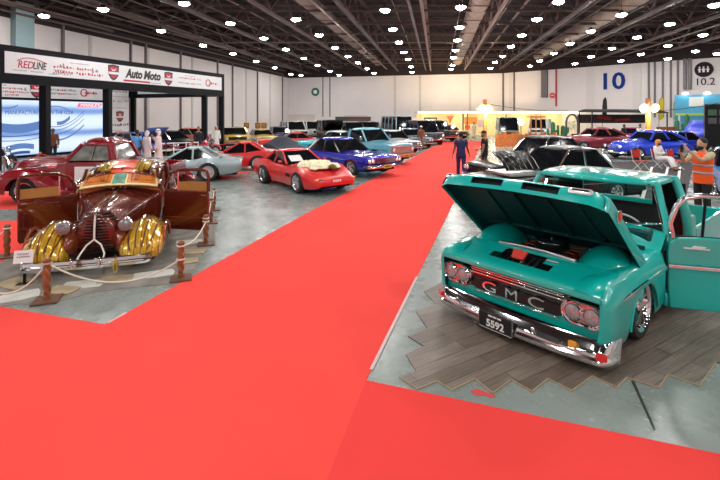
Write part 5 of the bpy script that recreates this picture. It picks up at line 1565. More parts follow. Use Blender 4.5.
# ------------------------------------------------------------ the older red pickup behind the brown car
C_MAROON = paint('cherry', S(128, 2, 20), rough=.22)
def fat_pickup(name, label, loc, deg, pm):
    t = thing(name, label, 'truck', loc, math.radians(deg))
    mb = MB(); loft(mb, [(.05, .42, .80, 1.04, .28), (.12, .4, .88, 1.12, .38), (.4, .4, .96, 1.19, .46), (.9, .4, 1.02, 1.24, .55), (1.4, .4, 1.08, 1.27, .66), (1.75, .4, 1.10, 1.28, .78)], n=36, shoulder=.6, tumble=.9); h = mb.build('hood', pm, t, smooth=60)
    mb = MB(); mb.tube([(0, .08, 1.08), (0, .4, 1.20), (0, 1.7, 1.29)], .014, 6)
    for s in (-1, 1): mb.tube([(s * .56, .6, .98), (s * .70, 1.5, 1.04)], .012, 6); mb.box((s * .67, 1.35, 1.0), (.03, .22, .04))
    mb.build('hood_trim', CHROME, h)
    mb = MB()
    for j in range(6): mb.tube([(x, .04 + .10 * abs(x) ** 2, .50 + .075 * j) for x in [-.42 + .084 * i for i in range(11)]], .02, 6)
    mb.build('grille', CHROME, t)
    for s in (-1, 1):
        mb = MB(); loft(mb, [(-.08, .36, .55, .66, .18), (.0, .32, .64, .80, .25), (.3, .3, .74, .96, .29), (.65, .3, .76, 1.0, .30), (1.1, .3, .68, .90, .29), (1.5, .28, .50, .64, .26), (1.85, .28, .38, .42, .22)], x0=s * .72, arches=[(.75, .34, .42)], n=44, shoulder=.6, tumble=.88); f = mb.build('front_fender', pm, t, smooth=60)
        mb = MB(); mb.box((s * .70, .75, .45), (.30, .8, .4)); mb.build('wheel_housing', BLACK, f)
        headlamps(t, [s * .62], -.02, .80, .10)
        mb = MB(); mb.box((s * .80, 2.4, .34), (.3, 1.3, .05)); mb.build('running_board', pm, t, bevel=.015)
        mb = MB(); loft(mb, [(3.3, .3, .4, .5, .14), (3.6, .3, .7, .86, .19), (4.0, .3, .76, .92, .19), (4.5, .32, .6, .74, .17), (4.8, .36, .42, .46, .12)], x0=s * .90, arches=[(4.05, .34, .42)], n=30, tumble=.9); mb.build('rear_fender', pm, t, smooth=60)
        wheel(t, s * .80, .75, .36, .2, 'plain', s, .66); wheel(t, s * .80, 4.05, .36, .2, 'plain', s, .66)
    # cab: rounded tub, glass and a domed roof
    mb = MB(); loft(mb, [(1.70, .36, 1.10, 1.28, .80), (1.8, .36, 1.12, 1.28, .84), (2.9, .36, 1.14, 1.20, .86), (3.1, .4, 1.12, 1.2, .80)], n=20, shoulder=.5, tuck=.95, tumble=.97); cb = mb.build('cab', pm, t, smooth=50)
    cabin(t, (1.78, 3.08, .80, 1.18), (2.12, 2.90, .60, 1.62), pm, crown=.16, posts=(.92,), pr=.06, over=.05, glass=mat('pale_window', S(120, 125, 120), rough=.08, coat=1, var=.5, scale=4))
    mb = MB()
    for s in (-1, 1): mb.tube([(s * .80, 2.45, 1.20), (s * .62, 2.48, 1.62)], .022, 6); mb.box((s * .875, 2.66, 1.02), (.03, .16, .03))
    mb.build('door_trim', CHROME, cb)
    mb = MB()
    for s in (-1, 1): mb.box((s * .72, 3.85, .80), (.06, 1.4, .45))
    mb.box((0, 3.18, .8), (1.44, .06, .45)); mb.box((0, 4.52, .8), (1.44, .06, .45)); mb.box((0, 3.85, .62), (1.44, 1.36, .05)); mb.build('load_bed', pm, t, bevel=.03)
    bumper(t, -.20, .45, .85, .13, .06, CHROME)
    mb = MB(); mb.box((.862, 2.35, .80), (.012, .62, .44)); mb.build('door_card', WHITE, cb, smooth=0)
    return t
rp = fat_pickup('pickup_truck', 'cherry red rounded 1940s pickup truck parked behind the brown car', (-10.0, 12.6, 0), -84, C_MAROON)

# ------------------------------------------------------------ cars further away on the left
def at(px, py):
    p = G(px, py); return (p.x, p.y, 0)
P_ = paint
def ctr(px, d, deg, L):       # nose position of a car whose middle stands at depth d
    a = math.radians(deg); return ((px - 360) / FOC * d + math.sin(a) * L / 2, d - math.cos(a) * L / 2, 0)
def far(fn, name, label, px, d, deg, pm, L, **k): return fn(name, label, ctr(px, d, deg, L), deg, pm, L=L, **k)
far(suv, 'utility_truck', 'mustard yellow off-roader with boxy cab, left one of the yellow pair by the white wall', 233, 32.5, 25, P_('mustard', S(196, 158, 40)), 4.2, H_=1.5)
far(sedan, 'saloon_car', 'yellow saloon, right one of the yellow pair by the white wall', 262, 35, 25, P_('yellow', S(214, 178, 44)), 4.4, W=.9, top=1.25)
far(sedan, 'saloon_car', 'dark purple car parked behind the yellow pair', 280, 39, 25, P_('purple', S(60, 40, 96)), 4.8)
far(suv, 'estate_car', 'cream-white boxy estate car, left of the two pale ones near the far corner', 294, 43, 25, P_('cream_white', S(214, 212, 204)), 4.8, H_=1.8)
far(suv, 'estate_car', 'plain white boxy estate car, right of the two pale ones near the far corner', 312, 45, 25, P_('plain_white', S(205, 208, 210)), 4.6, H_=1.78)
far(sedan, 'saloon_car', 'bright red low car peeking out behind the cloth-covered car', 291, 30, -70, P_('signal_red', S(226, 36, 38)), 4.6, top=1.2)
far(sedan, 'saloon_car', 'turquoise saloon with white roof behind the deep blue lowrider', 333, 28.5, -72, P_('turquoise', S(58, 190, 206)), 4.9, roofm=P_('roof_white', S(214, 222, 222)))
far(suv, 'estate_car', 'black off-roader with raised black hood left of the sign board', 330, 39.5, 15, P_('black', S(16, 16, 18)), 4.7, hoodup=True, H_=1.95)
far(suv, 'estate_car', 'black off-roader below the hall sign board', 352, 40.5, 15, P_('black', S(16, 16, 18)), 4.7, H_=1.75)
far(suv, 'estate_car', 'black off-roader standing right of the sign board', 369, 43, 15, P_('black', S(16, 16, 18)), 4.7, H_=1.75)
far(suv, 'van', 'pale blue van with a row of windows behind the pale blue pickup', 397, 43.5, 15, P_('van_blue', S(150, 182, 198)), 5.2, van=True, H_=2.3, cat='van')
far(sedan, 'saloon_car', 'white car parked against the right side of the pale blue pickup', 393, 29.5, 20, P_('plain_white', S(205, 208, 210)), 4.6)
far(sedan, 'saloon_car', 'grey saloon behind the white car near the aisle', 411, 33.6, 12, P_('grey', S(110, 124, 138)), 4.6)
far(suv, 'estate_car', 'dark blue off-roader facing the aisle near the far end', 424, 37.0, 12, P_('navy', S(22, 30, 74)), 4.7, H_=1.95)
far(suv, 'estate_car', 'black off-roader with chrome bumper near the far end of the aisle', 436, 41, 20, P_('black', S(16, 16, 18)), 4.7, H_=1.9)
far(sedan, 'saloon_car', 'small red car near the far end of the aisle', 449, 46, 30, P_('signal_red', S(226, 36, 38)), 4.2)
# a car under a dark cloth
t = thing('covered_car', 'low car hidden under a fitted charcoal cloth between the two red coupes', 'car', ctr(286, 24.4, 28, 4.5), 28 * PI / 180)
mb = MB(); loft(mb, [(0, .1, .45, .55, .72), (.15, .06, .55, .68, .80), (1.2, .05, .66, .86, .86), (1.9, .05, .72, 1.04, .86), (2.5, .05, .78, 1.26, .84), (3.2, .05, .78, 1.26, .84), (4.0, .05, .74, .98, .84), (4.5, .08, .6, .74, .78)], n=44, shoulder=.7, tumble=.95)
mb.build('car_cover', mat('charcoal_cloth', S(52, 56, 66), rough=.8, bump=.3, bscale=5, spec=.2), t, smooth=60)
# cars inside and beyond the exhibition stand
def in_stand(s, q): p = SA + E * s - SN * q; return (p.x - 360 * 0, p.y)
def stand_car(fn, label, s, q, deg, pm, L, **k):
    x, y = in_stand(s, q); a = math.radians(deg)
    return fn('saloon_car', label, (x + math.sin(a) * L / 2, y - math.cos(a) * L / 2, 0), deg, pm, L=L, **k)
stand_car(sedan, 'blue car with raised hood seen through the exhibition stand', 9.0, 2.7, 69, P_('mid_blue', S(70, 90, 170)), 4.5, hoodup=True)
stand_car(sedan, 'orange coupe at the back of the exhibition stand', 11.1, 6.5, -21, P_('orange', S(220, 96, 40)), 4.2, top=1.25, W=.85)
stand_car(sedan, 'black car with steep windscreen seen through the exhibition stand', 11.7, 2.7, 69, P_('black', S(16, 16, 18)), 4.5)
far(sedan, 'saloon_car', 'salmon orange car right of the robed visitors, beyond the red rope', 193, 35.5, 69, P_('salmon_orange', S(224, 120, 84)), 4.4)

# ------------------------------------------------------------ cars on the right
C_BLACK = P_('black', S(16, 16, 18))
b1 = sedan('saloon_car', 'black classic car with long roof, farther of the two black cars behind the teal hood', (4.05, 14.7, 0), -72, C_BLACK, L=5.0, W=.92, top=1.64)
b2 = sedan('saloon_car', 'black car with its side engine lid raised, nearer of the two behind the teal hood', (3.2, 11.5, 0), -72, C_BLACK, L=5.0, W=.92, top=1.50)
for b, zz in ((b1, .95), (b2, .92)):
    mb = MB()
    for k in range(8):
        mb.tube([(-.86, .5 + .12 * k, zz - .3), (-.80, .5 + .12 * k, zz - .02)], .012, 5)
    mb.build('hood_louvre', CHROME, b)
mb = MB()
mb.grid([[(.30, y, .98), (.12, y - .05, 1.24), (-.22, y - .1, 1.44)] for y in (.6, 1.1, 1.6)]); q_ = mb.build('side_hood_panel', C_BLACK, b2, solid=.03)
for k in range(6):
    y = .68 + .19 * k
    mb = MB(); mb.tube([(.31, y, 1.0), (.13, y - .05, 1.265), (-.21, y - .1, 1.46)], .009, 5); mb.build('panel_rib', STEEL, q_)
mb = MB(); mb.box((.1, 1.0, .90), (1.1, 1.1, .05)); mb.build('engine_bay', STEEL, b2, smooth=0)
C_BL2 = P_('metal_blue', S(24, 62, 206), metal=.25, rough=.25)
def hotrod(name, label, loc, deg, pm, L=4.9):
    """tall rounded late-1930s coupe"""
    t = thing(name, label, 'car', loc, math.radians(deg))
    k = L / 4.9
    mb = MB(); loft(mb, [(0, .35, .60, .80, .35), (.15, .32, .74, .98, .55), (.8, .3, .84, 1.06, .82), (1.5, .3, .90, 1.12, .92), (1.9, .3, .94, 1.16, .94), (3.4, .3, .96, 1.14, .95), (4.2, .34, .86, 1.02, .88), (4.75, .4, .64, .74, .62), (4.9, .45, .52, .55, .4)], arches=[(.9, .32, .40), (3.8, .32, .40)], n=54, shoulder=.6, tuck=.95, tumble=.92); mb.build('body', pm, t, smooth=60)
    underbody(t, .3, 4.5, .7, .36, .3)
    cabin(t, (1.75, 4.0, .76, 1.08), (2.15, 3.2, .58, 1.50), pm, crown=.10, posts=(.52,), pr=.06, over=.04, roofm=pm)
    mb = MB()
    for j in range(6): mb.tube([(x, -.02 + .2 * x * x, .45 + .06 * j) for x in (-.3, -.15, 0, .15, .3)], .016, 5)
    mb.build('grille', CHROME, t)
    headlamps(t, [-.55, .55], .02, .72, .095)
    bumper(t, -.10, .42, .85, .12, .05)
    for s in (-1, 1):
        wheel(t, s * .82, .9, .34, .2, 'plain', s, .64); wheel(t, s * .82, 3.8, .34, .2, 'plain', s, .64)
    return t
h1 = hotrod('coupe', 'metallic blue rounded coupe behind the teal truck cab', (14.1, 24.2, 0), -80, C_BL2)
h2 = sedan('saloon_car', 'bright blue car with its boot lid raised high behind the vested man', (17.6, 27.4, 0), -80, P_('bright_blue', S(26, 62, 214), metal=.2), L=4.9)
mb = MB(); mb.grid([[(x, 3.85, .95), (x, 4.25, 1.45), (x, 4.75, 2.05), (x, 4.85, 2.08)] for x in (-.8, -.4, 0, .4, .8)]); mb.build('boot_lid', P_('bright_blue', (0, 0, 0)), h2, solid=.05)
h3 = hotrod('coupe', 'dark red rounded coupe with chrome trim behind the metallic blue one', (14.0, 29.8, 0), -84, P_('wine', S(128, 16, 40), rough=.3))
far(sedan, 'saloon_car', 'magenta car under the dark awning', 632, 36.3, -40, P_('magenta', S(190, 40, 120)), 4.6)
suv('van', 'silver-green van near the far right end of the aisle', (13.4, 39, 0), -15, P_('van_grey', S(120, 134, 120)), van=True, L=5.0, H_=2.2, cat='van')
suv('van', 'small white van beyond the wooden props right of the aisle', (18.4, 45, 0), -30, P_('plain_white', S(205, 208, 210)), van=True, L=4.8, H_=2.0, cat='van')
sedan('saloon_car', 'light blue car at the right edge beyond the open teal door', (10.9, 11.6, 0), -30, P_('sky_blue', S(60, 130, 200)), L=4.6)
# ------------------------------------------------------------ people
def skin_mesh(pts, edges, rad, root=0, sub=2):
    me = bpy.data.meshes.new('tmp'); me.from_pydata([tuple(p) for p in pts], edges, []); me.update()
    o = bpy.data.objects.new('tmp', me); COL.objects.link(o)
    md = o.modifiers.new('s', 'SKIN'); md.use_smooth_shade = True
    sv = me.skin_vertices[0].data
    for i, r in enumerate(rad):
        sv[i].radius = (r, r) if not isinstance(r, tuple) else r
        sv[i].use_root = (i == root)
    m2 = o.modifiers.new('u', 'SUBSURF'); m2.levels = sub; m2.render_levels = sub
    dg = bpy.context.evaluated_depsgraph_get()
    r = bpy.data.meshes.new_from_object(o.evaluated_get(dg))
    mb = MB(); mb.add([v.co.copy() for v in r.vertices], [tuple(p.vertices) for p in r.polygons])
    bpy.data.objects.remove(o); bpy.data.meshes.remove(me); bpy.data.meshes.remove(r)
    return mb
def make_hand():
    """right hand hanging: wrist at origin, fingers along -z, palm facing +x side in, thumb towards -y"""
    pts = [(0, 0, 0), (0, 0, -.045), (0, -.004, -.085)]; rad = [(.022, .026), (.020, .036), (.018, .040)]; ed = [(0, 1), (1, 2)]
    for k, (y, l) in enumerate(((-.030, .070), (-.010, .080), (.010, .074), (.028, .058))):
        i = len(pts)
        pts += [(0, y, -.095), (.010, y * 1.08, -.095 - l * .5), (.024, y * 1.1, -.095 - l * .92)]; rad += [.0105, .0095, .008]
        ed += [(2, i), (i, i + 1), (i + 1, i + 2)]
    i = len(pts); pts += [(.004, -.040, -.050), (.012, -.062, -.080), (.020, -.066, -.108)]; rad += [.012, .011, .009]; ed += [(1, i), (i, i + 1), (i + 1, i + 2)]
    return skin_mesh(pts, ed, rad, 1, 1)
HAND = make_hand()
def head_mb(c, yaw=0.0, pitch=0.0):
    def fn(p):
        x, y, z = p
        if z < 0: x *= 1 - .30 * (-z / .125) ** 1.5; y *= 1 - .12 * (-z / .125)
        f = max(0, -y / .10)
        if f > .3:
            a = math.exp(-(x / .018) ** 2) * math.exp(-((z + .012) / .028) ** 2); y -= .026 * a          # nose
            y += .012 * math.exp(-((abs(x) - .034) / .018) ** 2) * math.exp(-((z - .012) / .014) ** 2)      # eye sockets
            y += .004 * math.exp(-(x / .03) ** 2) * math.exp(-((z + .058) / .007) ** 2)                    # mouth line
            y -= .010 * math.exp(-(x / .03) ** 2) * math.exp(-((z + .10) / .02) ** 2)                      # chin
        return Vector((x, y, z))
    M = Matrix.Rotation(yaw, 3, 'Z') @ Matrix.Rotation(pitch, 3, 'X')
    mb = MB()
    mb.ell((0, 0, 0), (.078, .098, .125), 32, 24, fn=fn)
    for s in (-1, 1): mb.ell((s * .080, .012, -.005), (.012, .02, .032), 10, 8)
    for i, v in enumerate(mb.v): mb.v[i] = Vector(c) + M @ v
    return mb, M
SKINS = {'tan': mat('skin_tan', S(176, 120, 88), rough=.55), 'brown': mat('skin_brown', S(112, 70, 48), rough=.55), 'light': mat('skin_light', S(206, 156, 124), rough=.55)}
HAIRB = mat('hair_black', S(18, 15, 14), rough=.6)
def person(label, loc, deg, h=1.76, pose=None, skin='tan', top=None, bottom=None, robe=None, hair=HAIRB, beard=False, cap=None, scarf=None, vest=None, sleeve=.5, yaw=0.0, shoes=BLACK, seated=False, group=None, pitch=0.0):
    t = thing('person', label, 'person', loc, math.radians(deg), group, scale=h / 1.76)
    J = {'pel': (0, 0, .94), 'sp': (0, .0, 1.12), 'ch': (0, .0, 1.32), 'nk': (0, .01, 1.46), 'hd': (0, -.01, 1.56),
         'sl': (.18, 0, 1.41), 'sr': (-.18, 0, 1.41), 'el': (.235, .02, 1.13), 'er': (-.235, .02, 1.13), 'wl': (.25, -.06, .88), 'wr': (-.25, -.06, .88),
         'hl': (.09, 0, .90), 'hr': (-.09, 0, .90), 'kl': (.10, -.02, .50), 'kr': (-.10, -.02, .50), 'al': (.10, .02, .09), 'ar': (-.10, .02, .09), 'tl': (.11, -.15, .035), 'tr': (-.11, -.15, .035)}
    J.update(pose or {})
    J = {k: Vector(v) for k, v in J.items()}
    names = list(J); ix = {k: i for i, k in enumerate(names)}
    E_ = [('pel', 'sp'), ('sp', 'ch'), ('ch', 'nk'), ('nk', 'hd'), ('ch', 'sl'), ('ch', 'sr'), ('sl', 'el'), ('sr', 'er'), ('el', 'wl'), ('er', 'wr'), ('pel', 'hl'), ('pel', 'hr'), ('hl', 'kl'), ('hr', 'kr'), ('kl', 'al'), ('kr', 'ar'), ('al', 'tl'), ('ar', 'tr')]
    Rd = {'pel': .13, 'sp': .125, 'ch': .135, 'nk': .052, 'hd': .055, 'sl': .062, 'sr': .062, 'el': .042, 'er': .042, 'wl': .028, 'wr': .028, 'hl': .095, 'hr': .095, 'kl': .062, 'kr': .062, 'al': .042, 'ar': .042, 'tl': .034, 'tr': .034}
    body = skin_mesh([J[k] for k in names], [(ix[a], ix[b]) for a, b in E_], [Rd[k] * (.80 if k in ('pel', 'sp', 'ch', 'hl', 'hr') else 1.12) for k in names], 0, 2)
    hc = J['hd'] + Vector((0, -.015, .07))
    hm, HM = head_mb(hc, yaw, pitch); body.add(hm.v, hm.f)
    for s, w, e in ((1, 'wl', 'el'), (-1, 'wr', 'er')):
        d = (J[w] - J[e]).normalized()
        z = -d; y = Vector((0, 1, 0)); y = (y - z * y.dot(z))
        if y.length < .2: y = Vector((0, 0, 1)) - z * z.z
        y.normalize(); x = y.cross(z)
        M = Matrix((x, y, z)).transposed()
        body.add([J[w] + M @ Vector((p.x * -s, p.y, p.z)) for p in HAND.v], HAND.f)
    b = body.build('body', SKINS[skin], t, smooth=80, fix=False)
    # eyes
    mb = MB()
    for s in (-1, 1): mb.ell(hc + HM @ Vector((s * .033, -.084, .012)), (.011, .008, .007), 8, 6)
    mb.build('eyes', mat('eye_dark', (.02, .015, .012), rough=.2), t)
    def lerp(a, b, k): return J[a].lerp(J[b], k)
    side = (J['sl'] - J['sr']).normalized()
    def torso(mb, g=0.0, z0=-.06):
        up0 = (J['sp'] - J['pel']).normalized()
        hipw = .160 + g
        secs = [(J['pel'] + up0 * z0, hipw, .118 + g), (J['pel'] + up0 * .04, hipw, .118 + g), (J['sp'], .150 + g, .112 + g), (lerp('sp', 'ch', .55), .168 + g, .124 + g), (J['ch'], .178 + g, .122 + g), (lerp('ch', 'nk', .45), .168 + g, .104 + g), (lerp('ch', 'nk', .78), .105 + g, .078 + g), (lerp('ch', 'nk', .98), .062 + g, .060 + g)]
        rows = []
        for k, (c, rx, ry) in enumerate(secs):
            d = (secs[min(k + 1, 7)][0] - secs[max(k - 1, 0)][0]).normalized()
            f = side.cross(d).normalized()
            rows.append([c + side * (rx * math.cos(a)) + f * (ry * math.sin(a)) for a in [2 * PI * q / 24 for q in range(24)]])
        mb.grid(rows, closed=True); mb.add(rows[0], [tuple(range(24))]); mb.add(rows[-1], [tuple(range(24))])
    def sleeves(mb, k, r0=.072, r1=.060, g=0.0):
        for a, b, c in (('sl', 'el', 'wl'), ('sr', 'er', 'wr')):
            ins = J[a] + (J['ch'] - J[a]) * .35
            if k <= 1: pts = [ins, J[a] + Vector((0, 0, .004)), lerp(a, b, .25), lerp(a, b, k)]; rr_ = [r0 * .95, r0 + g, r0 * .95 + g, r1 + g]
            else: pts = [ins, J[a] + Vector((0, 0, .004)), lerp(a, b, .3), lerp(a, b, .92), lerp(b, c, .12), lerp(b, c, .9)]; rr_ = [r0 * .95, r0 + g, r0 * .95 + g, r1 * .95 + g, r1 * .92 + g, r1 * .80 + g]
            mb.tube(pts, rr_, 14)
    def legs(mb, g=0.0, low=.94):
        for s_, h, k, a in ((1, 'hl', 'kl', 'al'), (-1, 'hr', 'kr', 'ar')):
            top_ = J['pel'] + side * (s_ * .075) + (J['sp'] - J['pel']) * .1
            mb.tube([top_, J[h] + side * 0, lerp(h, k, .35), lerp(h, k, .9), lerp(k, a, .15), lerp(k, a, low)], [.088 + g, .098 + g, .092 + g, .072 + g, .070 + g, .060 + g], 14)
    if top:
        mb = MB(); torso(mb, .006, -.10 if not vest else -.06); sleeves(mb, sleeve if sleeve <= 1 else 2); mb.build('shirt', top, t, smooth=70)
    if vest:
        mb = MB(); torso(mb, .034, -.13)
        v = mb.build('vest', vest, t, smooth=70)
        mb = MB()
        f = side.cross((J['ch'] - J['sp']).normalized()).normalized()
        for zc in (.35, -.45):
            c = J['sp'] + (J['ch'] - J['sp']) * zc
            rows = [[c + side * (.198 * math.cos(a)) + f * (.158 * math.sin(a)) + Vector((0, 0, dz)) for a in [2 * PI * q / 28 for q in range(28)]] for dz in (-.022, .022)]
            mb.grid(rows, closed=True); mb.build('reflective_strip', mat('reflector', (.40, .39, .40), rough=.35, metal=.3), v, solid=.004); mb = MB()
    if bottom:
        mb = MB(); legs(mb)
        c0 = J['pel']; mb.ell(c0, (.158, .116, .11), 18, 10); mb.build('trousers', bottom, t, smooth=70)
    if robe:
        mb = MB(); torso(mb, .012); sleeves(mb, 2, .076, .068); r_ = mb.build('robe', robe, t, smooth=70)
        mb = MB()
        if not seated:
            rows = []
            for i in range(12):
                v = i / 11; z = 1.22 - 1.16 * v
                rx, ry = .168 + .075 * v, .135 + .06 * v
                rows.append([((rx + .014 * v * math.sin(7 * a)) * math.cos(a), (ry + .014 * v * math.cos(6 * a)) * math.sin(a), z) for a in [2 * PI * k / 36 for k in range(36)]])
            mb.grid(rows, closed=True); mb.build('robe_skirt', robe, r_, smooth=80)
        else:
            legs(mb, .016, .86); mb.ell(J['pel'], (.18, .15, .12), 18, 10); mb.build('robe_skirt', robe, r_, smooth=80)
    mb = MB()
    for a, q in (('al', 'tl'), ('ar', 'tr')):
        c = J[a].lerp(J[q], .5); d = (J[q] - J[a]); d.z = 0
        ang = math.atan2(d.x, -d.y) if d.length > 1e-4 else 0
        M = Matrix.Translation(Vector((c.x, c.y, min(J[a].z, J[q].z) + .012))) @ Matrix.Rotation(ang, 4, 'Z')
        mb.ell((0, 0, 0), (.050, .135, .045), 14, 8, M=M)
    mb.build('shoes', shoes, t)
    if scarf:
        mb = MB(); mb.ell((0, .012, .02), (.098, .122, .125), 24, 14, fn=lambda p: Vector((p.x * (1 + .25 * max(0, -p.z / .12)), p.y * 1.0 + (.05 * max(0, -p.z / .12) if p.y < 0 else 0), p.z * (1.0 if p.z > 0 else (2.0 if p.y > -.03 else .5)))))
        for i, v in enumerate(mb.v): mb.v[i] = hc + HM @ (v if v.y > -.075 or v.z > .045 else Vector((v.x, -.06, v.z)))
        s_ = mb.build('headscarf', scarf, t, smooth=80)
        mb = MB(); mb.tube([hc + HM @ Vector((.092 * math.cos(2 * PI * k / 20), .012 + .112 * math.sin(2 * PI * k / 20), .075)) for k in range(20)], .012, 6, closed=True); mb.build('head_cord', BLACK if scarf.name.startswith('white') else scarf, s_)
    elif cap:
        mb = MB(); mb.ell((0, .005, .045), (.088, .108, .095), 22, 12, fn=lambda p: Vector((p.x, p.y, max(p.z, -.01)))); mb.box((0, -.12, .045), (.13, .10, .012))
        for i, v in enumerate(mb.v): mb.v[i] = hc + HM @ v
        mb.build('cap', cap, t)
    elif hair:
        mb = MB(); mb.ell((0, .016, .03), (.086, .098, .112), 24, 14, fn=lambda p: p if p.z > -.02 or p.y > 0 else Vector((p.x * .8, p.y * .3, p.z)))
        for i, v in enumerate(mb.v): mb.v[i] = hc + HM @ v
        mb.build('hair', hair, t)
    if beard:
        mb = MB(); mb.ell((0, -.045, -.075), (.066, .055, .055), 18, 10)
        for i, v in enumerate(mb.v): mb.v[i] = hc + HM @ v
        mb.build('beard', HAIRB, t)
    return t
CL = {k: mat('cloth_' + k, c, rough=.85, bump=.25, bscale=40) for k, c in {'navy': S(40, 46, 92), 'black': S(26, 25, 34), 'jeans': S(40, 44, 92), 'white': S(232, 226, 226), 'cream': S(222, 214, 196), 'orange': S(255, 92, 30), 'blue': S(90, 160, 226), 'olive': S(196, 186, 150), 'grey': S(120, 120, 124), 'pinkw': S(240, 214, 214), 'red': S(190, 40, 40), 'brown': S(120, 70, 40)}.items()}
WS = mat('white_scarf', S(236, 230, 228), rough=.85); TS = mat('tan_scarf', S(216, 150, 90), rough=.85, var=.3, scale=30)
def pl(px, py): p = G(px, py); return (p.x, p.y, .008)
walk = {'kl': (.10, -.14, .52), 'al': (.10, -.16, .09), 'tl': (.11, -.33, .045), 'kr': (-.10, .02, .50), 'ar': (-.10, .20, .13), 'tr': (-.11, .06, .035), 'wl': (.30, .12, .90), 'wr': (-.30, -.14, .92)}
person('man in a navy T-shirt and jeans walking away up the red carpet', pl(461, 178.5), 180 - 12, 1.80, walk, 'brown', CL['navy'], CL['jeans'], hair=HAIRB)
person('bearded man in black shirt and dark cap at the right edge of the carpet', pl(484.5, 178), 60 + 180, 1.84, {'wr': (-.16, -.24, 1.04), 'er': (-.26, .02, 1.14)}, 'tan', CL['black'], mat('cloth_darktrouser', S(24, 22, 28), rough=.8), beard=True, cap=mat('cap_dark', S(40, 24, 28)))
# man in a hi-vis vest photographing with his phone
pv = Vector((7.92, 10.0, 0))
raise_ = {'el': (.20, -.26, 1.30), 'wl': (.10, -.44, 1.50), 'er': (-.24, -.22, 1.22), 'wr': (-.06, -.46, 1.42)}
hv = person('bearded man in an orange hi-vis vest raising a phone beside the open teal door', (pv.x, pv.y, 0), -80, 1.92, raise_, 'light', CL['olive'], mat('cloth_darktrouser', S(24, 22, 28)), beard=True, vest=CL['orange'], sleeve=.6)
R_ = Matrix.Translation(pv) @ Matrix.Rotation(math.radians(-80), 4, 'Z') @ Matrix.Diagonal((1.09, 1.09, 1.09, 1))
mb = MB(); mb.box((0, 0, 0), (.075, .010, .15)); ph = tag(mb.build('phone', BLACKG, bevel=.004), 'black phone held up by the man in the orange vest', 'phone')
mb = MB(); mb.box((0, .006, 0), (.068, .002, .138)); mb.build('phone_screen', mat('phone_glass', (.02, .03, .05), rough=.1), ph)
ph.matrix_world = R_ @ Matrix.Translation(Vector((.03, -.56, 1.55)))
# seated man in white robe on a red folding chair
SIT = {'pel': (0, .05, .52), 'sp': (0, .10, .70), 'ch': (0, .12, .90), 'nk': (0, .10, 1.04), 'hd': (0, .08, 1.14), 'sl': (.18, .10, .99), 'sr': (-.18, .10, .99), 'el': (.26, .02, .74), 'er': (-.26, .02, .74), 'wl': (.08, -.18, .70), 'wr': (-.06, -.18, .72), 'hl': (.09, .0, .50), 'hr': (-.09, .0, .50), 'kl': (.12, -.42, .52), 'kr': (-.10, -.42, .54), 'al': (.12, -.62, .12), 'ar': (-.10, -.66, .12), 'tl': (.12, -.78, .045), 'tr': (-.10, -.82, .045)}
def place(px, d): return ((px - 360) / FOC * d, d, 0)
cx, cy, _ = place(660, 19.5)
person('man in a white robe and tan headscarf sitting on a red folding chair', (cx, cy, .0), 25, 1.76, SIT, 'tan', robe=CL['white'], scarf=TS, beard=True, seated=True)
def fold_chair(label, px, d, deg):
    t = thing('folding_chair', label, 'chair', place(px, d), math.radians(deg), 'red folding chairs')
    mb = MB(); mb.box((0, -.02, .43), (.46, .42, .03)); mb.build('seat', CL['red'], t, bevel=.01)
    mb = MB(); mb.box((0, .22, .74), (.46, .03, .34), rot=(-.12, 0, 0)); mb.build('backrest', CL['red'], t, bevel=.01)
    for s in (-1, 1):
        mb = MB(); mb.tube([(s * .23, .30, .92), (s * .23, .20, .44), (s * .23, -.24, .012)], .014, 6); mb.build('leg', mat('chair_white', (.7, .7, .7), rough=.3), t)
        mb = MB(); mb.tube([(s * .21, -.20, .43), (s * .21, .24, .012)], .014, 6); mb.build('leg', mat('chair_white', (.7, .7, .7)), t)
fold_chair('red folding chair carrying the seated man in white', 660.5, 19.6, 25)
fold_chair('empty red folding chair left of the seated man, behind the teal roof', 641, 19.0, 20)
fold_chair('empty red folding chair right of the seated man', 676, 19.2, 30)
person('robed visitor in white headscarf seen from behind, left of the pair by the stand', place(147, 20.5), 150, 1.70, None, 'tan', robe=CL['pinkw'], scarf=WS)
person('robed visitor in white with raised arm, right of the pair of visitors', place(158.5, 20), -70, 1.80, {'er': (-.26, -.10, 1.18), 'wr': (-.10, -.22, 1.40)}, 'tan', robe=CL['pinkw'], scarf=WS)
person('man in light blue shirt with back turned beside the white sponsor column', place(137, 20.2), 170, 1.76, None, 'brown', CL['blue'], CL['jeans'])
person('person in black clothing standing by the front post of the exhibition stand', place(198.5, 25.5), 40, 1.78, None, 'tan', CL['black'], CL['black'], sleeve=2)
person('person in white robe beyond the last post of the exhibition stand', place(216, 28.3), 20, 1.75, None, 'tan', robe=CL['white'], scarf=WS)
person('person with brown jacket standing between the two video screens', place(53, 22.5), 20, 1.75, None, 'brown', CL['brown'], CL['black'], sleeve=2)
person('person in brown shorts and white cap near the dark blue off-roader', place(421, 30.5), 10, 1.7, None, 'brown', CL['brown'], CL['grey'], cap=WS)
person('person in orange top far up the red carpet', place(467.5, 46), 0, 1.72, None, 'brown', CL['orange'], CL['cream'])
person('person in pale clothes beside the far end of the carpet', place(474, 47), 200, 1.7, None, 'light', CL['cream'], CL['cream'])
person('man in dark clothes standing by the turquoise saloon', place(320, 25), 60, 1.76, None, 'brown', CL['black'], CL['black'], sleeve=2)
person('person in white shirt standing under the twin floodlights', place(640, 33), 0, 1.76, None, 'brown', CL['white'], CL['grey'])
person('person in pale grey shirt between the floodlights and the blue booth', place(692.5, 31.5), 30, 1.8, None, 'tan', CL['white'], CL['grey'], sleeve=2)
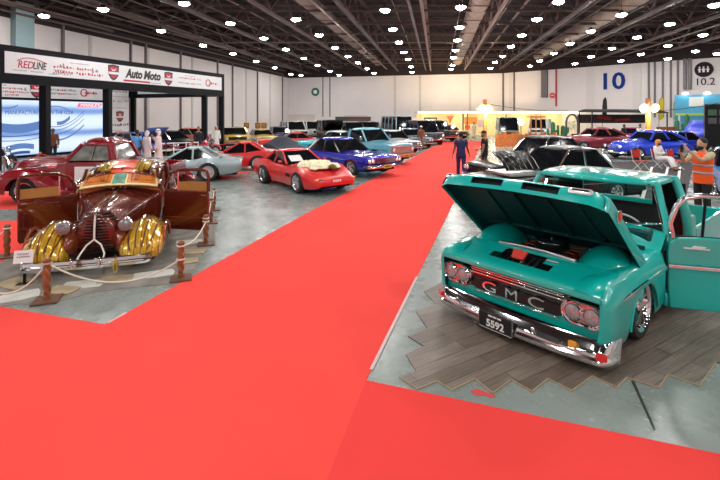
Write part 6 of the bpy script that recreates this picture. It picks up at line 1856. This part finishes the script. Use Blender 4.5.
person('person in dark shirt under the black awning', place(624, 33), 20, 1.74, None, 'brown', CL['black'], CL['jeans'])
# ------------------------------------------------------------ bikes, barriers, booths and props
def motorbike(label, loc, deg, pm, group=None):
    t = thing('motorcycle', label, 'motorcycle', loc, math.radians(deg), group)
    for y, nm in ((0, 'wheel'), (1.45, 'wheel')):
        a = wheel(t, 0, y, .32, .13, 'wire', 1, .75)
    mb = MB(); mb.tube([(0, .55, .70), (0, .75, .82), (0, .95, .78)], [.10, .15, .08], 12); mb.build('tank', pm, t)
    mb = MB(); mb.tube([(0, .95, .76), (0, 1.2, .72), (0, 1.55, .80)], [.10, .13, .06], 10); mb.build('seat', BLACK, t)
    mb = MB(); mb.box((0, .75, .42), (.28, .45, .36)); mb.build('engine', STEEL, t, bevel=.04)
    for s in (-1, 1):
        mb = MB(); mb.tube([(s * .09, 0, .32), (s * .10, .25, .85), (s * .11, .32, .98)], .022, 8); mb.tube([(0, .32, .98), (s * .20, .33, 1.04), (s * .38, .45, 1.02)], .014, 6); mb.tube([(s * .10, 1.45, .32), (s * .12, 1.1, .38), (s * .1, .9, .4)], .02, 6)
        mb.build('fork_and_bars', CHROME, t)
    mb = MB(); mb.lathe([(.09, 0), (.085, .06), (.03, .14)], (0, .15, .90), (0, 1, 0), 14); mb.build('headlamp', CHROME, t)
    for y in (0, 1.45):
        mb = MB(); mb.tube([(0, y + .36 * math.cos(a), .32 + .36 * math.sin(a)) for a in [math.radians(20 + 140 * k / 10) for k in range(11)]], .05, 8); mb.build('mudguard', pm, t)
    return t
motorbike('red motorcycle left of the last stand post, beyond the red rope', place(212, 32.5), 50, C_RED)
motorbike('pink-red motorcycle parked against the last post of the stand', place(216, 25.6), 75, P_('rose', S(214, 80, 100)))
motorbike('white motorcycle under the black awning, left of the pair', place(592, 36), 60, P_('plain_white', S(205, 208, 210)))
motorbike('white motorcycle under the black awning, right of the pair', place(603, 36), 40, P_('plain_white', S(205, 208, 210)))
motorbike('black motorcycle inside the stand in front of the sponsor column', place(115, 23.8), 70, P_('black', S(16, 16, 18)))

motorbike('black motorcycle in front of the video screen at the left edge', (-15.3, 19.0, 0), 70, P_('black', S(16, 16, 18)))
# red rope barrier in front of the stand
M_POSTC = CHROME; M_RROPE = mat('rope_red', S(196, 30, 50), rough=.7)
bpt = [place(4, 15.2), place(40, 17.0), place(84, 19.8), place(128, 21.0), place(166, 23), place(192, 24), place(238, 26)]
st0 = None
for i, p in enumerate(bpt):
    lab = ['slim gilt barrier post at the left edge before the video screen', 'slim gilt barrier post just behind the red pickup hood', 'slim gilt barrier post behind the red pickup cab', 'slim gilt barrier post under the sponsor column', 'slim gilt barrier post right of the robed pair', 'slim gilt barrier post before the person in black', 'slim gilt barrier post beyond the last stand post'][i]
    if st0 is None:
        st0 = thing('barrier_post', lab, 'barrier post', p, 0, 'gilt barrier posts')
        mb = MB(); mb.lathe([(.16, 0), (.155, .02), (.05, .05), (.02, .06)], n=18); mb.build('base', mat('gilt', S(190, 140, 60), rough=.25, metal=1), st0)
        mb = MB(); mb.lathe([(.02, .04), (.02, .92), (.045, .95), (.03, .99), (.002, 1.0)], n=12); mb.build('pole', mat('gilt', (1, 1, 1)), st0)
    else: dup(st0, p, 0, lab)
for i, (a, b) in enumerate(zip(bpt, bpt[1:])):
    lab = ['red barrier rope before the left video screen', 'red barrier rope behind the red pickup', 'red barrier rope left of the sponsor column', 'red barrier rope behind the robed pair', 'red barrier rope left of the person in black', 'red barrier rope beyond the two right stand posts'][i]
    pts = []
    for k in range(13):
        u = k / 12; p = Vector(a).lerp(Vector(b), u); p.z = .93 - .9 * u * (1 - u); pts.append(p)
    mb = MB(); mb.tube(pts, .022, 6); tag(mb.build('barrier_rope', M_RROPE), lab, 'rope')
# low white crowd rail right of the robed visitors
rl = thing('crowd_rail', 'low white railing of square frames right of the robed visitors', 'railing', place(165, 23.3), math.radians(38))
for k in range(4):
    x = -.2 + .65 * k
    mb = MB(); mb.bar((x, 0, 0), (x, 0, .95), .05); mb.build('post', WHITE, rl)
mb = MB()
for z in (.2, .55, .92): mb.bar((-.2, 0, z), (1.75, 0, z), .05)
mb.build('rail', WHITE, rl)
# yellow framed signs over the yellow vehicles
for px, lab in ((246.5, 'yellow framed sign on a pole, leftmost of three over the yellow cars'), (258, 'yellow framed sign on a pole, middle of three over the yellow cars'), (264, 'yellow framed sign on a pole, rightmost of three over the yellow cars')):
    d = 38.5; x, y, _ = place(px, d)
    t = thing('framed_sign', lab, 'sign', (x, y, 0), 0, 'yellow framed signs')
    mb = MB(); mb.tube([(0, 0, 0), (0, 0, 1.3)], .025, 8); mb.build('pole', BLACK, t)
    mb = MB(); mb.box((0, 0, 1.52), (.46, .04, .44)); b = mb.build('board', mat('sign_brown', S(120, 84, 40)), t, smooth=0)
    mb = MB(); mb.tube([(-.24, -.03, 1.29), (.24, -.03, 1.29), (.24, -.03, 1.75), (-.24, -.03, 1.75)], .03, 4, closed=True); mb.build('frame', mat('sign_yellow', S(226, 170, 50)), b)
    mb = MB(); mb.box((0, -.025, 1.58), (.28, .01, .06)); mb.box((0, -.025, 1.46), (.24, .01, .05)); mb.build('sign_marks', mat('sign_cream2', S(220, 180, 120)), b, smooth=0)
# hall sign board behind the black off-roaders
x, y, _ = place(353, 47.5)
t = thing('sign_board', 'long dark green and brown sign board raised over the black off-roaders', 'sign', (x, y, 0))
for s in (-1.5, 1.5):
    mb = MB(); mb.bar((s, 0, 0), (s, 0, 1.9), .08); mb.build('leg', BLACK, t)
mb = MB(); mb.box((0, 0, 2.02), (3.9, .08, .50)); b = mb.build('board', mat('board_green', S(52, 66, 62)), t, smooth=0)
mb = MB(); mb.box((.6, -.05, 1.95), (2.4, .01, .24)); mb.build('board_band', mat('board_maroon', S(110, 56, 56)), b, smooth=0)
mb = MB(); mb.box((.3, -.02, 2.36), (2.6, .06, .12)); mb.build('board_header', mat('board_pink', S(206, 170, 166)), b, smooth=0)

# ---------------- far booth behind the carpet end
CREAMW = mat('booth_cream', S(240, 222, 176), rough=.7, var=.05, scale=.7)
y = 51.0
x0, x1 = (418 - 360) / FOC * y, (566 - 360) / FOC * y
bt = thing('food_booth', 'long cream booth with a lit white canopy edge beyond the end of the carpet', 'booth', (0, y, 0))
mb = MB(); mb.box(((x0 + x1) / 2, 1.2, 1.3), (x1 - x0, .2, 2.6)); mb.build('back_wall', CREAMW, bt, smooth=0)
mb = MB(); mb.box(((x0 + x1) / 2, -.6, 2.75), (x1 - x0 + .6, 3.4, .18)); cn = mb.build('canopy', mat('canopy_white', S(236, 230, 216), rough=.5), bt, smooth=0)
mb = MB(); mb.box(((x0 + x1) / 2, -2.32, 2.75), (x1 - x0 + .6, .03, .14)); mb.build('light_strip', mat('strip_glow', (1, .93, .78), emit=5.0, var=.01), cn, smooth=0)
for px in (418, 459, 463, 500, 566):
    mb = MB(); mb.bar(((px - 360) / FOC * y, -2.0, 0), ((px - 360) / FOC * y, -2.0, 2.7), .14); mb.build('post', CREAMW if px in (418, 566) else mat('post_grey', S(110, 104, 100)), bt, smooth=0)
def bq(px0, px1, py0, py1, m, nm, off=1.08):
    d = y + off; mb = MB()
    xa, xb = (px0 - 360) / FOC * d, (px1 - 360) / FOC * d
    za, zb = EYE - (py1 - HZ) / FOC * d, EYE - (py0 - HZ) / FOC * d
    mb.box(((xa + xb) / 2, off, (za + zb) / 2), (xb - xa, .06, zb - za)); return mb.build(nm, m, bt, smooth=0)
bq(424, 437, 117.5, 124, mat('menu_dark', S(90, 84, 80)), 'menu_board')
bq(425.5, 428, 119, 122, WHITE, 'menu_picture', .98); bq(430, 435.5, 119, 122.5, WHITE, 'menu_picture', .98)
bq(464, 477, 117, 124, mat('booth_orange', S(232, 150, 70)), 'orange_panel'); bq(478, 484, 120, 127, mat('booth_lilac', S(200, 170, 190)), 'lilac_panel')
bq(507, 516, 120, 124, mat('booth_pink', S(216, 150, 160)), 'pink_panel'); bq(530, 545, 116, 121, mat('booth_tan', S(210, 170, 110)), 'tan_panel')
mb = MB(); d = y + .9; k = d / FOC
mb.prism([(-4, 3.2), (4, 3.2), (1.2, -1), (0, -4), (-1.2, -1)], ((450.5 - 360) * k, .95, EYE - (119 - HZ) * k), (k, 0, 0), (0, 0, k), (0, .06, 0)); mb.build('booth_emblem', mat('emblem_orange', S(216, 120, 80)), bt, smooth=0)
for i in range(5):
    px = 428 + 32 * i
    up_ = i < 4
    l = bpy.data.lights.new('booth_lamp', 'POINT'); l.energy = BOOTH_W; l.color = (1, .80, .50); l.shadow_soft_size = .15
    o = bpy.data.objects.new('booth_lamp', l); COL.objects.link(o); o.location = ((px - 360) / FOC * y, y - .6, 2.5)
    if not up_: continue
    l = bpy.data.lights.new('canopy_uplight', 'SPOT'); l.energy = UP_W * (1, 1, .8, .45)[i]; l.color = (1, .78, .46); l.spot_size = 2.2; l.spot_blend = 1; l.shadow_soft_size = .2
    o = bpy.data.objects.new('canopy_uplight', l); COL.objects.link(o); o.location = ((px - 360) / FOC * y, y + 1.2, 3.0); o.rotation_euler = (math.radians(180 - 38), 0, 0)
# low pink-grey wall and reception block left of the booth
x, yy, _ = place(410, 52)
tag(MB().box((x, yy, 1.05), (2.6, .4, 2.1)).build('low_partition', mat('partition_pink', S(222, 200, 192)), smooth=0), 'short pale pink partition left of the cream booth', 'partition')
x, yy, _ = place(302, 50)
tag(MB().box((x, yy, 1.25), (3.0, .3, 2.5)).build('low_partition', mat('partition_grey', S(196, 184, 180)), smooth=0), 'long pale grey partition in front of the far left corner', 'partition')
# floodlights on wooden posts
M_FLOOD = mat('flood_glow', (1, .74, .30), emit=3.2, var=.01)
M_PWOOD = mat('post_wood', S(190, 120, 60), rough=.6, var=.2)
for px, d, lab, xs_ in ((485, 32, 'wooden post with a glaring floodlight at the end of the red carpet', (-.25, .15)), (648, 30, 'wooden post carrying twin floodlights in front of the number wall', (-.42, .34))):
    t = thing('floodlight_post', lab, 'floodlight', place(px, d), 0, 'wooden floodlight posts')
    mb = MB(); mb.bar((0, 0, 0), (0, 0, 3.6), .22); mb.build('post', M_PWOOD, t, smooth=0)
    mb = MB(); mb.bar((-.7, -.12, 2.85), (.7, -.12, 2.85), .08); mb.build('crossarm', M_PWOOD, t, smooth=0)
    for x in xs_:
        mb = MB(); mb.lathe([(.12, .20), (.27, .07), (.32, 0)], (x, -.22, 2.92), (0, 1, .25), 18); h = mb.build('lamp_housing', BLACK, t)
        l = bpy.data.lights.new('flood_beam', 'SPOT'); l.energy = 500; l.color = (1, .8, .45); l.spot_size = 2.4; l.shadow_soft_size = .2
        lo = bpy.data.objects.new('flood_beam', l); COL.objects.link(lo); lo.location = Vector(place(px, d)) + Vector((x, -.40, 2.88)); lo.rotation_euler = (math.radians(70), 0, 0)
        mb = MB(); mb.lathe([(.30, -.005), (.20, -.06), (.001, -.09)], (x, -.22, 2.92), (0, 1, .25), 18, caps=False); mb.build('lamp_glass', M_FLOOD, h)
# cable of festoon wire from post to booth
mb = MB(); a, b = Vector(place(485, 32)), Vector(place(568, 48)); pts = []
for k in range(15):
    u = k / 14; p = a.lerp(b, u); p.z = 3.3 - .8 * u * (1 - u) * 1.2 - .3 * u; pts.append(p)
mb.tube(pts, .02, 5); tag(mb.build('overhead_wire', BLACK), 'thin dark wire strung from the floodlight post across the wooden props', 'wire')
mb = MB(); a, b = Vector(place(648, 30)), Vector(place(722, 22)); pts = []
for k in range(15):
    u = k / 14; p = a.lerp(b, u); p.z = 2.75 - .5 * u * (1 - u) + .35 * u; pts.append(p)
mb.tube(pts, .018, 5); tag(mb.build('overhead_wire', BLACK), 'thin dark wire strung from the twin floodlights to the right edge', 'wire')
# wooden western props
M_FENCE = mat('fence_wood', S(176, 100, 50), rough=.7, var=.3)
for px, d, w, lab in ((509, 33.5, 2.2, 'rough orange-brown wooden fence panel left of the cacti'), (530, 32, 2.0, 'rough orange-brown wooden fence panel with a low pointed gable'), (548, 32.3, 1.8, 'rough orange-brown wooden fence panel nearest the cactus')):
    t = thing('fence_panel', lab, 'fence', place(px, d), .1, 'wooden fence panels')
    for k in range(7):
        x = -w / 2 + w * (k + .5) / 7; hh = .9 + .25 * (1 - abs(k - 3) / 3) if px == 530 else .95 + .1 * ((k * 7) % 3)
        mb = MB(); mb.box((x, 0, hh / 2), (w / 7 * .86, .04, hh)); mb.build('plank', M_FENCE, t, smooth=0)
    mb = MB(); mb.bar((-w / 2, .04, .3), (w / 2, .04, .3), .04, .1); mb.bar((-w / 2, .04, .75), (w / 2, .04, .75), .04, .1); mb.build('rail', M_FENCE, t, smooth=0)
t = thing('timber_frame', 'tall frame of three orange wooden poles under the lit canopy', 'timber frame', place(536, 37))
for x in (-.5, 0, .5):
    mb = MB(); mb.tube([(x, 0, 0), (x * .8, 0, 2.4)], .06, 8); mb.build('pole', M_PWOOD, t)
mb = MB(); mb.bar((-.8, 0, 2.3), (.8, 0, 2.3), .1); mb.build('crossbar', M_PWOOD, t)
M_CACT = mat('cactus_green', S(44, 104, 70), rough=.7, bump=.5, bscale=20)
for px, d, hh, lab in ((553, 35, 1.9, 'green cactus prop with two arms left of the dark red coupe, left of two'), (563, 35.3, 1.6, 'shorter green cactus prop left of the dark red coupe'), (677, 32.9, 2.1, 'green cactus prop left of the pale grey shirted person'), (687, 34.0, 2.5, 'tallest green cactus prop by the blue booth')):
    mb = MB()
    mb.tube([(0, 0, 0), (0, 0, hh * .5), (0, 0, hh * .93), (0, 0, hh)], [.17, .18, .16, .05], 12)
    for s, z in ((-1, .45), (1, .6)):
        mb.tube([(0, 0, hh * z), (s * .30, 0, hh * z), (s * .40, 0, hh * z + .1), (s * .40, 0, hh * z + .45), (s * .40, 0, hh * z + .5)], [.09, .09, .10, .09, .03], 10)
    tag(mb.build('cactus', M_CACT, loc=place(px, d)), lab, 'cactus', 'green cactus props')
# white globe lamp, round arch display
t = thing('globe_lamp', 'white glowing globe lamp above the silver-green van', 'lamp', place(521, 36))
mb = MB(); mb.tube([(0, 0, 0), (0, 0, 1.6)], .03, 8); mb.build('pole', BLACK, t)
mb = MB(); mb.ell((0, 0, 1.85), (.25, .25, .25), 20, 12); mb.build('globe', mat('globe_glow', (1, .96, .9), emit=2.5, var=.01), t)
t = thing('arch_display', 'dark round-topped arch with pale flowers left of the black awning', 'display', place(572, 37))
mb = MB(); mb.tube([(.5 * math.cos(math.radians(a)), 0, 1.75 + .75 * math.sin(math.radians(a))) for a in range(0, 181, 15)], .09, 8); mb.bar((-.5, 0, 0), (-.5, 0, 1.8), .12); mb.bar((.5, 0, 0), (.5, 0, 1.8), .12); mb.build('arch', mat('arch_grey', S(84, 74, 70)), t)
mb = MB()
for k in range(22): mb.ell((RND.uniform(-.4, .4), RND.uniform(-.1, .1), RND.uniform(1.2, 1.9)), (.09, .08, .09), 8, 6)
mb.build('flowers', mat('flower_pale', S(206, 210, 180), var=.2), t)
# feather flags
for px, d, c, lab in ((605.5, 42, S(30, 26, 30), 'black feather flag above the dark awning'), (662, 41, S(236, 206, 40), 'yellow feather flag right of the twin floodlights'), (677, 42, S(176, 214, 60), 'lime green feather flag left of the blue booth')):
    t = thing('feather_flag', lab, 'flag', place(px, d), 0, 'feather flags')
    mb = MB(); mb.tube([(-.3, 0, 0), (-.3, 0, 3.2), (-.22, 0, 3.9), (.0, 0, 4.2)], .02, 6); mb.build('pole', BLACK, t)
    mb = MB(); mb.prism([(-.3, 1.9), (.10, 2.1), (.16, 3.2), (.12, 3.9), (0, 4.18), (-.2, 3.9), (-.3, 3.3)], (0, -.01, 0), (1, 0, 0), (0, 0, 1), (0, .02, 0)); mb.build('flag_cloth', mat('flag_' + str(px), c, rough=.7), t, smooth=0)
# black awning booth
x0, _, _ = place(584, 39); x1, _, _ = place(660, 39)
t = thing('awning_booth', 'wide black awning on slim posts below the blue number 10', 'awning', ((x0 + x1) / 2, 39, 0))
w = x1 - x0
mb = MB(); mb.grid([[(-w / 2, -1.2, 2.72), (0, -1.2, 2.68), (w / 2, -1.2, 2.62)], [(-w / 2, .0, 2.95), (0, 0, 2.95), (w / 2, 0, 2.9)], [(-w / 2, 1.2, 2.75), (0, 1.2, 2.75), (w / 2, 1.2, 2.7)]]); mb.build('canopy', mat('awning_black', S(34, 28, 32), rough=.8), t, solid=.05)
for s in (-1, 1):
    for q in (-1, 1):
        mb = MB(); mb.bar((s * w * .48, q * 1.1, 0), (s * w * .48, q * 1.1, 2.7), .08); mb.build('post', BLACK, t)
mb = MB(); mb.box((0, 1.3, 2.1), (w * .98, .05, .8)); pn = mb.build('back_panel', mat('awning_panel', S(60, 44, 46)), t, smooth=0)
mb = MB(); mb.box((-.9, 1.26, 2.2), (1.3, .03, .3), rot=(0, .15, 0)); mb.box((.8, 1.26, 2.0), (1.4, .03, .22), rot=(0, -.1, 0)); mb.build('panel_stripe', mat('stripe_red', S(190, 50, 44)), pn, smooth=0)
# brown cabinet
x, yy, _ = place(666, 32)
t = thing('brown_cabinet', 'square brown leather-look cabinet between the yellow and green flags', 'cabinet', (x, yy, 0))
mb = MB(); mb.box((0, 0, .8), (1.0, .7, 1.55)); mb.build('body', mat('cab_brown', S(92, 52, 34), rough=.5), t, bevel=.04)
for s in (-1, 1):
    mb = MB(); mb.box((s * .24, -.36, .82), (.44, .03, 1.3)); dd = mb.build('door', mat('cab_brown2', S(106, 62, 40)), t, bevel=.01); mb = MB(); mb.ell((s * .06, -.40, .85), (.02, .02, .02), 8, 6); mb.build('knob', CHROME, dd)
# blue booth at the right below the hall sign
a0 = place(684, 38); a1 = place(738, 34)
t = thing('blue_booth', 'sky-blue booth with white picture and lime counter below the 10.2 sign', 'booth', ((a0[0] + a1[0]) / 2 + 1.0, 36, 0), -.5)
L_ = 6.2
mb = MB(); mb.box((0, .6, 2.1), (L_, .15, 4.2)); wl_ = mb.build('back_wall', mat('booth_blue', S(84, 170, 214), rough=.6), t, smooth=0)
mb = MB(); mb.box((-1.6, .50, 3.6), (1.0, .03, .8)); mb.build('picture', WHITE, wl_, smooth=0)
mb = MB(); mb.lathe([(1.2, 0), (1.2, .05)], (1.6, .50, 3.2), (0, -1, 0), 32); mb.build('dark_disc', BLACK, wl_)
mb = MB(); mb.box((0, -.3, 2.5), (L_, .5, .16)); mb.build('lime_shelf', mat('lime', S(190, 220, 90)), t, smooth=0)
for x in (-2.9, 2.9):
    mb = MB(); mb.bar((x, -.3, 0), (x, -.3, 2.45), .12); mb.build('post', WHITE, t, smooth=0)
for x in (-2.4, -.9, .6, 2.0):
    mb = MB(); mb.ell((x, .2, 4.3), (.22, .22, .1), 14, 8); mb.build('top_lamp', mat('toplamp', (1, .96, .9), emit=8, var=.01), t)
x, yy, _ = place(717, 26)
t = thing('display_tower', 'black display tower with small coloured panels at the right edge of the hall', 'display', (x, yy, 0), -.6)
mb = MB(); mb.box((0, 0, 1.55), (1.2, .8, 3.1)); mb.build('body', BLACK, t, smooth=0)
for k, c in enumerate((S(50, 90, 60), S(100, 50, 76), S(70, 70, 76), S(44, 70, 48))):
    mb = MB(); mb.box((-.25 + .5 * (k % 2), -.41, 2.6 - .5 * (k // 2)), (.4, .03, .35)); mb.build('panel', mat('tower_%d' % k, c), t, smooth=0)
# dark slatted deck with white edge strips where the chairs stand
dk = [place(606, 22.6)[:2], place(694, 22.2)[:2], place(684, 12.0)[:2], place(648, 12.0)[:2]]
deck = flat('slatted_deck', dk, .002, .03, mat('deck_grey', S(48, 42, 42), rough=.7, var=.3, scale=20), 'dark slatted deck under the red folding chairs behind the teal cab', 'deck')
mb = MB()
for k in range(46):
    u = (k + .5) / 46
    a = Vector(dk[0] + (.032,)).lerp(Vector(dk[3] + (.032,)), u); b = Vector(dk[1] + (.032,)).lerp(Vector(dk[2] + (.032,)), u)
    mb.bar(a, b, .07, .012)
mb.build('slats', mat('deck_slat', S(62, 55, 55), rough=.6), deck, smooth=0)
for px0, px1 in ((634, 652), (652, 668), (668, 680)):
    mb = MB(); mb.bar((*place(px1, 20)[:2], .045), (*place(px0 + 8, 12.3)[:2], .045), .09, .02); mb.build('white_strip', WHITE, deck, smooth=0)
